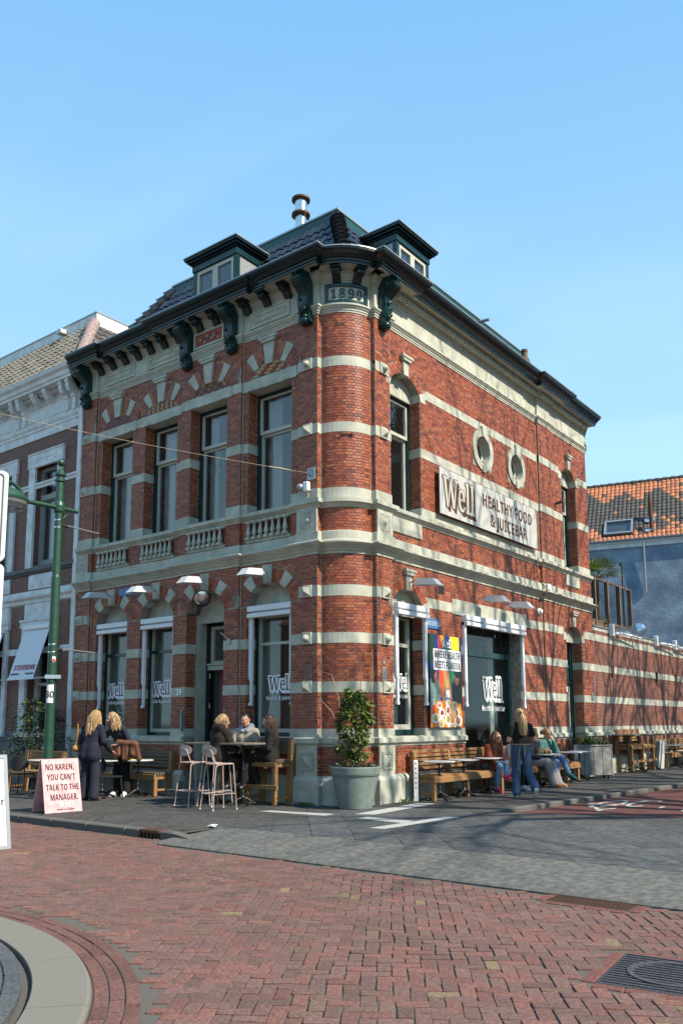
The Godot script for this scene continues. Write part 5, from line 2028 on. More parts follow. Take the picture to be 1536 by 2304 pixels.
func upper_window(root: Node3D, x: float, k: int) -> void:
	var b := MB.new()
	b.lohi(Vector3(x - 0.30, 5.98, -0.06), Vector3(x, 9.0, 0.02))
	b.lohi(Vector3(x + 1.10, 5.98, -0.06), Vector3(x + 1.32, 9.0, 0.02))
	b.lohi(Vector3(x - 0.37, 8.93, -0.06), Vector3(x + 1.38, 9.37, 0.03))
	b.lohi(Vector3(x - 0.38, 9.33, -0.06), Vector3(x + 1.40, 9.37, 0.05))
	for i in 3:
		b.ball(Vector3(x + 0.08 + i * 0.46, 9.14, 0.03), Vector3(0.07, 0.09, 0.02), 8, 6)
	for i in 2:
		b.box(Vector3(x + 0.31 + i * 0.46, 9.16, 0.035), Vector3(0.20, 0.02, 0.02))
	var host := part("window_surround", b, M.white_stone, root)
	b = MB.new()
	ring_box(b, x, x + 1.10, 6.02, 8.93, 0.10, -0.32, -0.20, 0.10)
	ring_box(b, x + 0.10, x + 1.0, 6.12, 7.98, 0.06, -0.30, -0.21, 0.08)
	b.lohi(Vector3(x + 0.1, 7.95, -0.32), Vector3(x + 1.0, 8.10, -0.15))
	part("frame", b, mat(Color(0.25, 0.25, 0.25), 0.5), host)
	pane(FM, x + 0.15, x + 0.95, 8.1, 8.82, -0.26, host)
	pane(FM, x + 0.16, x + 0.94, 6.18, 7.95, -0.26, host)
	b = MB.new()
	var w := 0.42 if k == 0 else 0.3
	for i in 12:
		var a := x + 0.12 + w * i / 12
		b.quad(Vector3(a, 6.1, -0.5 + 0.025 * (i & 1)), Vector3(a + w / 12, 6.1, -0.5 + 0.025 * ((i + 1) & 1)), Vector3(a + w / 12, 8.9, -0.5 + 0.025 * ((i + 1) & 1)), Vector3(a, 8.9, -0.5 + 0.025 * (i & 1)))
	part("curtain", b, M.curtain, host)
	b = MB.new()
	b.lohi(Vector3(x - 0.08, 5.34, -0.06), Vector3(x + 1.22, 5.76, 0.0))
	for q in [x + 0.10, x + 0.57, x + 1.04]:
		var tip := Vector3(q, 5.55, 0.05)
		var c := [Vector3(q - 0.20, 5.38, 0.0), Vector3(q + 0.20, 5.38, 0.0), Vector3(q + 0.20, 5.72, 0.0), Vector3(q - 0.20, 5.72, 0.0)]
		for i in 4:
			b.tri(c[i], c[(i + 1) % 4], tip)
	part("apron_panel", b, M.white_stone, root)

func lower_window(root: Node3D, x: float, k: int) -> void:
	var b := MB.new()
	b.lohi(Vector3(x - 0.28, 1.22, -0.06), Vector3(x, 4.25, 0.03))
	b.lohi(Vector3(x + 1.10, 1.22, -0.06), Vector3(x + 1.30, 4.25, 0.03))
	b.lohi(Vector3(x - 0.34, 4.25, -0.06), Vector3(x + 1.36, 4.48, 0.05))
	b.lohi(Vector3(x - 0.20, 4.48, -0.06), Vector3(x + 1.30, 4.92, 0.015))
	b.lohi(Vector3(x - 0.36, 4.42, -0.06), Vector3(x + 1.38, 4.48, 0.08))
	b.lohi(Vector3(x - 0.34, 1.20, -0.06), Vector3(x + 1.36, 1.30, 0.10))
	var host := part("window_surround", b, M.white_stone, root)
	b = MB.new()
	ring_box(b, x, x + 1.10, 1.25, 4.25, 0.10, -0.42, -0.28)
	b.lohi(Vector3(x + 0.1, 2.62, -0.40), Vector3(x + 1.0, 2.70, -0.30))
	part("frame", b, M.white_stone, host)
	pane(FM, x + 0.1, x + 1.0, 1.35, 4.15, -0.35, host)
	b = MB.new()
	b.lohi(Vector3(x + 0.02, 1.3, -1.0), Vector3(x + 0.4, 4.2, -0.95))
	part("inner_blind", b, M.plaster_in, host)
	if k > 1:
		return
	# drop-arm awning with the firm's name
	var a := MB.new()
	var hi := 4.20
	var lo := 2.80
	var out := 0.50
	a.quad(Vector3(x - 0.06, lo, out), Vector3(x + 1.16, lo, out), Vector3(x + 1.16, hi, 0.06), Vector3(x - 0.06, hi, 0.06))
	a.quad(Vector3(x - 0.06, lo - 0.005, out), Vector3(x - 0.06, hi - 0.012, 0.06), Vector3(x + 1.16, hi - 0.012, 0.06), Vector3(x + 1.16, lo - 0.005, out))
	var aw := part("awning", a, mat(Color(0.70, 0.72, 0.76), 0.8), root)
	a = MB.new()
	a.bar(Vector3(x - 0.08, lo - 0.02, out), Vector3(x + 1.18, lo - 0.02, out), 0.05, 0.06)
	a.bar(Vector3(x - 0.06, lo - 0.02, out), Vector3(x - 0.06, lo + 0.02, 0.03), 0.025, 0.035)
	a.bar(Vector3(x + 1.16, lo - 0.02, out), Vector3(x + 1.16, lo + 0.02, 0.03), 0.025, 0.035)
	a.lohi(Vector3(x - 0.09, hi - 0.02, -0.02), Vector3(x + 1.19, hi + 0.10, 0.12))
	part("awning_frame", a, M.shutter, aw)
	var up := Vector3(0, hi - lo, 0.06 - out).normalized()
	var f := Transform3D(Basis(Vector3(1, 0, 0), up, Vector3(1, 0, 0).cross(up)), Vector3(x + 0.55, lo, out))
	var red := mat(Color(0.30, 0.012, 0.03), 0.7)
	words("lettering", "STEVERINK", 0.20, f, Vector2(0.03, 0.30), 0.006, red, aw, -1.02)
	words("lettering", "makelaars", 0.085, f, Vector2(-0.34, 0.12), 0.006, M.print_dark, aw)
	words("lettering", "taxateurs", 0.085, f, Vector2(0.36, 0.12), 0.006, M.print_dark, aw)

func build_garden_wall() -> void:
	var root := thing("garden_wall", "long red brick garden wall with pale painted bands running away along the side street", "wall")
	var b := MB.new()
	var f := FS
	backing(b, f, 12.86, 34.0, -0.05, -0.1, 4.64, [])
	b.lohi(Vector3(-0.35, -0.1, -34.0), Vector3(-0.32, 4.64, -12.86))
	var wall := part("wall", b, M.mortar, root)
	var list := []
	lay(f, 12.86, 34.0, -0.05, [[0.47, 1.10], [1.43, 2.165], [2.385, 3.17], [3.39, 4.15], [4.38, 4.50]], [], list, 1)
	pieces("brick", "brickwork", unit_box(), func(c): return variant(M.brick, c), M.brick, list, wall, 200)
	for e in [[1.24, 1.43], [2.165, 2.385], [3.17, 3.39], [4.15, 4.38], [4.50, 4.62]]:
		var m := MB.new()
		m.xf = f
		m.lohi(Vector3(12.86, e[0], -0.08), Vector3(34.0, e[1], -0.034))
		part("stone_band", m, M.stone, root)
	var path := PackedVector2Array([Vector2(-0.05, -12.86), Vector2(-0.05, -34)])
	var s := MB.new()
	s.sweep(path, [Vector2(0, -0.1), Vector2(0.10, -0.1), Vector2(0.10, 0.40), Vector2(0.05, 0.47), Vector2(0, 0.49)])
	part("plinth", s, M.stone, root)
	s = MB.new()
	s.sweep(path, [Vector2(0, 1.08), Vector2(0.05, 1.12), Vector2(0.085, 1.14), Vector2(0.085, 1.235), Vector2(0, 1.26)])
	part("plinth_cap", s, M.stone, root)
	s = MB.new()
	s.lohi(Vector3(-0.38, 4.625, -34), Vector3(0.0, 4.665, -12.86))
	part("coping", s, M.zinc, root)
	# folded wall awnings along the top
	for z in [14.4, 19.05, 21.4]:
		var a := MB.new()
		a.xf = FS
		a.bev(Vector3(z, 4.60, 0.04), Vector3(0.14, 0.40, 0.16), 0.02)
		var p := PackedVector3Array()
		for i in 8:
			p.append(FS * Vector3(z + 0.1 + i * 0.32, 4.50 + 0.03 * sin(i * 0.5), 0.14 + 0.02 * i))
		a.xf = Transform3D.IDENTITY
		a.tube(p, PackedFloat32Array([0.055, 0.05, 0.045, 0.04, 0.035, 0.03, 0.03, 0.03]), 7)
		var o := single("folded_umbrella_arm", a, M.shutter, ["nearest", "middle", "farthest"][[14.4, 19.05, 21.4].find(z)] + " of the white folding awning arms on top of the garden wall", "awning arm", "white awning arms on the garden wall")
		var cr := MB.new()
		cr.rod(FS * Vector3(z, 4.4, 0.05), FS * Vector3(z + 0.05, 2.95, 0.0), 0.008, 5)
		cr.box(FS * Vector3(z + 0.06, 3.25, -0.02), Vector3(0.06, 0.36, 0.16))
		part("crank_rod", cr, M.rust, o)
	# extract duct behind the wall
	var d := MB.new()
	d.tube(PackedVector3Array([Vector3(-0.9, 4.85, -17.0), Vector3(-0.9, 4.85, -18.9)]), PackedFloat32Array([0.22, 0.22]), 14)
	d.tube(PackedVector3Array([Vector3(-0.9, 4.85, -18.9), Vector3(-0.9, 4.95, -19.6), Vector3(-0.85, 5.2, -20.0)]), PackedFloat32Array([0.25, 0.25, 0.27]), 14, false)
	d.lohi(Vector3(-1.2, 4.3, -18.9), Vector3(-0.6, 5.15, -18.2))
	single("air_duct", d, M.steel, "silver ventilation duct with an open mouth behind the garden wall", "duct")

func build_terrace() -> void:
	var root := thing("terrace_screen", "roof terrace screen of dark posts and wire on brown boards above the garden wall", "fence")
	var floor_ := MB.new()
	floor_.lohi(Vector3(-6, 4.35, -19.6), Vector3(-0.75, 4.55, -13.0))
	part("terrace_floor", floor_, M.wood_grey, root)
	var brown := mat(Color(0.20, 0.11, 0.065), 0.8)
	var x := -1.0
	for i in 5:
		for j in 2:
			var b := MB.new()
			b.bev(Vector3(x, 4.74 + j * 0.26, -13.2 - 1.25 * i - 0.62), Vector3(0.04, 0.25, 1.23), 0.006)
			part("board", b, brown, root)
	for i in 6:
		var b := MB.new()
		var z := -13.2 - 1.24 * i
		b.lohi(Vector3(x - 0.07, 4.55, z - 0.05), Vector3(x + 0.07, 6.72, z + 0.05))
		part("post", b, M.wood_grey, root)
	for y in [6.66, 5.12]:
		var b := MB.new()
		b.lohi(Vector3(x - 0.04, y, -19.4), Vector3(x + 0.04, y + 0.06, -13.2))
		part("rail", b, M.wood_grey, root)
	var mesh_ := MB.new()
	for i in 62:
		mesh_.box(Vector3(x, 5.9, -13.2 - i * 0.1), Vector3(0.006, 1.5, 0.006))
	for j in 15:
		mesh_.box(Vector3(x, 5.18 + j * 0.1, -16.3), Vector3(0.006, 0.006, 6.2))
	part("wire_mesh", mesh_, M.black_iron, root).set_meta("kind", "stuff")
	var s := MB.new()
	s.lohi(Vector3(-3.4, 5.3, -18.9), Vector3(-2.8, 6.0, -18.0))
	for j in 6:
		s.lohi(Vector3(-2.4, 5.2 + j * 0.2, -18.2), Vector3(-2.36, 5.3 + j * 0.2, -17.0))
	part("terrace_furniture", s, M.wood, root)
	# climbing greenery and a fan palm behind the wire
	var leaf := MB.new()
	leaf.tri(Vector3(-0.5, 0, 0), Vector3(0.5, 0, 0), Vector3(0, 1.0, 0.1))
	var l := []
	for i in 900:
		var p := Vector3(-1.4 + rng.randf_range(-0.3, 0.25), 5.2 + rng.randf() * 1.5, -13.4 - rng.randf() * 2.6)
		l.append([Transform3D(Basis.from_euler(Vector3(rng.randf() * 6, rng.randf() * 6, 0)).scaled(Vector3.ONE * 0.07), p), Color(0.09, 0.075, 0.03) * rng.randf_range(0.5, 1.4), Vector3.UP])
	var cl := thing("climbing_plant", "brownish climbing plant filling the left end of the terrace screen", "plant")
	stuff("foliage", leaf.mesh(), M.leaf, l, cl)
	var palm := thing("palm", "fan palm whose yellow green leaves rise above the terrace screen", "palm", Vector3(-1.6, 5.15, -17.6))
	var t := MB.new()
	t.tube(PackedVector3Array([Vector3.ZERO, Vector3(0, 1.9, 0)]), PackedFloat32Array([0.09, 0.07]), 8)
	part("trunk", t, M.bark, palm)
	for i in 15:
		var fr := MB.new()
		var an := TAU * i / 15.0 * 2.4
		var el := rng.randf_range(-0.15, 1.15)
		var d := Vector3(cos(an) * cos(el), sin(el), sin(an) * cos(el))
		var hub := Vector3(0, 1.95, 0) + d * 0.38
		fr.col = Color(0.16, 0.20, 0.03) * rng.randf_range(0.7, 1.25)
		fr.rod(Vector3(0, 1.85, 0), hub, 0.012, 4)
		var side := d.cross(Vector3.UP).normalized()
		var upv := side.cross(d)
		for k in 15:
			var a := -1.35 + 2.7 * k / 14.0
			var tip := hub + (d * cos(a) + side * sin(a)) * 0.80 - Vector3(0, 0.10, 0)
			var w := (side * cos(a) - d * sin(a)) * 0.028
			fr.tri(hub, hub.lerp(tip, 0.5) + w, tip)
			fr.tri(hub, tip, hub.lerp(tip, 0.5) - w + upv * 0.01)
		part("frond", fr, M.leaf, palm)
	var pole := MB.new()
	pole.rod(Vector3(-1.0, 4.6, -18.7), Vector3(-1.0, 7.65, -18.7), 0.03, 6)
	pole.box(Vector3(-1.0, 7.6, -18.6), Vector3(0.05, 0.12, 0.25))
	var lp := single("terrace_pole", pole, M.black_iron, "thin dark pole holding a string of bulbs above the terrace", "pole")
	var st := MB.new()
	var q := PackedVector3Array()
	for i in 13:
		var u := i / 12.0
		q.append(Vector3(-1.0 - 3.5 * u, 7.6 - 0.5 * sin(u * PI), -18.7 + 5.0 * u))
	st.tube(q, PackedFloat32Array([0.008]), 4)
	for i in [2, 5, 8]:
		st.ball(q[i] - Vector3(0, 0.09, 0), Vector3(0.04, 0.06, 0.04), 7, 5)
	part("string_lights", st, M.black_iron, lp)
	# small weed sprout hanging on the boarding
	var wl := []
	for i in 60:
		wl.append([Transform3D(Basis.from_euler(Vector3(rng.randf() * 6, rng.randf() * 6, 0)).scaled(Vector3.ONE * 0.06), Vector3(-0.92, 5.15, -16.6) + Vector3(rng.randfn(0, 0.05), rng.randfn(0, 0.08), rng.randfn(0, 0.08))), Color(0.13, 0.15, 0.05), Vector3.UP])
	stuff("weed", leaf.mesh(), M.leaf, wl, root)

func build_blue_house() -> void:
	var root := thing("blue_house", "blue rendered house with an orange and black patterned tile roof behind the garden wall", "building", Vector3(-4.2, 0, -28.0), deg_to_rad(13.0))
	var b := MB.new()
	b.lohi(Vector3(-14, -0.2, -9), Vector3(14, 10.38, 0))
	var wall := part("wall", b, M.blue_wall, root)
	b = MB.new()
	b.lohi(Vector3(-14, 10.22, 0.0), Vector3(14, 10.44, 0.06))
	b.lohi(Vector3(-14, 10.44, 0.0), Vector3(14, 10.62, 0.10))
	part("eaves_board", b, M.white_stone, wall)
	b = MB.new()
	b.sweep(PackedVector2Array([Vector2(-14, 0.10), Vector2(14, 0.10)]), [Vector2(0, 10.54), Vector2(0.08, 10.55), Vector2(0.10, 10.62), Vector2(0.08, 10.64), Vector2(0, 10.58)])
	part("gutter", b, M.zinc, wall)
	b = MB.new()
	b.rod(Vector3(1.1, 10.5, 0.14), Vector3(1.1, 7.9, 0.06), 0.045, 8)
	part("downpipe", b, M.zinc, wall)
	b = MB.new()
	var e0 := Vector3(-14, 10.60, 0.12)
	var e1 := Vector3(14, 10.60, 0.12)
	var t0 := Vector3(-14, 14.3, -3.0)
	var t1 := Vector3(14, 14.3, -3.0)
	b.quad(e0, e1, t1, t0)
	b.quad(t0, t1, Vector3(14, 10.78, -6.2), Vector3(-14, 10.78, -6.2))
	for s in [-14, 14]:
		b.tri(Vector3(s, 10.5, 0), Vector3(s, 14.3, -3.0), Vector3(s, 10.5, -6.2))
	var roof := part("roof", b, mat(Color(0.04, 0.03, 0.025), 0.9), root)
	var f := slope_frame(e0 + Vector3(0, 0.02, 0.02), e1 - e0, t0 - e0)
	var up := (t0 - e0).length()
	var tone := func(x: float, y: float) -> Color:
		var p := fposmod(x, 1.75) / 1.75
		var zig := absf(p - 0.5) * 2.0
		var dark := y > 0.55 + 0.75 * zig and y < up - 0.75 - 0.9 * (1.0 - zig)
		if x > 15.2 and x < 17.2 and y > 0.5 and y < 1.4:
			dark = rng.randf() < 0.5
		if rng.randf() < 0.05:
			dark = not dark
		return (Color(0.055, 0.052, 0.046) if dark else Color(0.40, 0.145, 0.065)) * rng.randf_range(0.75, 1.25)
	var list := tile_slope(f, 28.0, up - 0.05, 0, 0, 0.215, 0.27, tone, [[13.2, 14.6, 0.4, 1.5]])
	pieces("tile", "tiles", pantile(), func(c): return variant(M.tile, c), M.tile, list, roof, 280)
	b = MB.new()
	for i in 70:
		b.tube(PackedVector3Array([t0 + Vector3(i * 0.4, 0.03, 0), t0 + Vector3(i * 0.4 + 0.06, 0.03, 0), t0 + Vector3(i * 0.4 + 0.42, 0.02, 0)]), PackedFloat32Array([0.15, 0.14, 0.11]), 8)
	part("ridge_tiles", b, variant(M.tile, Color(0.06, 0.06, 0.062)), roof).set_meta("kind", "stuff")
	b = MB.new()
	b.xf = f
	ring_box(b, 13.2, 14.6, 0.4, 1.5, 0.1, 0.0, 0.14)
	var sk := part("skylight", b, M.zinc, roof)
	pane(f, 13.3, 14.5, 0.5, 1.4, 0.08, sk)
	for e in [[15.5, 0.55, 0.95], [15.45, 1.35, 1.3], [17.9, 1.0, 1.2]]:
		var p: Vector3 = f * Vector3(e[0], e[1], 0.05)
		b = MB.new()
		b.lathe([Vector2(0.11, -0.2), Vector2(0.10, e[2] * 0.7), Vector2(0.055, e[2]), Vector2(0.0, e[2] + 0.02)], p, 12)
		var pipe := part("vent_pipe", b, M.rust, roof)
		b = MB.new()
		b.xf = Transform3D(f.basis, p)
		for i in 7:
			b.box(Vector3(rng.randf_range(-0.2, 0.2), rng.randf_range(-0.16, 0.16), 0.05), Vector3(0.22, 0.16, 0.04))
		part("lead_flashing", b, M.steel if false else mat(Color(0.55, 0.58, 0.62), 0.35, 0.6), pipe)

# houses over the street and bare planes along the side street: outside the frame, seen in the panes and by their shade
func build_opposite() -> void:
	for k in 5:
		var root := thing("street_house", ["red brick house across the street, farthest left", "cream house across the street", "dark red house across the street, opposite the doorway", "pale plastered house across the street", "orange brick house across the street, behind the camera"][k], "building", Vector3(-26 + k * 9.0, 0, 31.0), PI)
		var b := MB.new()
		b.lohi(Vector3(-4.45, -0.2, -8), Vector3(4.45, 8.6 + (k % 2), 0))
		part("wall", b, mat([Color(0.25, 0.12, 0.08), Color(0.5, 0.48, 0.42), Color(0.20, 0.09, 0.07), Color(0.55, 0.52, 0.48), Color(0.28, 0.14, 0.09)][k], 0.9), root)
		b = MB.new()
		var h: float = 8.6 + (k % 2)
		b.xf = Transform3D(Basis(Vector3(0, 0, 1), Vector3(0, 1, 0), Vector3(-1, 0, 0)), Vector3.ZERO)
		b.prism(PackedVector2Array([Vector2(0.3, h), Vector2(-4, h + 3.4), Vector2(-8.2, h)]), -4.45, 4.45)
		part("roof", b, mat(Color(0.22, 0.075, 0.045), 0.85), root)
		for i in 3:
			for j in 2:
				b = MB.new()
				ring_box(b, -3.6 + i * 2.7, -2.1 + i * 2.7, 1.2 + j * 4.0, 3.8 + j * 4.0, 0.12, 0.0, 0.06)
				b.lohi(Vector3(-3.6 + i * 2.7, 2.9 + j * 4.0, 0.0), Vector3(-2.1 + i * 2.7, 3.0 + j * 4.0, 0.05))
				var w := part("window", b, M.white_stone, root)
				b = MB.new()
				b.lohi(Vector3(-3.5 + i * 2.7, 1.3 + j * 4.0, 0.0), Vector3(-2.2 + i * 2.7, 3.7 + j * 4.0, 0.02))
				part("pane", b, mat(Color(0.02, 0.025, 0.03), 0.05), w)
	for k in 4:
		var root := thing("side_house", ["sand coloured house across the side street", "dark brick house across the side street", "white house across the side street", "red brick house farthest along the side street"][k], "building", Vector3(33.0, 0, 2.0 - k * 10.0), -PI / 2)
		var b := MB.new()
		b.lohi(Vector3(-4.9, -0.2, -8), Vector3(4.9, 7.4 + (k % 2) * 0.8, 0))
		part("wall", b, mat([Color(0.5, 0.45, 0.36), Color(0.24, 0.10, 0.07), Color(0.55, 0.53, 0.5), Color(0.27, 0.12, 0.08)][k], 0.9), root)
		b = MB.new()
		var h: float = 7.4 + (k % 2) * 0.8
		b.xf = Transform3D(Basis(Vector3(0, 0, 1), Vector3(0, 1, 0), Vector3(-1, 0, 0)), Vector3.ZERO)
		b.prism(PackedVector2Array([Vector2(0.3, h), Vector2(-4, h + 3.0), Vector2(-8.2, h)]), -4.9, 4.9)
		part("roof", b, mat(Color(0.26, 0.08, 0.045), 0.85), root)
		for i in 3:
			for j in 2:
				b = MB.new()
				ring_box(b, -3.9 + i * 3.0, -2.3 + i * 3.0, 1.0 + j * 3.5, 3.2 + j * 3.5, 0.12, 0.0, 0.06)
				var w := part("window", b, M.white_stone, root)
				b = MB.new()
				b.lohi(Vector3(-3.8 + i * 3.0, 1.1 + j * 3.5, 0.0), Vector3(-2.4 + i * 3.0, 3.1 + j * 3.5, 0.02))
				part("pane", b, mat(Color(0.02, 0.025, 0.03), 0.05), w)

func branch(b: MB, p: Vector3, d: Vector3, len_: float, r: float, depth: int) -> void:
	var pts := PackedVector3Array([p])
	var rad := PackedFloat32Array([r])
	var q := p
	var dir := d
	var n := 4 if depth > 1 else 3
	for i in n:
		dir = (dir + Vector3(rng.randf_range(-0.2, 0.2), rng.randf_range(-0.08, 0.16), rng.randf_range(-0.2, 0.2))).normalized()
		q += dir * len_ / n
		pts.append(q)
		rad.append(r * (1.0 - 0.42 * (i + 1) / n))
		if depth > 0 and i > 0:
			var k := 2 if depth == 2 else 1
			for j in k:
				var ax := dir.cross(Vector3(rng.randf_range(-1, 1), rng.randf_range(-1, 1), rng.randf_range(-1, 1))).normalized()
				var nd := dir.rotated(ax, rng.randf_range(0.45, 0.95))
				branch(b, q, nd, len_ * rng.randf_range(0.55, 0.75), rad[-1] * 0.62, depth - 1)
	b.tube(pts, rad, 6 if depth > 2 else 4 if depth > 0 else 3, false)

func build_trees() -> void:
	var spots := [[17.0, -5.5], [16.5, -12.5], [16.0, -20.0], [15.5, -29.0]]
	for k in spots.size():
		rng.seed = 900 + k
		var root := thing("bare_tree", ["bare plane tree nearest the corner, over the side street", "second bare plane tree along the side street", "third bare plane tree, opposite the garden wall", "farthest bare plane tree of the side street"][k], "tree", Vector3(spots[k][0], -0.2, spots[k][1]))
		root.scale = Vector3.ONE * 1.35
		var t := MB.new()
		t.tube(PackedVector3Array([Vector3.ZERO, Vector3(0.05, 3, 0), Vector3(0.0, 6.5, 0.1)]), PackedFloat32Array([0.36, 0.28, 0.22]), 10)
		part("trunk", t, M.bark, root)
		var c := MB.new()
		for i in 6:
			var a := TAU * i / 6.0 + rng.randf()
			branch(c, Vector3(0, 5.2 + i * 0.28, 0.1), Vector3(cos(a) * 0.42, 0.95, sin(a) * 0.42).normalized(), 5.6, 0.19, 3)
		part("crown", c, M.bark, root)
	rng.seed = 77
# ------------------------------------------------------------------ street furniture
# slatted bench; x along it, z towards the sitter's knees. h: seat height above the pavement
func make_bench(called: String, label: String, cat: String, group: String, len_: float, h: float, back: float, old: bool) -> Node3D:
	var t := thing(called, label, cat, Vector3.ZERO, 0.0, group)
	var m: Material = M.wood_grey if old else M.wood
	var deep := 0.46
	for i in 7:
		var b := MB.new()
		b.bev(Vector3(0, h - 0.03, 0.04 + i * deep / 6.6), Vector3(len_, 0.06, 0.045), 0.005)
		part("seat_slat", b, m, t)
	var b := MB.new()
	b.bev(Vector3(0, h - 0.10, deep + 0.03), Vector3(len_, 0.12 if h < 0.7 else 0.09, 0.05), 0.006)
	part("front_rail", b, M.wood, t)
	for i in 5:
		b = MB.new()
		var y := h + 0.13 + i * (back - h - 0.16) / 4.0
		b.bev(Vector3(0, y, -0.02 - 0.06 * (y - h)), Vector3(len_, 0.062, 0.032), 0.005)
		part("back_slat", b, m, t)
	var n := 3 if len_ > 1.6 else 2
	for i in n:
		var x := lerpf(-len_ / 2 + 0.07, len_ / 2 - 0.07, float(i) / (n - 1))
		b = MB.new()
		b.bev(Vector3(x, (h - 0.15) / 2, deep - 0.02), Vector3(0.095, h - 0.15, 0.095), 0.008)
		part("leg", b, M.wood, t)
		b = MB.new()
		b.bar(Vector3(x, 0, 0.02), Vector3(x, back - 0.03, -0.055 - 0.04 * (back - h)), 0.12, 0.09, Vector3.RIGHT)
		part("back_post", b, M.wood, t)
		b = MB.new()
		b.bev(Vector3(x, h - 0.11, deep / 2), Vector3(0.05, 0.09, deep), 0.005)
		b.bev(Vector3(x, 0.14, deep / 2), Vector3(0.045, 0.05, deep - 0.1), 0.005)
		part("cross_rail", b, M.wood, t)
	if h > 0.7:
		b = MB.new()
		b.bev(Vector3(0, 0.36, deep + 0.05), Vector3(len_ + 0.12, 0.085, 0.06), 0.006)
		part("foot_rail", b, M.wood, t)
	return t

func make_table(called: String, label: String, group: String, h: float, r: float, square: bool) -> Node3D:
	var t := thing(called, label, "table", Vector3.ZERO, 0.0, group)
	var b := MB.new()
	if square:
		b.bev(Vector3(0, h - 0.02, 0), Vector3(r * 2, 0.035, r * 2), 0.005)
		part("tabletop", b, M.table_wood, t)
	else:
		b.lathe([Vector2(0, h - 0.028), Vector2(r - 0.01, h - 0.028), Vector2(r, h - 0.018), Vector2(r, h - 0.004), Vector2(r - 0.006, h), Vector2(0, h)], Vector3.ZERO, 36)
		part("tabletop", b, M.table_white, t)
	b = MB.new()
	b.lathe([Vector2(0.045, 0.10), Vector2(0.05, 0.16), Vector2(0.03, 0.20), Vector2(0.022, 0.26), Vector2(0.03, 0.28), Vector2(0.022, 0.30), Vector2(0.020, h * 0.55), Vector2(0.034, h * 0.56), Vector2(0.034, h * 0.575), Vector2(0.020, h * 0.59), Vector2(0.020, h - 0.09), Vector2(0.05, h - 0.05), Vector2(0.14, h - 0.03)], Vector3.ZERO, 12)
	part("column", b, M.black_iron, t)
	for i in 4:
		var a := TAU * i / 4 + 0.5
		var d := Vector3(cos(a), 0, sin(a))
		b = MB.new()
		b.tube(PackedVector3Array([Vector3(0, 0.15, 0), d * 0.09 + Vector3(0, 0.135, 0), d * 0.2 + Vector3(0, 0.06, 0), d * 0.30 + Vector3(0, 0.03, 0)]), PackedFloat32Array([0.035, 0.03, 0.022, 0.026]), 7)
		part("foot", b, M.black_iron, t)
	return t

func bent(b: MB, pts: Array, r: float, seg := 6) -> void:
	var p := PackedVector3Array()
	for k in pts.size():
		if k == 0 or k == pts.size() - 1:
			p.append(pts[k])
		else:
			var a: Vector3 = pts[k - 1]
			var m: Vector3 = pts[k]
			var c: Vector3 = pts[k + 1]
			var q := minf(0.05, minf((m - a).length(), (c - m).length()) * 0.4)
			var s := m + (a - m).normalized() * q
			var e := m + (c - m).normalized() * q
			p.append_array(PackedVector3Array([s, s.lerp(m, 0.55).lerp(m.lerp(e, 0.45), 0.5), e]))
	b.tube(p, PackedFloat32Array([r]), seg)

func curved_back(b: MB, w: float, y0: float, y1: float, z: float, thick: float, bow: float) -> void:
	var n := 10
	var m := 8
	for s in 2:
		var off := thick * (s - 0.5)
		for i in n:
			for j in m:
				var q := []
				for e in [[i, j], [i + 1, j], [i + 1, j + 1], [i, j + 1]]:
					var u: float = float(e[0]) / n * 2 - 1
					var v: float = float(e[1]) / m * 2 - 1
					var sq := sqrt(maxf(1.0 - 0.5 * v * v, 0.0))      # rounded corners
					var uu := u * lerpf(1.0, sq, absf(v))
					var vv := v * lerpf(1.0, sqrt(maxf(1.0 - 0.5 * u * u, 0.0)), absf(u))
					q.append(Vector3(uu * w / 2, (y0 + y1) / 2 + vv * (y1 - y0) / 2, z + bow * uu * uu + off))
				if s == 1:
					b.quad(q[0], q[1], q[2], q[3])
				else:
					b.quad(q[1], q[0], q[3], q[2])

func make_stool(label: String) -> Node3D:      # faces +z; 0.86 high seat
	var t := thing("bar_stool", label, "bar stool", Vector3.ZERO, 0.0, "pink bar stools at the high tables")
	var b := MB.new()
	b.bev(Vector3(0, 0.855, 0.0), Vector3(0.42, 0.022, 0.40), 0.010)
	part("seat", b, M.pink_metal, t)
	b = MB.new()
	curved_back(b, 0.40, 0.99, 1.21, -0.24, 0.02, 0.05)
	part("backrest", b, M.pink_metal, t)
	for s in [-1, 1]:
		b = MB.new()
		bent(b, [Vector3(s * 0.235, 0, -0.27), Vector3(s * 0.185, 0.83, -0.19), Vector3(s * 0.19, 0.87, 0.19), Vector3(s * 0.235, 0, 0.25)], 0.012)
		part("leg", b, M.pink_metal, t)
		b = MB.new()
		bent(b, [Vector3(s * 0.185, 0.84, -0.18), Vector3(s * 0.10, 1.12, -0.25), Vector3(0, 1.12, -0.255)], 0.011)
		part("back_tube", b, M.pink_metal, t)
	b = MB.new()
	for s in [-1, 1]:
		b.rod(Vector3(s * 0.222, 0.30, -0.24), Vector3(s * 0.222, 0.30, 0.232), 0.009, 6)
		b.rod(Vector3(-0.222, 0.30, s * 0.236), Vector3(0.222, 0.30, s * 0.236), 0.009, 6)
	part("foot_ring", b, M.pink_metal, t)
	b = MB.new()
	for s in [-1, 1]:
		for q in [-0.27, 0.25]:
			b.ball(Vector3(s * 0.236, 0.012, q), Vector3(0.016, 0.014, 0.016), 8, 5)
	part("glide", b, M.print_white, t)
	return t

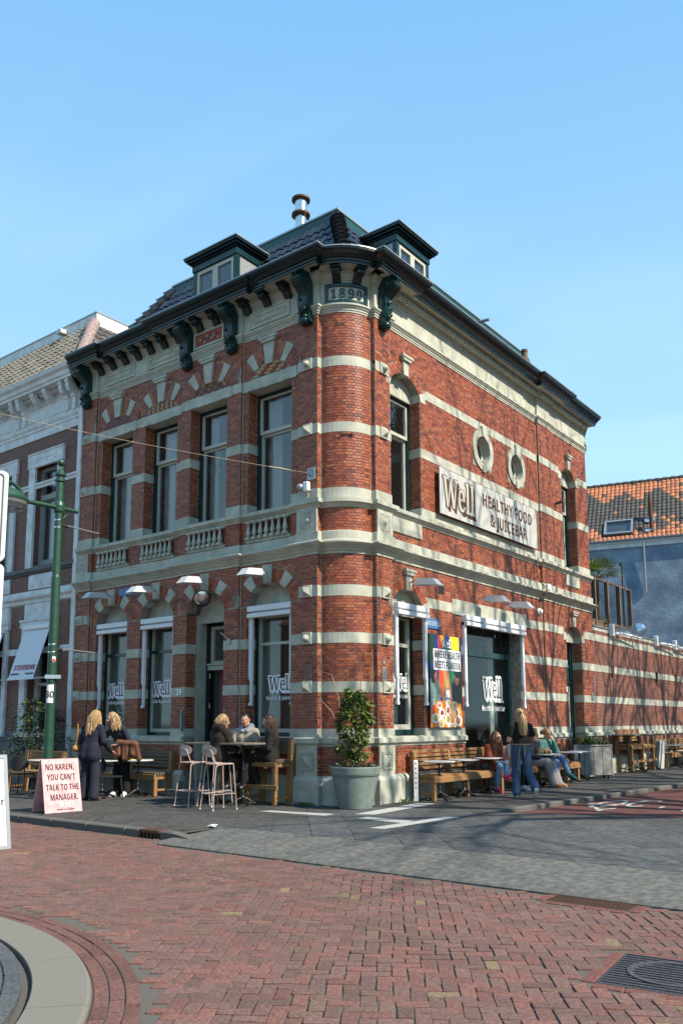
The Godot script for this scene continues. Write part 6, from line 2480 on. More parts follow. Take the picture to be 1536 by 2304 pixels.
func make_chair(label: String) -> Node3D:
	var t := thing("cafe_chair", label, "chair", Vector3.ZERO, 0.0, "black cafe chairs at the low tables")
	var b := MB.new()
	b.bev(Vector3(0, 0.49, 0.02), Vector3(0.44, 0.022, 0.44), 0.010)
	part("seat", b, M.black, t)
	b = MB.new()
	curved_back(b, 0.44, 0.56, 0.90, -0.21, 0.022, 0.09)
	part("backrest", b, M.black, t)
	for s in [-1, 1]:
		b = MB.new()
		b.rod(Vector3(s * 0.25, 0, -0.26), Vector3(s * 0.17, 0.62, -0.19), 0.012, 6)
		part("leg", b, M.black, t)
		b = MB.new()
		b.rod(Vector3(s * 0.24, 0, 0.26), Vector3(s * 0.18, 0.48, 0.20), 0.012, 6)
		part("leg", b, M.black, t)
	return t

func build_furniture() -> void:
	var g := "slatted wooden benches along the cafe"
	var b := make_bench("slatted_bench", "slatted bench under the narrow corner window, its near end towards the potted shrub", "bench", g, 2.95, 0.53, 1.04, false)
	b.position = Vector3(0.14, PAVE, -3.45)
	b.rotation.y = PI / 2
	var c := dup(b, "slatted bench below the wide shop window where two women sit", Vector3(0.14, PAVE, -6.48), PI / 2)
	c = make_bench("slatted_bench", "short slatted bench end showing right of the woman in teal", "bench", g, 1.75, 0.53, 1.04, false)
	c.position = Vector3(0.14, PAVE, -8.88)
	c.rotation.y = PI / 2
	c = make_bench("slatted_bench", "weathered slatted bench under the two left windows behind the leaning woman", "bench", g, 2.95, 0.53, 1.0, true)
	c.position = Vector3(-6.55, PAVE, 0.14)
	c = make_bench("slatted_bench", "sunlit slatted bench at far left, half behind the white board", "bench", g, 1.6, 0.53, 0.98, false)
	c.position = Vector3(-8.45, PAVE, 1.28)
	c = make_bench("slatted_bench", "long low slatted bench far along the garden wall beyond the leaning white panels", "bench", g, 5.4, 0.53, 1.02, false)
	c.position = Vector3(0.10, PAVE, -20.6)
	c.rotation.y = PI / 2
	var h := make_bench("high_bench", "high slatted bench by the corner pier, with two women on it", "bench", "high benches", 1.62, 0.90, 1.33, true)
	h.position = Vector3(-2.22, PAVE, 0.16)
	h = make_bench("high_bench", "high slatted bench against the garden wall behind three dark high tables", "bench", "high benches", 2.3, 0.90, 1.40, false)
	h.position = Vector3(0.08, PAVE, -15.4)
	h.rotation.y = PI / 2
	# low round tables
	var tg := "low round white tables"
	var t := make_table("round_table", "round white table nearest the potted shrub, in front of the empty bench", tg, 0.82, 0.34, false)
	t.position = Vector3(0.60, PAVE, -2.24)
	dup(t, "round white table in front of the empty bench, second from the shrub", Vector3(0.56, PAVE, -3.35), 0.6)
	dup(t, "round white table at the knees of the woman in the rust jacket", Vector3(0.56, PAVE, -4.50), 1.1)
	dup(t, "round white table with the brown handbag on it", Vector3(0.78, PAVE, -7.36), 0.3)
	dup(t, "empty round white table just right of the woman in teal", Vector3(0.60, PAVE, -9.15), 0.9)
	dup(t, "round white table in front of the grey planter box", Vector3(0.50, PAVE, -10.05), 0.2)
	dup(t, "round white table at the leaning woman's hands, its whole iron foot in view", Vector3(-5.44, PAVE, 0.82), 0.4)
	dup(t, "round white table between the blonde woman and the black chair", Vector3(-5.92, PAVE, 1.42), 1.0)
	dup(t, "round white table behind the lamp post on the left", Vector3(-7.42, PAVE, 1.95), 0.1)
	dup(t, "low white table at the far bench, nearest the leaning panels", Vector3(0.72, PAVE, -18.2), 0.1)
	dup(t, "low white table at the far bench, middle one of the row", Vector3(0.70, PAVE, -19.6), 0.7)
	dup(t, "low white table at the far bench, at the right picture edge", Vector3(0.66, PAVE, -21.1), 0.4)
	# high tables
	var hg := "high square tables"
	t = make_table("high_table", "high square wooden table between the three women by the doorway", hg, 1.24, 0.38, true)
	t.position = Vector3(-2.02, PAVE, 0.95)
	dup(t, "high square wooden table left of the woman in the brown hoodie", Vector3(-2.95, PAVE, 0.98), 0.0)
	dup(t, "high dark table on the far pavement, nearest the grey planter", Vector3(0.45, PAVE, -14.2), PI / 2)
	dup(t, "high dark table on the far pavement, middle one of three", Vector3(0.45, PAVE, -15.3), PI / 2)
	dup(t, "high dark table on the far pavement, beside the leaning white panels", Vector3(0.45, PAVE, -16.7), PI / 2)
	# stools and chairs
	var s := make_stool("pink bar stool further left, beside the doorstep")
	s.position = Vector3(-2.83, PAVE, 1.54)
	s.rotation.y = PI - 0.12
	dup(s, "pink bar stool in front of the woman in the brown hoodie", Vector3(-1.86, PAVE, 1.76), PI - 0.22)
	dup(s, "pink bar stool that the woman in the brown hoodie sits on", Vector3(-2.46, PAVE, 1.28), PI - 0.1)
	var k := make_chair("black chair beside the blonde woman at the round table")
	k.position = Vector3(-5.35, PAVE, 1.62)
	k.rotation.y = 2.5
	dup(k, "black chair in front of the sunlit bench at far left", Vector3(-8.0, PAVE, 2.12), PI + 0.5)
	# things on tables
	var m := MB.new()
	m.box(Vector3(0, 0.006, 0), Vector3(0.16, 0.012, 0.09))
	single("yellow_card", m, mat(Color(0.75, 0.62, 0.05), 0.7), "small yellow card lying on the leaning woman's table", "card", "", Vector3(-5.60, 0.741, 0.92), 0.3)
	m = MB.new()
	m.box(Vector3(0, 0.005, 0), Vector3(0.30, 0.01, 0.21))
	single("menu_sheet", m, mat(Color(0.45, 0.42, 0.36), 0.7), "flat menu lying on the leaning woman's table beside the yellow card", "menu", "", Vector3(-5.30, 0.741, 0.75), 0.7)
	# leaning panels
	m = MB.new()
	for i in 3:
		m.xf = Transform3D(Basis(Vector3(1, 0, 0), 0.0).rotated(Vector3(0, 0, 1), -0.12), Vector3(0.32 + i * 0.05, 0, 0))
		m.bev(Vector3(0, 0.50, -0.05 * i), Vector3(0.03, 1.0, 0.62), 0.004)
		ring_box(m, -0.01, 0.02, 0.0, 1.0, 0.02, -0.31, 0.31)
	single("leaning_panels", m, M.table_white, "stack of white panels leaning on the garden wall behind the high tables", "panels", "", Vector3(0.0, PAVE, -17.55), 0.0)
	planter()
	big_pot()
	left_shrub()
	boards()
	lamp_post()
	wall_things()

func leaf_mesh() -> ArrayMesh:       # one folded leaf about 1 long
	var b := MB.new()
	for s in [-1, 1]:
		var p := [Vector3(0, 0, 0), Vector3(s * 0.20, 0.02, 0.30), Vector3(s * 0.21, -0.01, 0.60), Vector3(0, -0.10, 1.0), Vector3(0, -0.03, 0.5)]
		b.tri(p[0], p[1], p[4])
		b.tri(p[1], p[2], p[4])
		b.tri(p[2], p[3], p[4])
	return b.mesh()

func foliage(n: int, where: Callable, size: float, a: Color, c: Color) -> Array:
	var l := []
	for i in n:
		var q: Array = where.call(i)       # [place, outward]
		var d: Vector3 = (q[1] + Vector3(rng.randf_range(-0.7, 0.7), rng.randf_range(-0.9, 0.5), rng.randf_range(-0.7, 0.7))).normalized()
		var x := d.cross(Vector3.UP).normalized() if absf(d.y) < 0.95 else Vector3.RIGHT
		var bs := Basis(x, d.cross(x) * -1.0, d).rotated(d, rng.randf_range(-0.8, 0.8)) * size * rng.randf_range(0.7, 1.25)
		l.append([Transform3D(bs, q[0]), a.lerp(c, rng.randf()) * rng.randf_range(0.6, 1.3), d])
	return l

func planter() -> void:
	var t := thing("planter_box", "grey boarded planter box on castors with low green plants before the side door", "planter", Vector3(0.42, PAVE, -11.05), 0.85)
	var grey := tri(mat(Color(0.30, 0.30, 0.29), 0.8), noise_tex(0.02, Color(0.7, 0.7, 0.7), Color(1, 1, 1), 4, 256, 41), 1.5)
	var w := 1.15
	for i in 4:
		var b := MB.new()
		b.bev(Vector3(-w / 2 + w * (i + 0.5) / 4, 0.52, 0.2), Vector3(w / 4 - 0.012, 0.84, 0.02), 0.004)
		part("board", b, grey, t)
	var b := MB.new()
	for s in [-1, 1]:
		b.bev(Vector3(s * (w / 2 + 0.01), 0.52, 0), Vector3(0.03, 0.90, 0.44), 0.005)
	b.bev(Vector3(0, 0.96, 0.2), Vector3(w + 0.06, 0.035, 0.06), 0.005)
	b.bev(Vector3(0, 0.52, -0.2), Vector3(w, 0.84, 0.02), 0.004)
	b.bev(Vector3(0, 0.12, 0), Vector3(w, 0.03, 0.4), 0.004)
	part("frame", b, grey, t)
	b = MB.new()
	b.lohi(Vector3(-w / 2, 0.80, -0.19), Vector3(w / 2, 0.90, 0.19))
	part("soil", b, M.soil, t)
	b = MB.new()
	for x in [-w / 2 + 0.1, w / 2 - 0.08]:
		for z in [-0.14, 0.14]:
			b.xf = Transform3D(Basis(Vector3(0, 0, 1), PI / 2), Vector3(x, 0.05, z))
			b.lathe([Vector2(0.0, -0.015), Vector2(0.05, -0.015), Vector2(0.05, 0.015), Vector2(0, 0.015)], Vector3.ZERO, 12)
			b.xf = Transform3D.IDENTITY
			b.box(Vector3(x, 0.09, z), Vector3(0.05, 0.05, 0.05))
	part("castors", b, M.black_iron, t)
	var l := foliage(900, func(i) -> Array:
		var u := rng.randf_range(-0.55, 0.55)
		if u > -0.42 and u < -0.22:
			u += 0.3
		return [Vector3(u, 0.92 + absf(rng.randfn(0, 0.11)), rng.randf_range(-0.17, 0.17)), Vector3(rng.randfn(0, 0.4), 0.8, rng.randfn(0, 0.4))], 0.085, Color(0.03, 0.07, 0.018), Color(0.075, 0.125, 0.03))
	stuff("foliage", leaf_mesh(), M.leaf, l, t)

func big_pot() -> void:
	var t := thing("flower_pot", "big grey green flower pot standing at the rounded corner", "flower pot", Vector3(0.14, PAVE, 0.10))
	var b := MB.new()
	b.lathe([Vector2(0.0, 0.0), Vector2(0.315, 0.0), Vector2(0.325, 0.02), Vector2(0.445, 0.62), Vector2(0.465, 0.63), Vector2(0.48, 0.66), Vector2(0.50, 0.78), Vector2(0.495, 0.795), Vector2(0.45, 0.795), Vector2(0.44, 0.72)], Vector3.ZERO, 40)
	part("pot", b, M.pot, t)
	b = MB.new()
	b.lathe([Vector2(0.45, 0.72), Vector2(0.0, 0.74)], Vector3.ZERO, 24)
	part("soil", b, M.soil, t)
	var low := foliage(260, func(i) -> Array:
		var a := rng.randf() * TAU
		return [Vector3(cos(a) * 0.36, 0.76 + rng.randf() * 0.10, sin(a) * 0.36), Vector3(cos(a), 0.7, sin(a))], 0.07, Color(0.05, 0.08, 0.035), Color(0.14, 0.15, 0.10))
	stuff("ground_cover", leaf_mesh(), M.leaf, low, t)
	var s := thing("laurel_shrub", "cone shaped laurel shrub growing in the big corner pot", "shrub", Vector3(0.14, PAVE + 0.72, 0.10))
	b = MB.new()
	for i in 7:
		var a := TAU * i / 7.0
		b.tube(PackedVector3Array([Vector3(0, 0, 0), Vector3(cos(a) * 0.12, 0.35, sin(a) * 0.12), Vector3(cos(a) * 0.24, 0.85, sin(a) * 0.24)]), PackedFloat32Array([0.02, 0.013, 0.006]), 5)
	b.tube(PackedVector3Array([Vector3.ZERO, Vector3(0.02, 0.8, 0), Vector3(0, 1.45, 0)]), PackedFloat32Array([0.025, 0.018, 0.006]), 6)
	part("stem", b, M.bark, s)
	var clump := []
	for i in 70:
		var y := pow(rng.randf(), 0.9)
		var r := 0.40 * (0.35 + 0.75 * sin(clampf(y + 0.06, 0, 1) * PI * 0.80)) * (1.0 - 0.55 * y)
		var a := rng.randf() * TAU
		clump.append([Vector3(cos(a) * r * rng.randf_range(0.55, 1.1), 0.22 + y * 1.28, sin(a) * r * rng.randf_range(0.55, 1.1)), rng.randf_range(0.06, 0.11)])
	var l := foliage(3600, func(i) -> Array:
		var c: Array = clump[i % clump.size()]
		var d := Vector3(rng.randfn(0, 1), rng.randfn(0, 1), rng.randfn(0, 1)).normalized()
		var p: Vector3 = c[0] + d * c[1] * pow(rng.randf(), 0.5)
		return [p, (Vector3(p.x, 0.0, p.z) * 2.0 + d * 0.4 + Vector3(0, -0.25, 0)).normalized()], 0.080, Color(0.050, 0.090, 0.014), Color(0.14, 0.18, 0.03))
	stuff("leaves", leaf_mesh(), M.leaf, l, s)
	# dry vine stems on the wall behind
	var v := MB.new()
	for q in [[[-0.42, 1.1, -0.12], [-0.40, 2.0, -0.10], [-0.52, 2.5, -0.02], [-0.85, 2.62, 0.06], [-1.02, 2.50, 0.06]], [[-0.42, 1.3, -0.10], [-0.52, 1.75, -0.04], [-0.78, 2.02, 0.03], [-0.98, 1.92, 0.05], [-1.10, 1.78, 0.04]], [[-0.10, 1.2, -0.35], [-0.12, 1.9, -0.42], [-0.10, 2.4, -0.44], [-0.12, 2.95, -0.43]], [[-0.06, 1.5, -0.50], [-0.04, 2.1, -0.62], [0.02, 2.6, -0.75]]]:
		var p := PackedVector3Array()
		for e in q:
			p.append(Vector3(e[0], e[1], e[2]))
		v.tube(p, PackedFloat32Array([0.012, 0.010, 0.007, 0.005, 0.004]), 5)
	single("dry_vine", v, mat(Color(0.32, 0.25, 0.18), 0.9), "bare dry vine stems on the rounded corner wall above the pot", "vine")
	for w in [[-1.05, 0.2, "tuft of weeds at the foot of the left corner pier", 60], [0.17, -1.55, "tuft of weeds at the foot of the right corner pier by the bench", 50]]:
		var tu := thing("weed_tuft", w[2], "weeds", Vector3(w[0], PAVE, w[1]))
		var wl := foliage(w[3], func(i) -> Array: return [Vector3(rng.randfn(0, 0.10), 0.01, rng.randfn(0, 0.04)), Vector3(rng.randfn(0, 0.4), 0.9, rng.randfn(0, 0.4))], 0.07, Color(0.06, 0.11, 0.02), Color(0.12, 0.18, 0.03))
		stuff("leaves", leaf_mesh(), M.leaf, wl, tu)

func left_shrub() -> void:
	var s := thing("tall_shrub", "tall loose evergreen shrub in front of the neighbour's white window, behind the lamp post", "shrub", Vector3(-9.75, PAVE, 0.62))
	var b := MB.new()
	for i in 8:
		var a := TAU * i / 8.0
		b.tube(PackedVector3Array([Vector3.ZERO, Vector3(cos(a) * 0.16, 0.9, sin(a) * 0.16), Vector3(cos(a) * 0.32, 1.9, sin(a) * 0.32)]), PackedFloat32Array([0.025, 0.015, 0.006]), 5)
	part("stem", b, M.bark, s)
	var l := foliage(2300, func(i) -> Array:
		var y := rng.randf()
		var a := rng.randf() * TAU
		var r := (0.25 + 0.50 * sin(pow(y, 0.8) * PI)) * sqrt(rng.randf()) * (1.0 + 0.25 * sin(a * 3.0 + y * 9.0))
		return [Vector3(cos(a) * r, 0.35 + y * 1.95, sin(a) * r), Vector3(cos(a), 0.2, sin(a))], 0.095, Color(0.020, 0.042, 0.012), Color(0.060, 0.085, 0.022))
	stuff("leaves", leaf_mesh(), M.leaf, l, s)
	b = MB.new()
	b.lathe([Vector2(0, 0), Vector2(0.22, 0), Vector2(0.28, 0.42), Vector2(0.26, 0.42), Vector2(0.25, 0.36), Vector2(0, 0.36)], Vector3.ZERO, 20)
	single("dark_pot", b, M.black, "dark plant pot under the tall shrub by the neighbour's wall", "flower pot", "", Vector3(-9.75, PAVE, 0.62))

func boards() -> void:
	# pink folding board with its joke
	var t := thing("pink_sandwich_board", "weathered pink folding sandwich board with black lettering by the kerb", "sandwich board", Vector3(-4.02, PAVE, 3.82), PI / 2 - 0.12)
	var pink := tri(mat(Color(0.82, 0.50, 0.52), 0.7), noise_tex(0.02, Color(0.82, 0.74, 0.74), Color(1, 1, 1), 5, 256, 51), 1.1)
	var h := 1.0
	var lean := 0.245
	for s in [1, -1]:
		var b := MB.new()
		var f := Transform3D(Basis(Vector3(1, 0, 0), -s * lean), Vector3(0, h * cos(lean), 0))
		b.xf = f
		b.bev(Vector3(0, -h / 2, s * 0.012), Vector3(0.74, h, 0.022), 0.005)
		part("panel", b, pink, t)
		if s == 1:
			var ink := mat(Color(0.035, 0.022, 0.022), 0.8)
			for e in [["NO KAREN,", 0.845, -0.02], ["YOU CAN'T", 0.655, 0.0], ["TALK TO THE", 0.465, 0.01], ["MANAGER.", 0.28, 0.03]]:
				words("lettering", e[0], 0.155, f, Vector2(e[2], e[1] - h), 0.026, ink, t, 0.70)
			words("lettering", "Well", 0.13, f, Vector2(0.045, 0.132 - h), 0.026, mat(Color(0.02, 0.12, 0.16), 0.8), t, 0.8, "Droid Serif")
			words("lettering", "Well", 0.13, f, Vector2(0.035, 0.14 - h), 0.029, M.print_white, t, 0.8, "Droid Serif")
			words("lettering", "Health & JuiceBar", 0.042, f, Vector2(0.04, 0.058 - h), 0.026, ink, t)
	# white advertising board at the left picture edge
	var w := thing("white_advertising_board", "white advertising board with a grey metal frame at the left picture edge", "advertising board", Vector3(-1.42, ROAD, 6.98), PI / 2 - 0.08)
	h = 1.32
	lean = 0.20
	for s in [1, -1]:
		var f := Transform3D(Basis(Vector3(1, 0, 0), -s * lean), Vector3(0, h * cos(lean), 0))
		var b := MB.new()
		b.xf = f
		b.bev(Vector3(0, -h / 2, s * 0.015), Vector3(0.92, h - 0.02, 0.02), 0.004)
		part("panel", b, M.print_white, w)
		b = MB.new()
		b.xf = f
		if s == 1:
			ring_box(b, -0.49, 0.49, -h, 0.0, 0.05, 0.0, 0.04)
		else:
			ring_box(b, -0.49, 0.49, -h, 0.0, 0.05, -0.04, 0.0)
		part("frame", b, M.zinc, w)
		if s == 1:
			words("lettering", "V", 0.12, f, Vector2(0.30, -0.62), 0.027, mat(Color(0.01, 0.01, 0.06), 0.6), w, 1.0, "Droid Sans", 0.003, 0.5)
			words("lettering", "r", 0.14, f, Vector2(0.40, -0.66), 0.027, mat(Color(0.01, 0.01, 0.06), 0.6), w)
	# white traffic plates close to the camera
	var g := thing("traffic_plate", "white traffic plates with a grey outline at the left picture edge, close by", "traffic sign", Vector3(5.80, 0.0, 10.84), 0.62)
	var pts := func(x0: float, x1: float, y0: float, y1: float, r: float) -> PackedVector2Array:
		var o := PackedVector2Array()
		for c in [[x1 - r, y0 + r, -PI / 2], [x1 - r, y1 - r, 0.0], [x0 + r, y1 - r, PI / 2], [x0 + r, y0 + r, PI]]:
			for i in 6:
				o.append(Vector2(c[0] + cos(c[2] + i * PI / 10) * r, c[1] + sin(c[2] + i * PI / 10) * r))
		return o
	for e in [[2.400, 2.915], [1.95, 2.392]]:
		var b := MB.new()
		b.prism(pts.call(-0.62, 0.0, e[0], e[1], 0.035), -0.012, 0.0)
		part("plate", b, M.print_white, g)
		if e[0] > 2.2:
			b = MB.new()
			var o: PackedVector2Array = pts.call(-0.605, -0.018, e[0] + 0.018, e[1] - 0.018, 0.025)
			var i2: PackedVector2Array = pts.call(-0.598, -0.0245, e[0] + 0.0245, e[1] - 0.0245, 0.02)
			for i in o.size():
				var j := (i + 1) % o.size()
				b.quad(Vector3(o[i].x, o[i].y, 0.002), Vector3(o[j].x, o[j].y, 0.002), Vector3(i2[j].x, i2[j].y, 0.002), Vector3(i2[i].x, i2[i].y, 0.002))
			part("outline", b, mat(Color(0.10, 0.11, 0.10), 0.6), g)
	var p := MB.new()
	p.rod(Vector3(-0.31, ROAD, -0.05), Vector3(-0.31, 3.0, -0.05), 0.03, 10)
	part("post", p, M.zinc, g)

func lamp_post() -> void:
	var x := -6.5
	var z := 2.43
	var t := thing("street_lamp", "green cast iron street lamp with a domed lantern on a curved arm", "street lamp", Vector3(x, PAVE, z))
	var b := MB.new()
	b.lathe([Vector2(0.14, 0), Vector2(0.14, 0.10), Vector2(0.12, 0.16), Vector2(0.102, 0.6), Vector2(0.100, 4.90), Vector2(0.088, 4.96), Vector2(0.085, 6.40)], Vector3.ZERO, 20)
	b.lathe([Vector2(0.085, 6.38), Vector2(0.12, 6.43), Vector2(0.13, 6.56), Vector2(0.11, 6.64), Vector2(0.086, 6.67), Vector2(0.086, 7.12), Vector2(0.12, 7.13), Vector2(0.12, 7.18), Vector2(0.085, 7.20), Vector2(0.085, 7.26), Vector2(0.125, 7.27), Vector2(0.125, 7.31), Vector2(0.07, 7.40), Vector2(0.03, 7.43), Vector2(0.02, 7.50)], Vector3.ZERO, 20)
	b.ball(Vector3(0, 7.58, 0), Vector3(0.085, 0.085, 0.085), 18, 12)
	part("column", b, M.lamp_green, t)
	b = MB.new()
	b.tube(PackedVector3Array([Vector3(0, 6.52, 0.1), Vector3(0, 6.50, 0.80), Vector3(0, 6.60, 0.92), Vector3(0, 6.75, 1.02), Vector3(0, 6.83, 1.16), Vector3(0, 6.85, 1.32)]), PackedFloat32Array([0.055, 0.05, 0.05, 0.045, 0.04, 0.035]), 10)
	b.tube(PackedVector3Array([Vector3(0, 6.52, -0.1), Vector3(0, 6.52, -0.42)]), PackedFloat32Array([0.05, 0.04]), 10)
	b.ball(Vector3(0, 6.52, -0.46), Vector3(0.055, 0.055, 0.055), 10, 8)
	part("arm", b, M.lamp_green, t)
	b = MB.new()
	var c := Vector3(0, 0, 1.30)
	b.lathe([Vector2(0.45, 6.40), Vector2(0.46, 6.45), Vector2(0.44, 6.47), Vector2(0.38, 6.56), Vector2(0.24, 6.65), Vector2(0.09, 6.69), Vector2(0.05, 6.75), Vector2(0.05, 6.84), Vector2(0.03, 6.86)], c, 28)
	b.ball(c + Vector3(0, 6.92, 0), Vector3(0.07, 0.07, 0.07), 12, 8)
	b.bar(c + Vector3(0, 6.62, -0.30), Vector3(0, 6.52, 0.78), 0.05, 0.05)
	var hood := part("lantern_hood", b, M.lamp_green, t)
	b = MB.new()
	b.lathe([Vector2(0.0, 6.16), Vector2(0.18, 6.17), Vector2(0.34, 6.23), Vector2(0.42, 6.33), Vector2(0.44, 6.40)], c, 28)
	var bowl := mat(Color(0.35, 0.37, 0.36, 0.45), 0.1)
	bowl.transparency = BaseMaterial3D.TRANSPARENCY_ALPHA
	part("bowl", b, bowl, hood)
	b = MB.new()
	b.ball(c + Vector3(0, 6.33, 0), Vector3(0.12, 0.07, 0.12), 12, 8)
	part("reflector", b, M.steel, hood)
	b = MB.new()
	for y in [6.20, 6.03, 3.36, 3.19]:
		b.lathe([Vector2(0.100 if y < 4.9 else 0.087, y), Vector2(0.105 if y < 4.9 else 0.092, y + 0.01), Vector2(0.105 if y < 4.9 else 0.092, y + 0.03), Vector2(0.100 if y < 4.9 else 0.087, y + 0.04)], Vector3.ZERO, 18)
	part("clamp_band", b, M.steel, t)
	for y in [6.12, 3.28]:
		b = MB.new()
		b.rod(Vector3(0, y, -0.09), Vector3(0, y, -0.22), 0.045, 10)
		b.box(Vector3(0, y, -0.12), Vector3(0.06, 0.2, 0.06))
		part("flag_socket", b, M.black_iron, t)
		b = MB.new()
		b.rod(Vector3(0, y + 0.02, -0.22), Vector3(0, y - 0.01, -1.10), 0.017, 8)
		part("flag_rod", b, M.alu, t)
	b = MB.new()
	b.tube(PackedVector3Array([Vector3(0.0, 6.28, -0.12), Vector3(0, 6.38, -0.18), Vector3(0, 6.42, -0.30)]), PackedFloat32Array([0.012, 0.012, 0.010]), 6)
	part("hook", b, M.lamp_green, t)
	# stickers and plates wrapped on the column, turned to the road
	var wrap := func(a0: float, a1: float, y0: float, y1: float, r: float, m: Material, called: String, host: Node3D) -> MeshInstance3D:
		var q := MB.new()
		for i in 10:
			var u: float = lerpf(a0, a1, i / 10.0)
			var v: float = lerpf(a0, a1, (i + 1) / 10.0)
			q.quad(Vector3(cos(v) * r, y0, sin(v) * r), Vector3(cos(u) * r, y0, sin(u) * r), Vector3(cos(u) * r, y1, sin(u) * r), Vector3(cos(v) * r, y1, sin(v) * r))
		return part(called, q, m, host)
	var face := 0.635      # towards the camera
	wrap.call(face - 0.55, face + 1.05, 2.09, 2.49, 0.1035, M.print_white, "speed_sticker", t)
	for e in [["3", 0.55], ["0", -0.35]]:
		var a: float = face + e[1] + 0.12
		var d := Vector3(cos(a), 0, sin(a))
		words("lettering", e[0], 0.20, Transform3D(Basis(Vector3(d.z, 0, -d.x), Vector3.UP, d), Vector3(0, 0, 0)), Vector2(0, 2.27), 0.108, M.print_dark, t, 0.85, "Droid Sans", 0.004)
	wrap.call(face - 0.7, face + 0.0, 2.99, 3.11, 0.1035, M.print_white, "warning_sticker", t)
	var tr := MB.new()
	var d2 := Vector3(cos(face - 0.3), 0, sin(face - 0.3))
	tr.xf = Transform3D(Basis(Vector3(d2.z, 0, -d2.x), Vector3.UP, d2), d2 * 0.105)
	tr.prism(PackedVector2Array([Vector2(-0.045, 3.0), Vector2(0.045, 3.0), Vector2(0, 3.09)]), 0, 0.004)
	part("warning_triangle", tr, mat(Color(0.6, 0.03, 0.02), 0.5), t)
	b = MB.new()
	b.xf = Transform3D(Basis(Vector3.UP, PI / 2 - face), Vector3.ZERO)
	b.bev(Vector3(0.03, 2.66, 0.11), Vector3(0.34, 0.09, 0.03), 0.006)
	b.lathe([Vector2(0.106, 2.63), Vector2(0.106, 2.68)], Vector3.ZERO, 16)
	part("bracket_plate", b, M.alu, t)

func wall_lamp(f: Transform3D, x: float, y: float, label: String, proto: Node3D) -> Node3D:
	var t: Node3D
	var p := f * Vector3(x, y, 0)
	var turn := 0.0 if f == FM else PI / 2
	if proto:
		return dup(proto, label, p, turn)
	t = thing("wall_lamp", label, "wall lamp", p, turn, "silver shop lamps on arms along the facade")
	var b := MB.new()
	b.rod(Vector3(0.0, 0.03, -0.05), Vector3(0.0, 0.09, 0.30), 0.016, 8)
	part("arm", b, M.zinc, t)
	b = MB.new()
	# trapezoid hood that sticks out from the wall, open underneath
	var o := [Vector3(-0.14, -0.04, 0.14), Vector3(-0.14, -0.10, 0.78), Vector3(0.14, -0.10, 0.78), Vector3(0.14, -0.04, 0.14)]
	var u := [Vector3(-0.10, 0.10, 0.24), Vector3(-0.10, 0.06, 0.64), Vector3(0.10, 0.06, 0.64), Vector3(0.10, 0.10, 0.24)]
	for i in 4:
		var j := (i + 1) % 4
		b.quad(o[i], o[j], u[j], u[i])
	b.quad(u[0], u[1], u[2], u[3])
	part("hood", b, mat(Color(0.70, 0.71, 0.72), 0.28, 0.35), t)
	b = MB.new()
	for s in [0.36, 0.56]:
		b.rod(Vector3(0, -0.02, s - 0.05), Vector3(0, -0.03, s + 0.05), 0.035, 8)
	part("tube", b, M.zinc, t)
	return t

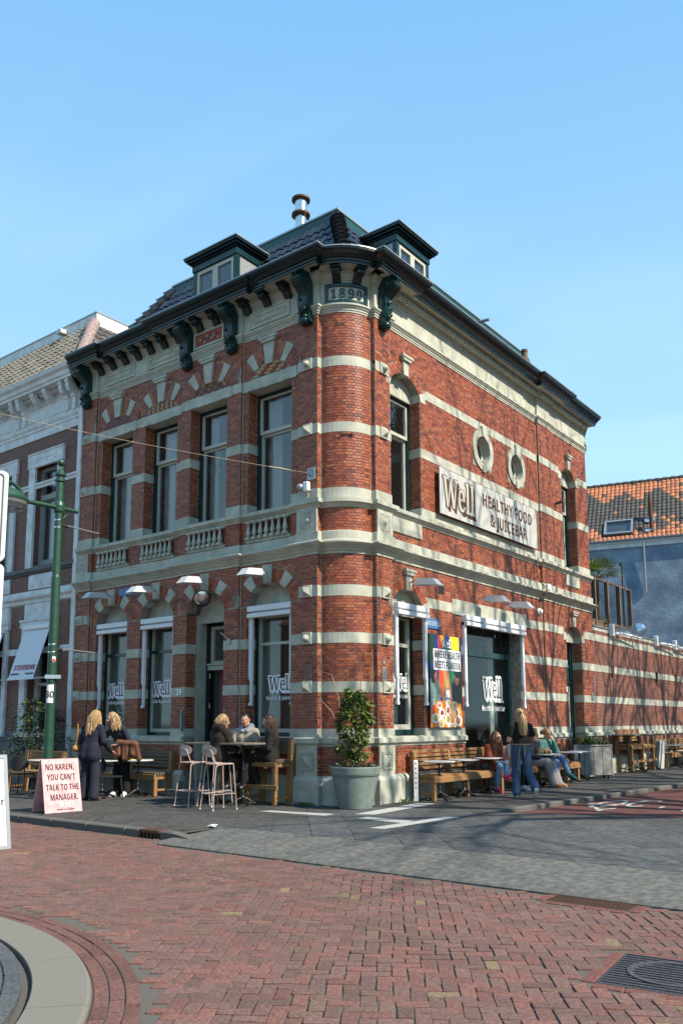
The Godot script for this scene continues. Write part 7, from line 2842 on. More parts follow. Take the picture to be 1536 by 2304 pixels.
func wall_things() -> void:
	var p: Node3D = null
	var first := wall_lamp(FM, -7.76, 4.77, "silver wall lamp above the leftmost ground floor window", null)
	for e in [[FM, -6.0, 4.74, "silver wall lamp beside the blue street sign on the main front"], [FM, -4.22, 4.78, "silver wall lamp above the doorway"], [FM, -2.32, 4.75, "silver wall lamp above the window right of the doorway"], [FS, 2.15, 4.58, "silver wall lamp above the narrow corner window on the side front"], [FS, 5.34, 4.58, "silver wall lamp above the left half of the wide shop window"], [FS, 6.72, 4.58, "silver wall lamp above the right half of the wide shop window"]]:
		wall_lamp(e[0], e[1], e[2], e[3], first)
	# enamel street signs
	var blue := mat(Color(0.055, 0.16, 0.36), 0.35)
	for e in [[FM, -6.98, 4.87, -0.07, 0.98, 0.20, "SINGEL", "blue enamel street name sign between the two left lamps"], [FS, 3.12, 3.80, -0.07, 0.66, 0.24, "CHASSEVELD", "blue enamel street name sign above the food poster"]]:
		var b := MB.new()
		b.xf = e[0]
		b.bev(Vector3(e[1], e[2], e[3] + 0.02), Vector3(e[4], e[5], 0.02), 0.006)
		var o := single("street_name_sign", b, blue, e[7], "street sign", "blue street name signs")
		var f: Transform3D = e[0] * Transform3D(Basis.IDENTITY, Vector3(e[1], e[2], e[3]))
		words("lettering", e[6], e[5] * 0.62, f, Vector2.ZERO, 0.032, mat(Color(0.45, 0.52, 0.62), 0.4), o, 0.8 if e[4] < 0.9 else 1.0)
	# convex mirror in the doorway arch
	var m := thing("convex_mirror", "round convex mirror hanging under the doorway arch", "mirror", Vector3(-4.02, 4.36, 0.30))
	var b := MB.new()
	b.xf = Transform3D(Basis(Vector3(1, 0, 0), PI / 2 + 0.55).rotated(Vector3.UP, 0.95), Vector3.ZERO)
	b.lathe([Vector2(0.0, 0.07), Vector2(0.10, 0.055), Vector2(0.19, 0.0)], Vector3.ZERO, 24)
	var mir := MB.new()
	mir.xf = b.xf
	var pr := []
	for i in 9:
		pr.append(Vector2(0.19 * (1.0 - i / 8.0), 0.07 * (1.0 - pow(1.0 - i / 8.0, 2))))
	mir.lathe(pr, Vector3.ZERO, 28)
	part("mirror_face", mir, M.steel, m)
	b = MB.new()
	b.xf = mir.xf
	b.lathe([Vector2(0.19, -0.03), Vector2(0.205, -0.02), Vector2(0.205, 0.01), Vector2(0.185, 0.015)], Vector3.ZERO, 28)
	b.lathe([Vector2(0.0, -0.04), Vector2(0.19, -0.03)], Vector3.ZERO, 28)
	b.xf = Transform3D.IDENTITY
	b.rod(Vector3(0, 0.0, -0.03), Vector3(-0.1, 0.22, -0.35), 0.012, 6)
	part("rim", b, M.black_iron, m)
	# span wire with its anchor plate
	var w := thing("span_wire", "thin span wire slanting across the main front to the corner pier", "wire")
	b = MB.new()
	var pts := PackedVector3Array()
	var a0 := Vector3(-1.04, 6.78, 0.07)
	var a1 := Vector3(-5.0, 7.35, 10.8)
	for i in 25:
		var t := i / 24.0
		pts.append(a0.lerp(a1, t) - Vector3(0, 0.22 * sin(t * PI), 0))
	b.tube(pts, PackedFloat32Array([0.004]), 5)
	b.tube(PackedVector3Array([pts[1], pts[1].lerp(pts[2], 0.5), pts[2]]), PackedFloat32Array([0.01, 0.016, 0.01]), 6)
	for k in [4, 8]:
		b.ball(pts[k], Vector3(0.014, 0.02, 0.014), 6, 5)
	part("cable", b, mat(Color(0.36, 0.30, 0.22), 0.6), w)
	b = MB.new()
	b.bev(Vector3(-1.03, 6.78, 0.025), Vector3(0.22, 0.26, 0.02), 0.006)
	part("anchor_plate", b, M.zinc, w)
	b = MB.new()
	b.tube(PackedVector3Array([Vector3(-1.03, 6.85, 0.05), Vector3(-1.03, 6.84, 0.10), Vector3(-1.04, 6.76, 0.10), Vector3(-1.04, 6.72, 0.04)]), PackedFloat32Array([0.012]), 6)
	part("hook", b, M.black_iron, w)
	# camera on the corner pier
	var c := thing("security_camera", "white security camera under the wire anchor on the corner pier", "camera", Vector3(-1.16, 6.50, 0.02))
	b = MB.new()
	b.bev(Vector3(0.05, 0, 0.06), Vector3(0.13, 0.20, 0.11), 0.015)
	part("housing", b, M.print_white, c)
	b = MB.new()
	b.ball(Vector3(-0.08, 0.0, 0.12), Vector3(0.075, 0.075, 0.075), 12, 8)
	part("lens_dome", b, M.zinc, c)
	b = MB.new()
	b.tube(PackedVector3Array([Vector3(0.06, -0.08, 0.02), Vector3(0.06, -0.2, 0.012), Vector3(-0.02, -0.29, 0.012), Vector3(-0.22, -0.30, 0.012)]), PackedFloat32Array([0.008]), 5)
	part("cable", b, M.print_white, c)
	c = thing("dome_camera", "round white dome camera with its cable and junction box below the sign's right end", "camera")
	b = MB.new()
	b.xf = FS * Transform3D(Basis(Vector3(1, 0, 0), PI / 2), Vector3(8.92, 4.68, -0.06))
	b.lathe([Vector2(0.10, 0), Vector2(0.10, 0.03), Vector2(0.07, 0.05), Vector2(0.06, 0.10), Vector2(0, 0.13)], Vector3.ZERO, 16)
	part("dome", b, M.print_white, c)
	b = MB.new()
	b.xf = FS
	b.bev(Vector3(9.28, 5.42, 0.10), Vector3(0.20, 0.16, 0.10), 0.01)
	part("junction_box", b, M.print_white, c)
	b = MB.new()
	b.tube(PackedVector3Array([FS * Vector3(8.62, 6.42, 0.02), FS * Vector3(8.66, 6.30, 0.0), FS * Vector3(8.68, 6.0, 0.02), FS * Vector3(8.72, 5.6, 0.03), FS * Vector3(8.95, 5.42, 0.10), FS * Vector3(9.2, 5.42, 0.10)]), PackedFloat32Array([0.012]), 5)
	b.tube(PackedVector3Array([FS * Vector3(9.2, 5.38, 0.10), FS * Vector3(9.0, 5.15, 0.10), FS * Vector3(8.86, 5.0, 0.0), FS * Vector3(8.9, 4.75, -0.03)]), PackedFloat32Array([0.012]), 5)
	part("cable", b, M.black_iron, c)
	# spotlight by the far upper window, door number, switches
	b = MB.new()
	b.rod(FS * Vector3(10.25, 8.10, 0.0), FS * Vector3(10.30, 8.16, 0.22), 0.045, 10)
	single("small_spotlight", b, M.rust, "small dark spotlight left of the far upper side window", "spotlight")
	b = MB.new()
	b.xf = FS
	b.bev(Vector3(12.55, 2.35, -0.01), Vector3(0.14, 0.22, 0.06), 0.01)
	for i in 7:
		b.bev(Vector3(12.75, 2.45 + i * 0.09, -0.02), Vector3(0.09, 0.06, 0.03), 0.004)
	single("intercom", b, M.zinc, "grey intercom and row of bell plates right of the side door", "intercom")
	b = MB.new()
	b.xf = FS
	b.bev(Vector3(10.55, 2.52, 0.0), Vector3(0.07, 0.16, 0.02), 0.003)
	single("number_plate", b, M.print_white, "small white house number plate left of the side door", "number plate")
	# slate plaques on the two corner piers
	for e in [[FM, -1.10, 2.58, "dark narrow plaque on the left corner pier", 0], [FS, 1.10, 2.55, "grey lettered plaque with a small square above it on the right corner pier", 1]]:
		b = MB.new()
		b.xf = e[0]
		b.bev(Vector3(e[1], e[2], 0.015), Vector3(0.14, 0.29, 0.02), 0.004)
		if e[4]:
			b.bev(Vector3(e[1] - 0.01, e[2] + 0.24, 0.015), Vector3(0.07, 0.08, 0.02), 0.004)
		var o := single("wall_plaque", b, mat(Color(0.13, 0.10, 0.10), 0.6) if e[4] == 0 else M.zinc, e[3], "plaque")
		var f: Transform3D = e[0] * Transform3D(Basis.IDENTITY, Vector3(e[1], e[2], 0.02))
		var ln := MB.new()
		ln.xf = f
		if e[4]:
			for i in 6:
				ln.box(Vector3(0, 0.10 - i * 0.04, 0.006), Vector3(0.10, 0.012, 0.003))
		else:
			ln.lathe([Vector2(0.03, 0), Vector2(0.03, 0.003)], Vector3(0, 0.07, 0.006), 10)
			ln.box(Vector3(0, 0.08, 0.007), Vector3(0.05, 0.05, 0.004))
		part("engraving", ln, M.print_dark if e[4] else mat(Color(0.35, 0.05, 0.04), 0.6), o)
	white_post()
	sign_board()
	poster()
	b = MB.new()
	for i in 5:
		b.box(Vector3(rng.randf_range(-0.05, 0.05), 0.012 + 0.008 * i, rng.randf_range(-0.04, 0.04)), Vector3(0.09, 0.01, 0.06))
	single("paper_scrap", b, M.print_white, "crumpled white scrap of paper on the pavement above the gully", "litter", "", Vector3(0.10, PAVE, 3.83))

func white_post() -> void:
	var b := MB.new()
	b.bev(Vector3(0, 0.42, 0), Vector3(0.09, 0.84, 0.06), 0.006)
	var o := single("white_board_post", b, M.print_white, "short white post with small dark marks at the near end of the corner bench", "post", "", Vector3(0.26, PAVE, -1.86), 0.6)
	b = MB.new()
	for i in 6:
		b.box(Vector3(0.0, 0.78 - i * 0.10, 0.032), Vector3(0.035, 0.035, 0.003))
	part("marks", b, M.zinc, o)

func sign_board() -> void:
	var t := thing("shop_sign", "long pale metal sign with cut-out lettering on the side wall under the round windows", "sign")
	var b := MB.new()
	b.xf = FS
	b.lohi(Vector3(3.38, 6.44, 0.055), Vector3(8.72, 7.57, 0.075))
	part("plate", b, tri(mat(Color(0.53, 0.53, 0.50), 0.5), noise_tex(0.01, Color(0.88, 0.88, 0.88), Color(1, 1, 1), 4, 256, 61), 0.4), t)
	b = MB.new()
	b.xf = FS
	b.lohi(Vector3(3.5, 6.56, -0.06), Vector3(8.6, 7.45, 0.03))
	part("backing_frame", b, M.rust, t)
	var cut := mat(Color(0.085, 0.032, 0.022), 0.9)
	var f := FS * Transform3D(Basis.IDENTITY, Vector3(0, 0, 0.075))
	words("lettering", "HEALTHY FOOD", 0.44, f, Vector2(6.92, 7.20), 0.003, cut, t, -2.86)
	words("lettering", "& JUICEBAR", 0.44, f, Vector2(6.94, 6.73), 0.003, cut, t, -2.14)
	var i := 0
	for e in [[0.11, -0.10], [0.085, -0.075], [0.065, -0.055], [0.045, -0.035], [0.025, -0.015], [-0.025, 0.02], [0.02, 0.025], [-0.025, -0.02]]:
		words("lettering", "Well", 1.02, f, Vector2(4.27 + e[0], 7.0 + e[1]), 0.003 + i * 0.0006, cut, t, -1.52, "Droid Serif", 0.001)
		i += 1
	words("lettering", "Well", 1.02, f, Vector2(4.27, 7.0), 0.012, M.sash, t, -1.52, "Droid Serif")

func poster() -> void:
	var w := 192
	var h := 280
	var im := Image.create(w, h, false, Image.FORMAT_RGB8)
	im.fill(Color(0.05, 0.14, 0.50))
	var disc := func(cx: float, cy: float, rx: float, ry: float, c: Color) -> void:
		for y in range(maxi(0, int(cy - ry)), mini(h, int(cy + ry) + 1)):
			var t := (y + 0.5 - cy) / ry
			if absf(t) < 1.0:
				var q := rx * sqrt(1.0 - t * t)
				var x0 := maxi(0, int(cx - q))
				var x1 := mini(w, int(cx + q))
				if x1 > x0:
					im.fill_rect(Rect2i(x0, y, x1 - x0, 1), c * randf_range_(0.95, 1.05))
	# painted backdrop: big soft colour shapes
	disc.call(118, 90, 62, 58, Color(0.10, 0.62, 0.38))
	disc.call(150, 18, 30, 56, Color(0.93, 0.78, 0.08))
	disc.call(64, 14, 16, 44, Color(0.85, 0.22, 0.24))
	disc.call(78, 6, 14, 28, Color(0.94, 0.66, 0.10))
	disc.call(10, 30, 22, 60, Color(0.07, 0.22, 0.10))
	disc.call(40, 112, 26, 40, Color(0.07, 0.20, 0.62))
	for y in range(84, 190):
		im.fill_rect(Rect2i(48 + (y - 84) / 14, y, 30, 1), Color(0.90, 0.30, 0.05))
	disc.call(168, 108, 30, 30, Color(0.05, 0.11, 0.07))
	disc.call(150, 140, 10, 34, Color(0.13, 0.50, 0.30))
	# three people at the table
	disc.call(22, 178, 38, 52, Color(0.45, 0.55, 0.52))
	disc.call(28, 128, 15, 20, Color(0.58, 0.36, 0.22))
	disc.call(20, 124, 15, 25, Color(0.09, 0.06, 0.05))
	disc.call(33, 131, 9, 15, Color(0.60, 0.37, 0.24))
	disc.call(100, 182, 30, 56, Color(0.62, 0.46, 0.33))
	disc.call(100, 126, 17, 34, Color(0.72, 0.55, 0.28))
	disc.call(96, 120, 10, 15, Color(0.72, 0.46, 0.33))
	disc.call(166, 178, 38, 58, Color(0.06, 0.07, 0.09))
	disc.call(160, 128, 15, 22, Color(0.60, 0.36, 0.25))
	disc.call(164, 112, 17, 16, Color(0.08, 0.06, 0.05))
	im.fill_rect(Rect2i(92, 168, 22, 30), Color(0.85, 0.86, 0.88))
	im.fill_rect(Rect2i(88, 190, 28, 9), Color(0.18, 0.40, 0.60))
	# orange table with plates and glasses
	for y in range(200, h):
		var q := 60 + (y - 200) * 1.2
		im.fill_rect(Rect2i(maxi(0, int(96 - q)), y, mini(w, int(96 + q)) - maxi(0, int(96 - q)), 1), Color(0.86, 0.48, 0.06))
	for e in [[104, 206, 14, 12, Color(0.85, 0.75, 0.55)], [52, 214, 18, 10, Color(0.80, 0.40, 0.10)], [142, 212, 14, 12, Color(0.70, 0.66, 0.25)], [66, 236, 17, 14, Color(0.42, 0.14, 0.10)], [102, 228, 16, 15, Color(0.60, 0.35, 0.12)], [28, 252, 21, 16, Color(0.70, 0.62, 0.16)], [100, 256, 19, 17, Color(0.60, 0.62, 0.20)], [156, 234, 17, 14, Color(0.92, 0.55, 0.10)], [164, 260, 24, 17, Color(0.80, 0.40, 0.16)], [62, 266, 16, 18, Color(0.80, 0.60, 0.25)], [122, 278, 24, 12, Color(0.78, 0.62, 0.32)]]:
		disc.call(e[0], e[1], e[2], e[3], Color(0.90, 0.90, 0.88))
		disc.call(e[0] + 1, e[1], e[2] * 0.6, e[3] * 0.6, e[4])
		disc.call(e[0] - 3, e[1] - 2, e[2] * 0.25, e[3] * 0.3, e[4].lightened(0.3))
	im.fill_rect(Rect2i(14, 212, 12, 28), Color(0.82, 0.12, 0.12))
	im.fill_rect(Rect2i(18, 196, 2, 18), Color(0.9, 0.9, 0.9))
	im.fill_rect(Rect2i(172, 206, 11, 30), Color(0.90, 0.55, 0.15))
	im.fill_rect(Rect2i(122, 218, 10, 30), Color(0.72, 0.62, 0.45))
	var t := thing("food_poster", "bright poster of three people at a laden table, left of the wide shop window", "poster")
	var m := mat(Color(1, 1, 1), 0.3)
	m.albedo_texture = ImageTexture.create_from_image(im)
	var b := MB.new()
	b.xf = FS
	b.quad(Vector3(2.89, 1.44, 0.012), Vector3(4.33, 1.44, 0.012), Vector3(4.33, 3.55, 0.012), Vector3(2.89, 3.55, 0.012))
	part("print", b, m, t)
	b = MB.new()
	b.xf = FS
	b.lohi(Vector3(2.88, 1.43, -0.03), Vector3(4.34, 3.56, 0.009))
	part("board", b, M.black, t)
	var f := FS * Transform3D(Basis.IDENTITY, Vector3(0, 0, 0.012))
	var navy := mat(Color(0.008, 0.010, 0.035), 0.4)
	for e in [["WHERE HEALTH", 3.66, 3.10, 0.24], ["MEETS FLAVOUR", 3.66, 2.86, 0.24]]:
		var i := 0
		for d in [[-1, 0], [1, 0], [0, 1], [0, -1], [-1, -1], [1, -1], [1, 1], [-1, 1]]:
			i += 1
			words("lettering", e[0], e[3], f, Vector2(e[1] + d[0] * 0.034, e[2] + d[1] * 0.034), 0.002 + i * 0.0006, M.print_white, t, -1.18, "Droid Sans", 0.001)
		words("lettering", e[0], e[3] * 0.96, f, Vector2(e[1], e[2]), 0.010, navy, t, -1.14, "Droid Sans", 0.002)
	for d in [[0.03, -0.03], [0.015, -0.015], [-0.012, 0.012]]:
		words("lettering", "Well", 0.26, f, Vector2(3.64 + d[0], 3.36 + d[1]), 0.004 + d[0] * 0.02, navy, t, -0.42, "Droid Serif", 0.0005)
	words("lettering", "Well", 0.26, f, Vector2(3.64, 3.36), 0.009, M.print_white, t, -0.42, "Droid Serif", 0.002)

func randf_range_(a: float, b: float) -> float: return rng.randf_range(a, b)
# ------------------------------------------------------------------ people: one smooth skin per body
# bone: [from, to, radius, radius, colour]. The bodies are meshed as surface nets of the blended distance.
func nets(out: MB, bones: Array, cell: float, k: float) -> void:
	var lo := Vector3(1e9, 1e9, 1e9)
	var hi := -lo
	for b in bones:
		for e in [[b[0], b[2]], [b[1], b[3]]]:
			lo = lo.min(e[0] - Vector3.ONE * (e[1] + cell * 3.0))
			hi = hi.max(e[0] + Vector3.ONE * (e[1] + cell * 3.0))
	var nx := int((hi.x - lo.x) / cell) + 2
	var ny := int((hi.y - lo.y) / cell) + 2
	var nz := int((hi.z - lo.z) / cell) + 2
	var sx := 1
	var sy := nx
	var sz := nx * ny
	var F := PackedFloat32Array()
	F.resize(nx * ny * nz)
	F.fill(1.0)
	var G := PackedFloat32Array()       # distance to the nearest bone alone, for its colour
	G.resize(nx * ny * nz)
	G.fill(1.0)
	var W := PackedInt32Array()
	W.resize(nx * ny * nz)
	for bi in bones.size():
		var b: Array = bones[bi]
		var pa: Vector3 = b[0]
		var ba: Vector3 = b[1] - pa
		var ra: float = b[2]
		var rb: float = b[3]
		var inv := 1.0 / maxf(ba.length_squared(), 1e-9)
		var m := maxf(ra, rb) + k + cell * 1.5
		var l := ((pa.min(b[1]) - Vector3.ONE * m - lo) / cell).floor()
		var h := ((pa.max(b[1]) + Vector3.ONE * m - lo) / cell).ceil()
		for z in range(maxi(0, int(l.z)), mini(nz, int(h.z) + 1)):
			for y in range(maxi(0, int(l.y)), mini(ny, int(h.y) + 1)):
				var i := maxi(0, int(l.x)) + y * sy + z * sz
				for x in range(maxi(0, int(l.x)), mini(nx, int(h.x) + 1)):
					var q := lo + Vector3(x, y, z) * cell - pa
					var t := clampf(q.dot(ba) * inv, 0.0, 1.0)
					var d := (q - ba * t).length() - ra - (rb - ra) * t
					var f := F[i]
					var e := k - absf(f - d)
					F[i] = minf(f, d) - (e * e * 0.25 / k if e > 0.0 else 0.0)
					if d < G[i]:
						G[i] = d
						W[i] = bi
					i += 1
	var V := PackedInt32Array()
	V.resize(nx * ny * nz)
	V.fill(-1)
	var off := [0, sx, sy, sx + sy, sz, sx + sz, sy + sz, sx + sy + sz]
	var lim := cell * 1.9
	for z in nz - 1:
		for y in ny - 1:
			var i := y * sy + z * sz - 1
			for x in nx - 1:
				i += 1
				var f0 := F[i]
				if f0 > lim or f0 < -lim:
					continue
				var mask := 0
				for c in 8:
					if F[i + off[c]] < 0.0:
						mask |= 1 << c
				if mask == 0 or mask == 255:
					continue
				var s := Vector3.ZERO
				var n := 0
				for c in 8:
					for a in 3:
						if c & (1 << a):
							continue
						var d := c | (1 << a)
						var fa := F[i + off[c]]
						var fb := F[i + off[d]]
						if (fa < 0.0) != (fb < 0.0):
							var t := fa / (fa - fb)
							var p := Vector3(c & 1, (c >> 1) & 1, (c >> 2) & 1)
							p[a] += t
							s += p
							n += 1
				var g := Vector3(F[i + sx] - f0 + F[i + sx + sy] - F[i + sy] + F[i + sx + sz] - F[i + sz], F[i + sy] - f0 + F[i + sx + sy] - F[i + sx] + F[i + sy + sz] - F[i + sz], F[i + sz] - f0 + F[i + sz + sx] - F[i + sx] + F[i + sy + sz] - F[i + sy])
				out.col = bones[W[i]][4]
				V[i] = out.vert(lo + (Vector3(x, y, z) + s / n) * cell, g if g.length_squared() > 1e-12 else Vector3.UP)
	for z in range(1, nz - 1):
		for y in range(1, ny - 1):
			for x in range(1, nx - 1):
				var i := x + y * sy + z * sz
				var a := F[i]
				if a > lim or a < -lim:
					continue
				for ax in 3:
					var st: int = [sx, sy, sz][ax]
					if (a < 0.0) == (F[i + st] < 0.0):
						continue
					var u: int = [sy, sz, sx][ax]
					var w: int = [sz, sx, sy][ax]
					var q := [V[i], V[i - u], V[i - u - w], V[i - w]]
					if q.min() < 0:
						continue
					if a < 0.0:
						out.ix.append_array([q[0], q[2], q[1], q[0], q[3], q[2]])
					else:
						out.ix.append_array([q[0], q[1], q[2], q[0], q[2], q[3]])
	out.col = Color(1, 1, 1)

const SKIN := Color(0.50, 0.27, 0.19)

func hand_bones(wr: Vector3, d: Vector3, palm: Vector3, side: float, curl: float, c: Color) -> Array:
	# d: from the wrist to the fingers; palm: the way the palm faces; side: +1 thumb towards d x palm
	var s := d.cross(palm).normalized() * side
	var o := []
	var k := wr + d * 0.085
	for i in 4:
		var u := (1.5 - i) * 0.021
		o.append([wr + s * u * 0.5, k + s * u, 0.017, 0.012, c])
	var ln: Array = [0.068, 0.078, 0.074, 0.058]
	for i in 4:
		var u := (1.5 - i) * 0.022
		var a := k + s * u
		var d1 := (d + palm * curl * 0.6).normalized()
		var d2 := (d + palm * curl * 1.6).normalized()
		var m: Vector3 = a + d1 * ln[i] * 0.55
		o.append([a, m, 0.0105, 0.0095, c])
		o.append([m, m + d2 * ln[i] * 0.5, 0.0095, 0.0075, c])
	var t0 := wr + s * 0.028 + d * 0.02
	var t1 := t0 + (s * 0.8 + d * 0.6 + palm * 0.35).normalized() * 0.045
	o.append([t0, t1, 0.014, 0.012, c])
	o.append([t1, t1 + (d * 0.9 + palm * 0.4 + s * 0.1).normalized() * 0.034, 0.0115, 0.009, c])
	return o

# head at H looking along f with the crown towards u
func head_bones(H: Vector3, f: Vector3, u: Vector3, c: Color, lips: Color) -> Array:
	var r := u.cross(f).normalized()
	var P := func(x: float, y: float, z: float) -> Vector3: return H + r * x + u * y + f * z
	var o := []
	o.append([P.call(0, 0.035, -0.02), P.call(0, 0.03, 0.015), 0.083, 0.078, c])        # skull
	o.append([P.call(0, 0.01, 0.03), P.call(0, -0.055, 0.035), 0.062, 0.050, c])        # face
	o.append([P.call(0, -0.075, 0.045), P.call(0, -0.095, 0.055), 0.036, 0.022, c])     # jaw and chin
	o.append([P.call(-0.035, -0.06, 0.01), P.call(0.035, -0.06, 0.01), 0.042, 0.042, c])
	o.append([P.call(0, 0.012, 0.090), P.call(0, -0.028, 0.106), 0.010, 0.014, c])      # nose
	o.append([P.call(-0.013, -0.030, 0.096), P.call(0.013, -0.030, 0.096), 0.010, 0.010, c])
	for s in [-1, 1]:
		o.append([P.call(s * 0.038, -0.020, 0.070), P.call(s * 0.040, -0.030, 0.066), 0.020, 0.018, c * Color(1.08, 0.98, 0.96)])
		o.append([P.call(s * 0.080, 0.015, -0.005), P.call(s * 0.078, -0.025, 0.0), 0.016, 0.011, c])    # ears
		o.append([P.call(s * 0.034, 0.012, 0.080), P.call(s * 0.030, 0.012, 0.081), 0.0085, 0.0085, Color(0.36, 0.31, 0.28)])   # eyes
		o.append([P.call(s * 0.032, 0.012, 0.0865), P.call(s * 0.032, 0.012, 0.087), 0.006, 0.006, Color(0.02, 0.014, 0.01)])
		o.append([P.call(s * 0.016, 0.034, 0.090), P.call(s * 0.050, 0.036, 0.078), 0.0042, 0.0035, Color(0.10, 0.06, 0.045)])   # brows
	o.append([P.call(-0.022, -0.062, 0.083), P.call(0.022, -0.062, 0.083), 0.0065, 0.0065, lips])
	o.append([P.call(-0.016, -0.071, 0.082), P.call(0.016, -0.071, 0.082), 0.007, 0.007, lips])
	return o

# j: joints by name in the person's own frame, facing +z, ground at y = 0
func person(label: String, p: Vector3, turn: float, scale_: float, j: Dictionary, o: Dictionary) -> Node3D:
	var t := thing("person", label, "person", p, turn, "")
	t.scale = Vector3.ONE * scale_
	var top: Color = o.top
	var leg: Color = o.leg
	var skin: Color = o.get("skin", SKIN)
	var shoe: Color = o.shoe
	var sole: Color = o.get("sole", Color(0.6, 0.6, 0.58))
	var bulk: float = o.get("bulk", 0.0)
	var flare: float = o.get("flare", 0.0)
	var P: Vector3 = j.P
	var C: Vector3 = j.C
	var N: Vector3 = j.N
	var H: Vector3 = j.H
	var r: Vector3 = j.get("r", Vector3(1, 0, 0))         # the person's left
	var B := []
	B.append([P - r * 0.065, P + r * 0.065, 0.118, 0.118, leg])
	var Wt := P.lerp(C, 0.5)
	for s in [-1.0, 1.0]:
		B.append([P + r * 0.06 * s + (C - P) * 0.12, Wt + r * 0.045 * s, 0.105 + bulk, 0.095 + bulk, top])
		B.append([Wt + r * 0.045 * s, C + r * 0.07 * s, 0.095 + bulk, 0.108 + bulk, top])
		B.append([C + r * 0.06 * s, N + r * 0.10 * s - (N - C) * 0.3, 0.10 + bulk * 0.7, 0.065 + bulk * 0.6, top])
		if o.get("hem", 0.0) > 0.0:
			B.append([P + r * 0.075 * s + (C - P) * 0.1, P + r * 0.085 * s - (C - P).normalized() * o.hem, 0.122 + bulk, 0.130 + bulk, top])
	B.append([N - (N - C) * 0.15, N.lerp(H, 0.55), 0.055, 0.050, skin if not o.has("collar") else o.collar])
	B.append([N.lerp(H, 0.4), H - (H - N) * 0.15, 0.052, 0.050, skin])
	if o.has("hood"):
		B.append([N - r * 0.07 + Vector3(0, 0.03, -0.07), N + r * 0.07 + Vector3(0, 0.03, -0.07), 0.075, 0.075, o.hood])
		for s in [-1.0, 1.0]:
			B.append([N + r * 0.08 * s + Vector3(0, 0.03, -0.03), N + r * 0.05 * s + (C - N) * 0.25 + Vector3(0, 0, 0.09), 0.042, 0.03, o.hood])
	for s in [-1.0, 1.0]:
		var k := "L" if s > 0 else "R"
		var sh: Vector3 = j["sh" + k]
		var el: Vector3 = j["el" + k]
		var wr: Vector3 = j["wr" + k]
		var slv: Color = o.get("sleeve", top)
		B.append([C.lerp(N, 0.7), sh, 0.075 + bulk * 0.6, 0.062 + bulk * 0.7, top])
		if o.get("short", false):
			B.append([sh, sh.lerp(el, 0.62), 0.060, 0.056, top])
			B.append([sh.lerp(el, 0.55), el, 0.042, 0.038, skin])
			B.append([el, wr, 0.038, 0.027, skin])
		else:
			B.append([sh, el, 0.058 + bulk * 0.7, 0.050 + bulk * 0.8, slv])
			B.append([el, wr, 0.050 + bulk * 0.8, 0.036 + bulk * 0.5, slv])
			B.append([wr, wr + (wr - el).normalized() * 0.02, 0.026, 0.025, skin])
		var hp: Vector3 = j["hip" + k]
		var kn: Vector3 = j["kn" + k]
		var an: Vector3 = j["an" + k]
		var toe: Vector3 = j["toe" + k]
		B.append([hp, kn, 0.092 + flare * 0.25, 0.064 + flare * 0.6, leg])
		var cuff := an.lerp(kn, o.get("cuff", 0.06))
		B.append([kn, cuff, 0.064 + flare * 0.6, 0.048 + flare, leg])
		B.append([cuff, an, 0.036, 0.036, o.get("sock", skin)])
		var ft := (toe - an)
		var dn := Vector3(0, -0.05, 0) if absf(ft.normalized().y) < 0.7 else (Vector3(0, -0.03, 0) - Vector3(ft.x, 0, ft.z).normalized() * 0.03)
		B.append([an + dn * 0.4, an.lerp(toe, 0.55) + dn * 0.3, 0.045, 0.042, shoe])
		B.append([an.lerp(toe, 0.5) + dn * 0.4, toe + dn * 0.4, 0.042, 0.034, shoe])
		B.append([an - ft * 0.12 + dn * 1.0, toe + dn * 1.0, 0.031, 0.028, sole])
		B.append([an - ft * 0.15 + dn * 0.3, an + dn * 0.6, 0.038, 0.04, shoe])
	for e in o.get("extra", []):
		B.append(e)
	var m := MB.new()
	nets(m, B, 0.0145, 0.030)
	# face and hands on finer grids
	var f: Vector3 = j.get("f", Vector3(0, 0, 1)).normalized()
	var u: Vector3 = j.get("u", (H - N)).normalized()
	u = (u - f * u.dot(f)).normalized()
	nets(m, head_bones(H, f, u, skin, skin * Color(0.92, 0.70, 0.68)), 0.0065, 0.012)
	for s in [-1.0, 1.0]:
		var k := "L" if s > 0 else "R"
		if j.has("hand" + k):
			var h: Array = j["hand" + k]
			nets(m, hand_bones(j["wr" + k], h[0].normalized(), (h[1] - h[0].normalized() * h[1].dot(h[0].normalized())).normalized(), h[2], h[3], skin), 0.0055, 0.008)
	part("body", m, M.cloth, t)
	return t

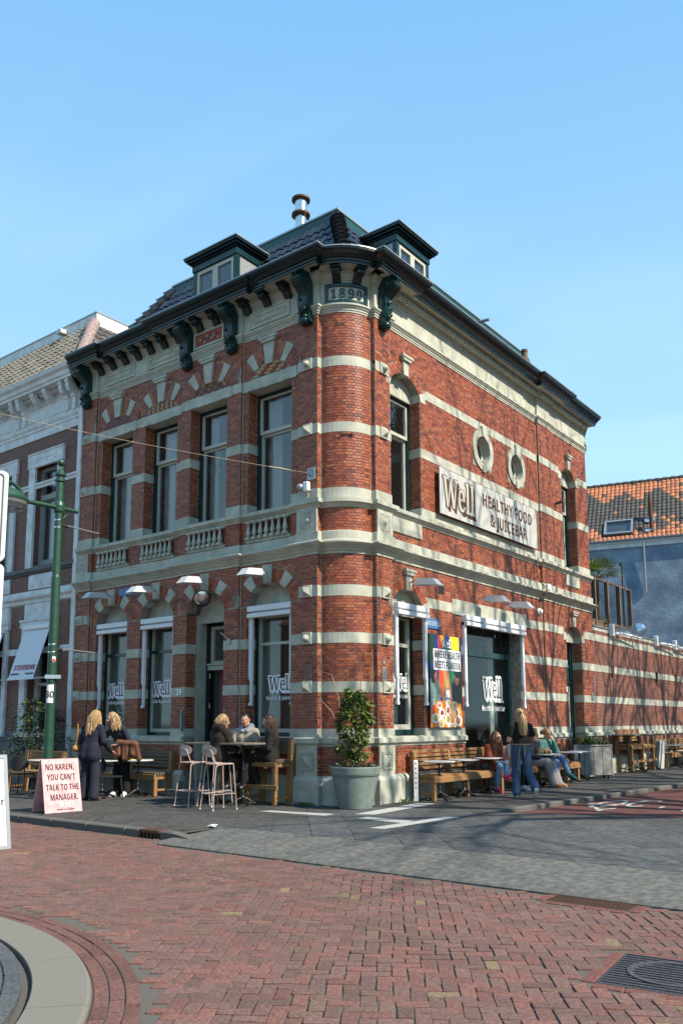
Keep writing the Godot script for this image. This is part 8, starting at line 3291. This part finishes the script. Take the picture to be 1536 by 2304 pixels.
# hair: a cap over the skull and locks that fall from it. o: colours a, b; fall: length; back: how far behind
func hair(t: Node3D, j: Dictionary, a: Color, b: Color, fall: float, o := {}) -> void:
	var H: Vector3 = j.H
	var f: Vector3 = j.get("f", Vector3(0, 0, 1)).normalized()
	var u: Vector3 = j.get("u", (j.H - j.N)).normalized()
	u = (u - f * u.dot(f)).normalized()
	var r := u.cross(f).normalized()
	var m := MB.new()
	m.col = a.lerp(b, 0.4)
	m.xf = Transform3D(Basis(r, u, f), H + u * 0.050 - f * 0.016)
	m.ball(Vector3.ZERO, Vector3(0.094, 0.096, 0.098) * o.get("cap", 1.0), 18, 14)
	m.xf = Transform3D.IDENTITY
	var n := int(o.get("n", 110) * 2.6)
	var tail: bool = o.get("tail", false)
	var wave: float = o.get("wave", 0.012)
	for i in n:
		m.col = a.lerp(b, rng.randf()) * rng.randf_range(0.85, 1.15)
		var ang := rng.randf_range(0.75, TAU - 0.75)          # 0 is the face
		var el := rng.randf_range(0.0, 1.25)
		var d := (f * cos(ang) * cos(el) + r * sin(ang) * cos(el) + u * sin(el)).normalized()
		var p0 := H + u * 0.043 - f * 0.028 + d * 0.094
		var pts := PackedVector3Array()
		if tail:
			var knot: Vector3 = H + u * 0.05 - f * 0.125
			if i < n * 0.45:
				pts.append_array(PackedVector3Array([p0, p0.lerp(knot, 0.5) + (p0.lerp(knot, 0.5) - H).normalized() * 0.012, knot]))
			else:
				var w := Vector3(rng.randfn(0, 1), rng.randfn(0, 0.3), rng.randfn(0, 1)) * 0.018
				pts.append(knot)
				for k in range(1, 6):
					var q := k / 5.0
					pts.append(knot - f * (0.035 * sin(q * 2.2)) + Vector3(0, -fall * q, 0) + w * (0.5 + 1.3 * q * (1.25 - q) * 2.0))
		else:
			pts.append(p0)
			var dd := Vector3(d.x, 0, d.z)
			for k in range(1, 6):
				var q := k / 5.0
				var out := p0 + dd * (0.035 * sin(minf(q * 2.0, 1.0) * PI * 0.5)) + (o.get("lean", Vector3.ZERO) as Vector3) * q
				out.y = p0.y - fall * q * rng.randf_range(0.86, 1.0)
				pts.append(out + Vector3(sin(q * 7.0 + i), 0, cos(q * 7.0 + i * 1.3)) * wave)
		m.tube(pts, PackedFloat32Array([0.005, 0.007, 0.0075, 0.007, 0.006, 0.003]), 4, false)
	if o.get("curly", false):
		for i in 240:
			var d := Vector3(rng.randfn(0, 1), rng.randfn(0.25, 1), rng.randfn(0, 1)).normalized()
			if d.dot(f) > 0.55 and d.y < 0.5:
				continue
			m.col = a.lerp(b, rng.randf()) * rng.randf_range(0.7, 1.3)
			m.ball(H + Vector3(0, 0.02, 0) - f * 0.02 + d * rng.randf_range(0.095, 0.135) * Vector3(1, 1.05, 1), Vector3.ONE * rng.randf_range(0.014, 0.026), 6, 4)
	part("hair", m, M.hair, t)

func shades(t: Node3D, j: Dictionary) -> void:
	var H: Vector3 = j.H
	var f: Vector3 = j.get("f", Vector3(0, 0, 1)).normalized()
	var u: Vector3 = j.get("u", (j.H - j.N)).normalized()
	u = (u - f * u.dot(f)).normalized()
	var r := u.cross(f).normalized()
	var m := MB.new()
	m.xf = Transform3D(Basis(r, u, f), H)
	for s in [-1, 1]:
		m.ball(Vector3(s * 0.034, 0.008, 0.090), Vector3(0.031, 0.025, 0.010), 12, 8)
		m.bar(Vector3(s * 0.062, 0.014, 0.085), Vector3(s * 0.085, 0.012, -0.01), 0.006, 0.008)
	m.bar(Vector3(-0.01, 0.014, 0.100), Vector3(0.01, 0.014, 0.100), 0.006, 0.008)
	part("sunglasses", m, M.black_iron, t)

func V(x: float, y: float, z: float) -> Vector3: return Vector3(x, y, z)

func build_people() -> void:
	var navy := Color(0.008, 0.011, 0.024)
	var denim := Color(0.045, 0.095, 0.19)
	var black := Color(0.0045, 0.0045, 0.0055)
	# 1 blonde woman with her back to us
	var j := {"P": V(0, 0.94, 0), "C": V(0, 1.26, 0.05), "N": V(0, 1.42, 0.09), "H": V(0, 1.575, 0.13), "f": V(-0.25, -0.35, 1),
		"shL": V(0.175, 1.36, 0.06), "elL": V(0.25, 1.10, 0.03), "wrL": V(0.22, 0.88, 0.14), "shR": V(-0.175, 1.36, 0.06), "elR": V(-0.27, 1.11, 0.06), "wrR": V(-0.26, 0.93, 0.27),
		"handR": [V(0.1, -0.4, 1), V(0, -1, -0.2), -1.0, 0.3], "handL": [V(0, -1, 0.2), V(-1, 0, 0), 1.0, 0.4],
		"hipL": V(0.09, 0.90, 0), "knL": V(0.105, 0.50, 0.03), "anL": V(0.12, 0.09, -0.03), "toeL": V(0.14, 0.05, 0.12), "hipR": V(-0.09, 0.90, 0), "knR": V(-0.11, 0.50, 0.02), "anR": V(-0.13, 0.09, -0.02), "toeR": V(-0.15, 0.05, 0.13)}
	var t := person("woman with long blonde hair seen from behind, navy jacket and wide dark jeans", V(-5.52, PAVE, 2.05), 3.40, 1.125, j,
		{"top": navy, "leg": Color(0.013, 0.019, 0.034), "shoe": Color(0.12, 0.045, 0.03), "sole": Color(0.05, 0.03, 0.02), "bulk": 0.016, "flare": 0.045, "hem": 0.10, "cuff": 0.0})
	hair(t, j, Color(0.24, 0.14, 0.055), Color(0.44, 0.30, 0.14), 0.46, {"n": 190, "lean": V(0, 0, -0.10), "wave": 0.018})
	var bag := MB.new()
	nets(bag, [[V(0, 0.30, 0.0), V(0, 0.0, 0.02), 0.03, 0.075, Color(0.30, 0.155, 0.06)], [V(0, 0.0, -0.06), V(0, 0.0, 0.10), 0.06, 0.06, Color(0.30, 0.155, 0.06)], [V(0, 0.52, 0.03), V(0, 0.26, 0.0), 0.018, 0.03, Color(0.28, 0.14, 0.055)]], 0.014, 0.05)
	single("shoulder_bag", bag, M.cloth, "tan shoulder bag under the blonde woman's left arm", "bag", "", V(-5.88, 1.02, 2.12), 0.3)
	# 2 woman leaning over the table with a brown coat on her arm
	j = {"P": V(0, 0.95, -0.06), "C": V(0, 1.26, 0.12), "N": V(-0.01, 1.40, 0.21), "H": V(-0.03, 1.545, 0.29), "f": V(-0.35, -0.12, 1),
		"shL": V(0.17, 1.33, 0.15), "elL": V(0.28, 1.08, 0.08), "wrL": V(0.14, 1.03, 0.28), "shR": V(-0.17, 1.32, 0.17), "elR": V(-0.28, 1.08, 0.30), "wrR": V(-0.24, 0.86, 0.44),
		"handR": [V(0.1, -0.9, 0.5), V(0.9, 0.1, 0), 1.0, 0.5], "handL": [V(-1, 0, 0.4), V(0, -1, 0), -1.0, 0.5],
		"hipL": V(0.09, 0.91, -0.05), "knL": V(0.10, 0.50, 0.0), "anL": V(0.11, 0.09, -0.04), "toeL": V(0.15, 0.05, 0.12), "hipR": V(-0.09, 0.91, -0.05), "knR": V(-0.10, 0.5, 0.02), "anR": V(-0.10, 0.09, 0.0), "toeR": V(-0.15, 0.05, 0.15)}
	t = person("woman in a tight navy top and black trousers leaning over the white table", V(-5.82, PAVE, 0.98), 0.15, 1.125, j, {"top": Color(0.014, 0.018, 0.035), "leg": black, "shoe": Color(0.62, 0.62, 0.60), "flare": 0.035, "cuff": 0.02})
	hair(t, j, Color(0.20, 0.12, 0.06), Color(0.46, 0.31, 0.15), 0.30, {"n": 90, "wave": 0.015, "lean": V(0.06, 0, 0.0)})
	var coat := MB.new()
	var br := Color(0.135, 0.055, 0.028)
	var cb := []
	for i in 9:
		var x := -0.24 + i * 0.06
		cb.append([V(x, 0.30 + 0.02 * sin(i * 2.1), 0.02 * cos(i * 1.7)), V(x * 1.15 + 0.03, 0.02 + 0.06 * sin(i * 1.3), 0.04 * sin(i * 2.3)), 0.050, 0.058, br * (0.85 + 0.3 * (i & 1))])
	cb.append([V(-0.20, 0.33, 0.0), V(0.22, 0.30, 0.0), 0.07, 0.065, br])
	nets(coat, cb, 0.013, 0.025)
	single("brown_coat", coat, tri(mat(Color(1, 1, 1), 1.0), noise_tex(0.05, Color(0.55, 0.5, 0.45), Color(1, 1, 1), 4, 256, 71), 3.0) if false else M.cloth, "brown suede coat draped over the leaning woman's arm", "coat", "", V(-5.46, 0.80, 1.14), 0.4)
	# 3 brown hoodie, back to us, on a stool
	j = {"P": V(0, 0.86, 0), "C": V(0, 1.18, 0.05), "N": V(0, 1.34, 0.09), "H": V(0.01, 1.485, 0.14), "f": V(-0.75, -0.15, 1),
		"shL": V(0.18, 1.28, 0.07), "elL": V(0.26, 1.02, 0.12), "wrL": V(0.12, 0.99, 0.34), "shR": V(-0.18, 1.28, 0.07), "elR": V(-0.26, 1.02, 0.14), "wrR": V(-0.12, 0.99, 0.36),
		"handR": [V(0.4, 0, 1), V(0.3, -0.8, 0), -1.0, 0.6], "handL": [V(-0.4, 0, 1), V(-0.3, -0.8, 0), 1.0, 0.6],
		"hipL": V(0.09, 0.84, 0.02), "knL": V(0.13, 0.80, 0.38), "anL": V(0.10, 0.42, 0.30), "toeL": V(0.12, 0.38, 0.46), "hipR": V(-0.09, 0.84, 0.02), "knR": V(-0.12, 0.76, 0.36), "anR": V(-0.10, 0.36, 0.22), "toeR": V(-0.12, 0.30, 0.38)}
	var hood := Color(0.017, 0.0085, 0.006)
	t = person("woman in a dark brown hoodie seated on a stool with her back to the street", V(-2.46, PAVE, 1.25), PI - 0.10, 1.12, j,
		{"top": hood, "leg": Color(0.030, 0.015, 0.009), "shoe": Color(0.035, 0.026, 0.022), "sole": Color(0.02, 0.018, 0.016), "bulk": 0.026, "hood": hood * 0.9, "cuff": 0.16, "hem": 0.03, "flare": 0.015})
	hair(t, j, Color(0.16, 0.09, 0.04), Color(0.45, 0.30, 0.14), 0.22, {"n": 80, "lean": V(0, 0, -0.02)})
	# 4 pale coat, facing us
	j = {"P": V(0, 0.87, 0), "C": V(0, 1.19, 0.03), "N": V(0, 1.35, 0.05), "H": V(-0.01, 1.50, 0.08), "f": V(0.30, 0.0, 1),
		"shL": V(0.18, 1.29, 0.04), "elL": V(0.27, 1.03, 0.10), "wrL": V(0.07, 0.97, 0.32), "shR": V(-0.18, 1.29, 0.04), "elR": V(-0.26, 1.03, 0.12), "wrR": V(-0.10, 0.97, 0.33),
		"handR": [V(0.7, -0.1, 0.6), V(0, -0.3, -0.8), 1.0, 0.7], "handL": [V(-0.7, -0.1, 0.6), V(0, -0.3, -0.8), -1.0, 0.7],
		"hipL": V(0.09, 0.85, 0.02), "knL": V(0.12, 0.83, 0.42), "anL": V(0.10, 0.42, 0.42), "toeL": V(0.12, 0.37, 0.58), "hipR": V(-0.09, 0.85, 0.02), "knR": V(-0.12, 0.83, 0.42), "anR": V(-0.11, 0.44, 0.44), "toeR": V(-0.16, 0.39, 0.60)}
	var pale := Color(0.30, 0.27, 0.22)
	t = person("dark haired woman in a pale wool coat over a light blue hood, facing the street", V(-2.44, PAVE, 0.42), 0.42, 1.12, j,
		{"top": pale, "leg": black, "shoe": black, "sole": Color(0.6, 0.6, 0.6), "bulk": 0.014, "hood": Color(0.20, 0.24, 0.30), "hem": 0.10, "skin": Color(0.46, 0.25, 0.17), "flare": 0.02, "collar": Color(0.02, 0.02, 0.025)})
	hair(t, j, Color(0.014, 0.009, 0.007), Color(0.030, 0.018, 0.012), 0.05, {"n": 60, "tail": true, "cap": 1.0})
	# 5 black clothes, long brown hair, in profile
	j = {"P": V(0, 0.86, 0), "C": V(0, 1.17, -0.01), "N": V(0, 1.33, 0.02), "H": V(0, 1.475, 0.06), "f": V(0.12, -0.05, 1),
		"shL": V(0.17, 1.27, 0.0), "elL": V(0.22, 1.0, 0.02), "wrL": V(0.10, 0.95, 0.25), "shR": V(-0.17, 1.27, 0.0), "elR": V(-0.22, 1.0, 0.04), "wrR": V(-0.08, 0.95, 0.28),
		"handR": [V(0.3, 0, 1), V(0, -1, 0), -1.0, 0.3], "handL": [V(-0.3, 0, 1), V(0, -1, 0), 1.0, 0.3],
		"hipL": V(0.09, 0.84, 0.02), "knL": V(0.03, 0.90, 0.44), "anL": V(-0.02, 0.45, 0.50), "toeL": V(-0.02, 0.40, 0.66), "hipR": V(-0.09, 0.84, 0.02), "knR": V(-0.09, 0.80, 0.42), "anR": V(-0.08, 0.40, 0.28), "toeR": V(-0.07, 0.36, 0.44)}
	t = person("woman in black with long straight brown hair in profile on the high bench", V(-1.72, PAVE, 0.45), -0.98, 1.12, j,
		{"top": Color(0.005, 0.005, 0.0065), "leg": black, "shoe": black, "sole": Color(0.62, 0.62, 0.62), "bulk": 0.014, "flare": 0.045, "cuff": 0.05, "hem": 0.03})
	hair(t, j, Color(0.040, 0.018, 0.011), Color(0.085, 0.040, 0.024), 0.42, {"n": 150, "wave": 0.006, "lean": V(0, 0, -0.03)})
	# 6 rust jacket, sunglasses
	j = {"P": V(0, 0.57, 0), "C": V(0, 0.86, 0.10), "N": V(0, 1.01, 0.17), "H": V(0, 1.155, 0.24), "f": V(0.15, -0.05, 1),
		"shL": V(0.17, 0.95, 0.13), "elL": V(0.24, 0.72, 0.18), "wrL": V(0.10, 0.66, 0.40), "shR": V(-0.17, 0.94, 0.14), "elR": V(-0.24, 0.70, 0.26), "wrR": V(-0.16, 0.46, 0.42),
		"handR": [V(0.1, -0.9, 0.4), V(0.9, 0, 0), 1.0, 0.4], "handL": [V(-0.6, -0.2, 1), V(0, -1, 0), -1.0, 0.5],
		"hipL": V(0.09, 0.55, 0.02), "knL": V(0.10, 0.60, 0.46), "anL": V(-0.06, 0.36, 0.56), "toeL": V(-0.06, 0.32, 0.74), "hipR": V(-0.09, 0.55, 0.02), "knR": V(-0.13, 0.55, 0.44), "anR": V(-0.14, 0.10, 0.36), "toeR": V(-0.16, 0.05, 0.54)}
	var rust := Color(0.20, 0.042, 0.018)
	t = person("woman with long brown hair and sunglasses in a rust red jacket", V(0.34, PAVE, -4.98), PI / 2 - 0.35, 1.10, j,
		{"top": rust, "leg": Color(0.16, 0.28, 0.46), "shoe": Color(0.72, 0.06, 0.14), "sole": Color(0.55, 0.26, 0.14), "bulk": 0.022, "flare": 0.02, "cuff": 0.24, "sock": Color(0.55, 0.25, 0.24), "collar": Color(0.42, 0.03, 0.02)})
	hair(t, j, Color(0.060, 0.028, 0.016), Color(0.15, 0.065, 0.030), 0.44, {"n": 170, "wave": 0.016, "lean": V(0, 0, 0.02)})
	shades(t, j)
	# 7 pale blue shirt, bent forward, mostly hidden
	j = {"P": V(0, 0.57, 0), "C": V(0, 0.84, 0.16), "N": V(0, 0.97, 0.26), "H": V(0, 1.08, 0.36), "f": V(0.2, -0.5, 1),
		"shL": V(0.18, 0.92, 0.20), "elL": V(0.26, 0.68, 0.26), "wrL": V(0.14, 0.62, 0.46), "shR": V(-0.18, 0.92, 0.20), "elR": V(-0.26, 0.68, 0.28), "wrR": V(-0.14, 0.62, 0.48),
		"hipL": V(0.09, 0.55, 0.02), "knL": V(0.13, 0.54, 0.44), "anL": V(0.13, 0.10, 0.44), "toeL": V(0.15, 0.05, 0.62), "hipR": V(-0.09, 0.55, 0.02), "knR": V(-0.13, 0.54, 0.44), "anR": V(-0.13, 0.10, 0.46), "toeR": V(-0.15, 0.05, 0.64)}
	t = person("person in a pale blue shirt and black trousers bending forward, half hidden by the waitress", V(0.30, PAVE, -5.95), PI / 2 - 0.1, 1.10, j, {"top": Color(0.36, 0.46, 0.53), "leg": black, "shoe": Color(0.55, 0.52, 0.52), "bulk": 0.03, "flare": 0.01})
	hair(t, j, Color(0.02, 0.013, 0.01), Color(0.05, 0.03, 0.02), 0.10, {"n": 70})
	# 8 waitress walking away
	j = {"P": V(0, 0.95, 0), "C": V(0, 1.27, 0.01), "N": V(0, 1.43, 0.01), "H": V(0.0, 1.585, 0.03), "f": V(0.10, -0.10, 1),
		"shL": V(0.175, 1.37, 0.0), "elL": V(0.25, 1.10, -0.03), "wrL": V(0.12, 1.05, 0.20), "shR": V(-0.175, 1.37, 0.0), "elR": V(-0.27, 1.11, -0.03), "wrR": V(-0.13, 1.06, 0.20),
		"handR": [V(0.7, 0, 0.7), V(0.5, 0, -0.7), 1.0, 0.7], "handL": [V(-0.7, 0, 0.7), V(-0.5, 0, -0.7), -1.0, 0.7],
		"hipL": V(0.09, 0.91, 0), "knL": V(0.11, 0.50, 0.03), "anL": V(0.12, 0.09, -0.02), "toeL": V(0.11, 0.05, 0.15), "hipR": V(-0.09, 0.91, 0), "knR": V(-0.12, 0.50, 0.0), "anR": V(-0.19, 0.20, -0.26), "toeR": V(-0.20, 0.055, -0.13)}
	t = person("waitress walking away in a black shirt, wide blue jeans, apron and green shoes", V(1.74, PAVE, -3.80), -2.42, 1.12, j,
		{"top": black, "leg": denim * 0.8, "shoe": Color(0.01, 0.14, 0.09), "sole": Color(0.66, 0.66, 0.64), "short": true, "flare": 0.034, "cuff": 0.06, "skin": Color(0.48, 0.27, 0.19)})
	hair(t, j, Color(0.20, 0.115, 0.05), Color(0.58, 0.43, 0.22), 0.44, {"n": 150, "tail": true})
	var ap := MB.new()
	ap.col = Color(0.20, 0.16, 0.11)
	var ring_ := PackedVector3Array()
	for i in 25:
		var a := TAU * i / 24
		ring_.append(V(cos(a) * 0.185, 1.03 + 0.01 * sin(a), sin(a) * 0.132))
	ap.tube(ring_, PackedFloat32Array([0.016]), 6, false)
	for q in [[V(-0.03, 1.03, -0.13), V(-0.02, 0.80, -0.17), V(-0.04, 0.62, -0.16)], [V(0.05, 1.03, -0.13), V(0.10, 0.80, -0.16), V(0.12, 0.55, -0.15)]]:
		for i in 2:
			ap.bar(q[i], q[i + 1], 0.035, 0.006)
	for s in [-1, 1]:
		ap.quad(V(s * 0.175, 1.03, -0.03), V(s * 0.18, 1.03, 0.12), V(s * 0.22, 0.48, 0.16), V(s * 0.20, 0.62, 0.0))
	part("apron", ap, M.cloth, t)
	# 9 curly hair, navy jumper, grey trousers
	j = {"P": V(0, 0.57, 0), "C": V(0, 0.88, 0.04), "N": V(0, 1.05, 0.07), "H": V(0, 1.195, 0.11), "f": V(0.65, -0.05, 1),
		"shL": V(0.18, 0.98, 0.05), "elL": V(0.25, 0.73, 0.10), "wrL": V(0.12, 0.66, 0.32), "shR": V(-0.18, 0.98, 0.05), "elR": V(-0.24, 0.73, 0.10), "wrR": V(-0.12, 0.64, 0.34),
		"handR": [V(0.3, -0.2, 1), V(0, -1, 0), -1.0, 0.4], "handL": [V(-0.3, -0.2, 1), V(0, -1, 0), 1.0, 0.4],
		"hipL": V(0.09, 0.55, 0.02), "knL": V(0.12, 0.56, 0.46), "anL": V(0.12, 0.10, 0.60), "toeL": V(0.16, 0.05, 0.78), "hipR": V(-0.09, 0.55, 0.02), "knR": V(-0.13, 0.56, 0.46), "anR": V(-0.13, 0.10, 0.58), "toeR": V(-0.17, 0.05, 0.76)}
	t = person("woman with curly light brown hair in a navy jumper and grey wide trousers", V(0.36, PAVE, -7.15), PI / 2 + 0.12, 1.10, j,
		{"top": navy, "leg": Color(0.21, 0.20, 0.21), "shoe": Color(0.40, 0.17, 0.055), "sole": Color(0.38, 0.22, 0.10), "bulk": 0.025, "flare": 0.065, "cuff": 0.0})
	hair(t, j, Color(0.15, 0.075, 0.03), Color(0.36, 0.21, 0.09), 0.20, {"n": 60, "curly": true})
	var hb := MB.new()
	nets(hb, [[V(-0.16, 0.06, 0), V(0.16, 0.05, 0), 0.055, 0.06, Color(0.16, 0.115, 0.07)], [V(-0.12, 0.12, 0), V(0.10, 0.12, 0.02), 0.045, 0.04, Color(0.18, 0.13, 0.08)]], 0.013, 0.03)
	for s in [-0.02, 0.1]:
		hb.col = black
		hb.ball(V(s, 0.05, 0.06), V(0.035, 0.035, 0.012), 10, 6)
	single("handbag", hb, M.cloth, "slouchy brown handbag with a pair of dark glasses, lying on a round table", "bag", "", V(0.70, 0.742, -7.28), 1.0)
	# 10 teal jacket, sunglasses, hand at her mouth
	j = {"P": V(0, 0.57, 0), "C": V(0, 0.88, 0.03), "N": V(0, 1.05, 0.06), "H": V(0, 1.20, 0.10), "f": V(-0.05, -0.05, 1),
		"shL": V(0.17, 0.98, 0.05), "elL": V(0.20, 0.78, 0.20), "wrL": V(0.05, 1.02, 0.25), "shR": V(-0.17, 0.98, 0.05), "elR": V(-0.24, 0.72, 0.10), "wrR": V(-0.05, 0.70, 0.30),
		"handL": [V(-0.3, 1, -0.15), V(-0.3, 0, -1), -1.0, 0.7], "handR": [V(0.6, 0, 0.8), V(0, -1, 0), -1.0, 0.5],
		"hipL": V(0.09, 0.55, 0.02), "knL": V(0.10, 0.64, 0.44), "anL": V(0.13, 0.28, 0.60), "toeL": V(0.15, 0.20, 0.77), "hipR": V(-0.09, 0.55, 0.02), "knR": V(-0.10, 0.54, 0.44), "anR": V(-0.10, 0.10, 0.44), "toeR": V(-0.12, 0.05, 0.62)}
	t = person("woman in teal jacket and sunglasses, hand to her mouth, legs crossed in blue jeans", V(0.36, PAVE, -8.02), PI / 2 - 0.25, 1.10, j,
		{"top": Color(0.075, 0.19, 0.175), "leg": Color(0.10, 0.21, 0.40), "shoe": Color(0.035, 0.13, 0.14), "sole": Color(0.015, 0.015, 0.017), "bulk": 0.03, "flare": 0.012, "cuff": 0.14})
	hair(t, j, Color(0.13, 0.065, 0.03), Color(0.28, 0.15, 0.07), 0.07, {"n": 70, "cap": 1.04, "wave": 0.02})
	shades(t, j)
func make_sky() -> void:
	var cover := Image.create(1024, 512, false, Image.FORMAT_RGBAF)
	cover.fill(Color(1, 1, 1, 0))
	var f := FastNoiseLite.new()
	f.seed = 12
	f.frequency = 1.6
	f.fractal_octaves = 5
	for y in range(0, 256):
		var el := PI / 2 - PI * (y + 0.5) / 512.0
		for x in 1024:
			var az := TAU * (x + 0.5) / 1024.0
			var d := Vector3(cos(el) * sin(az), sin(el), cos(el) * cos(az))
			var q := Vector3(d.x / (d.y + 0.25), d.z / (d.y + 0.25), 0.0)
			var c := f.get_noise_3d(q.x * 0.5 + q.y * 0.25, q.y * 2.2 - q.x * 0.5, 3.0) * 0.5 + 0.5
			var a := clampf((c - 0.50) * 0.12, 0.0, 0.02) * smoothstep(0.02, 0.3, d.y)
			cover.set_pixel(x, y, Color(1, 1, 1, a))
	# vapour trails: great circles given by their normals
	for e in sky_trails():
		var n: Vector3 = e[0].cross(e[1]).normalized()
		for y in range(0, 256):
			var el := PI / 2 - PI * (y + 0.5) / 512.0
			for x in 1024:
				var az := TAU * (x + 0.5) / 1024.0
				var d := Vector3(cos(el) * sin(az), sin(el), cos(el) * cos(az))
				var s := absf(d.dot(n))
				if s < e[2] and d.dot(e[0]) > 0.2:
					var p := cover.get_pixel(x, y)
					p.a += e[3] * (1.0 - s / e[2])
					cover.set_pixel(x, y, p)
	sky_mat.sky_cover = ImageTexture.create_from_image(cover)
	sky_mat.sky_cover_modulate = Color(1, 1, 1, 1)

func sky_dir(x: float, y: float) -> Vector3:        # a direction of the camera, by the place in the photograph
	var r := Vector3((x - 768.0) / 1890.0, -(y - 1368.4) / 1890.0, -1.0)
	return (Basis(Vector3.UP, 0.658) * Basis(Vector3.RIGHT, 0.1375) * r).normalized()

func sky_trails() -> Array:
	return [[sky_dir(1502, 0), sky_dir(1440, 700), 0.012, 0.10], [sky_dir(550, 0), sky_dir(1530, 140), 0.014, 0.05], [sky_dir(100, 240), sky_dir(1536, 430), 0.010, 0.04], [sky_dir(900, 620), sky_dir(1536, 690), 0.012, 0.04]]

var sky_mat := ProceduralSkyMaterial.new()

func _ready() -> void:
	rng.seed = 77
	var cam := Camera3D.new()
	cam.name = "camera"
	add_child(cam)
	cam.position = Vector3(10.0073, 1.5153, 13.2758)
	cam.basis = Basis(Vector3.UP, 0.658) * Basis(Vector3.RIGHT, 0.1375) * Basis(Vector3(0, 0, 1), -0.0037)
	cam.projection = Camera3D.PROJECTION_FRUSTUM
	cam.near = 0.05
	cam.far = 400.0
	cam.size = 0.05 * 2304.0 / 1890.0
	cam.frustum_offset = Vector2(0, 0.05 * 216.44 / 1890.0)
	cam.current = true
	sky_mat.sky_top_color = lin(0.085, 0.235, 0.46)
	sky_mat.sky_horizon_color = lin(0.37, 0.57, 0.62)
	sky_mat.sky_curve = 0.36
	sky_mat.sky_energy_multiplier = 1.0
	sky_mat.ground_bottom_color = lin(0.10, 0.095, 0.09)
	sky_mat.ground_horizon_color = lin(0.25, 0.26, 0.27)
	sky_mat.sun_angle_max = 12.0
	sky_mat.sun_curve = 0.08
	make_sky()
	var sky := Sky.new()
	sky.sky_material = sky_mat
	var env := Environment.new()
	env.background_mode = Environment.BG_SKY
	env.sky = sky
	env.tonemap_mode = Environment.TONE_MAPPER_LINEAR
	env.tonemap_exposure = 2.0
	env.sdfgi_enabled = true
	env.ssao_enabled = true
	env.ssil_enabled = true
	var we := WorldEnvironment.new()
	we.name = "environment"
	we.environment = env
	add_child(we)
	var sun := DirectionalLight3D.new()
	sun.name = "sun"
	sun.light_energy = 1.25
	sun.light_color = Color(1.0, 0.955, 0.88)
	sun.light_angular_distance = 0.5
	sun.shadow_enabled = true
	add_child(sun)
	var az := deg_to_rad(SUN_AZ)
	var el := deg_to_rad(SUN_EL)
	var to_sun := Vector3(cos(el) * cos(az), sin(el), -cos(el) * sin(az))
	sun.look_at_from_position(to_sun * 50.0, Vector3.ZERO, Vector3.UP)
	make_materials()
	build_ground()
	var house := thing("corner_cafe_building", "red brick corner cafe of 1890 with pale stone bands, rounded corner and dark green eaves", "building")
	build_house(house)
	fit_out(house)
	build_roof(house)
	build_neighbour()
	build_garden_wall()
	build_terrace()
	build_blue_house()
	build_opposite()
	build_trees()
	build_furniture()
	build_people()
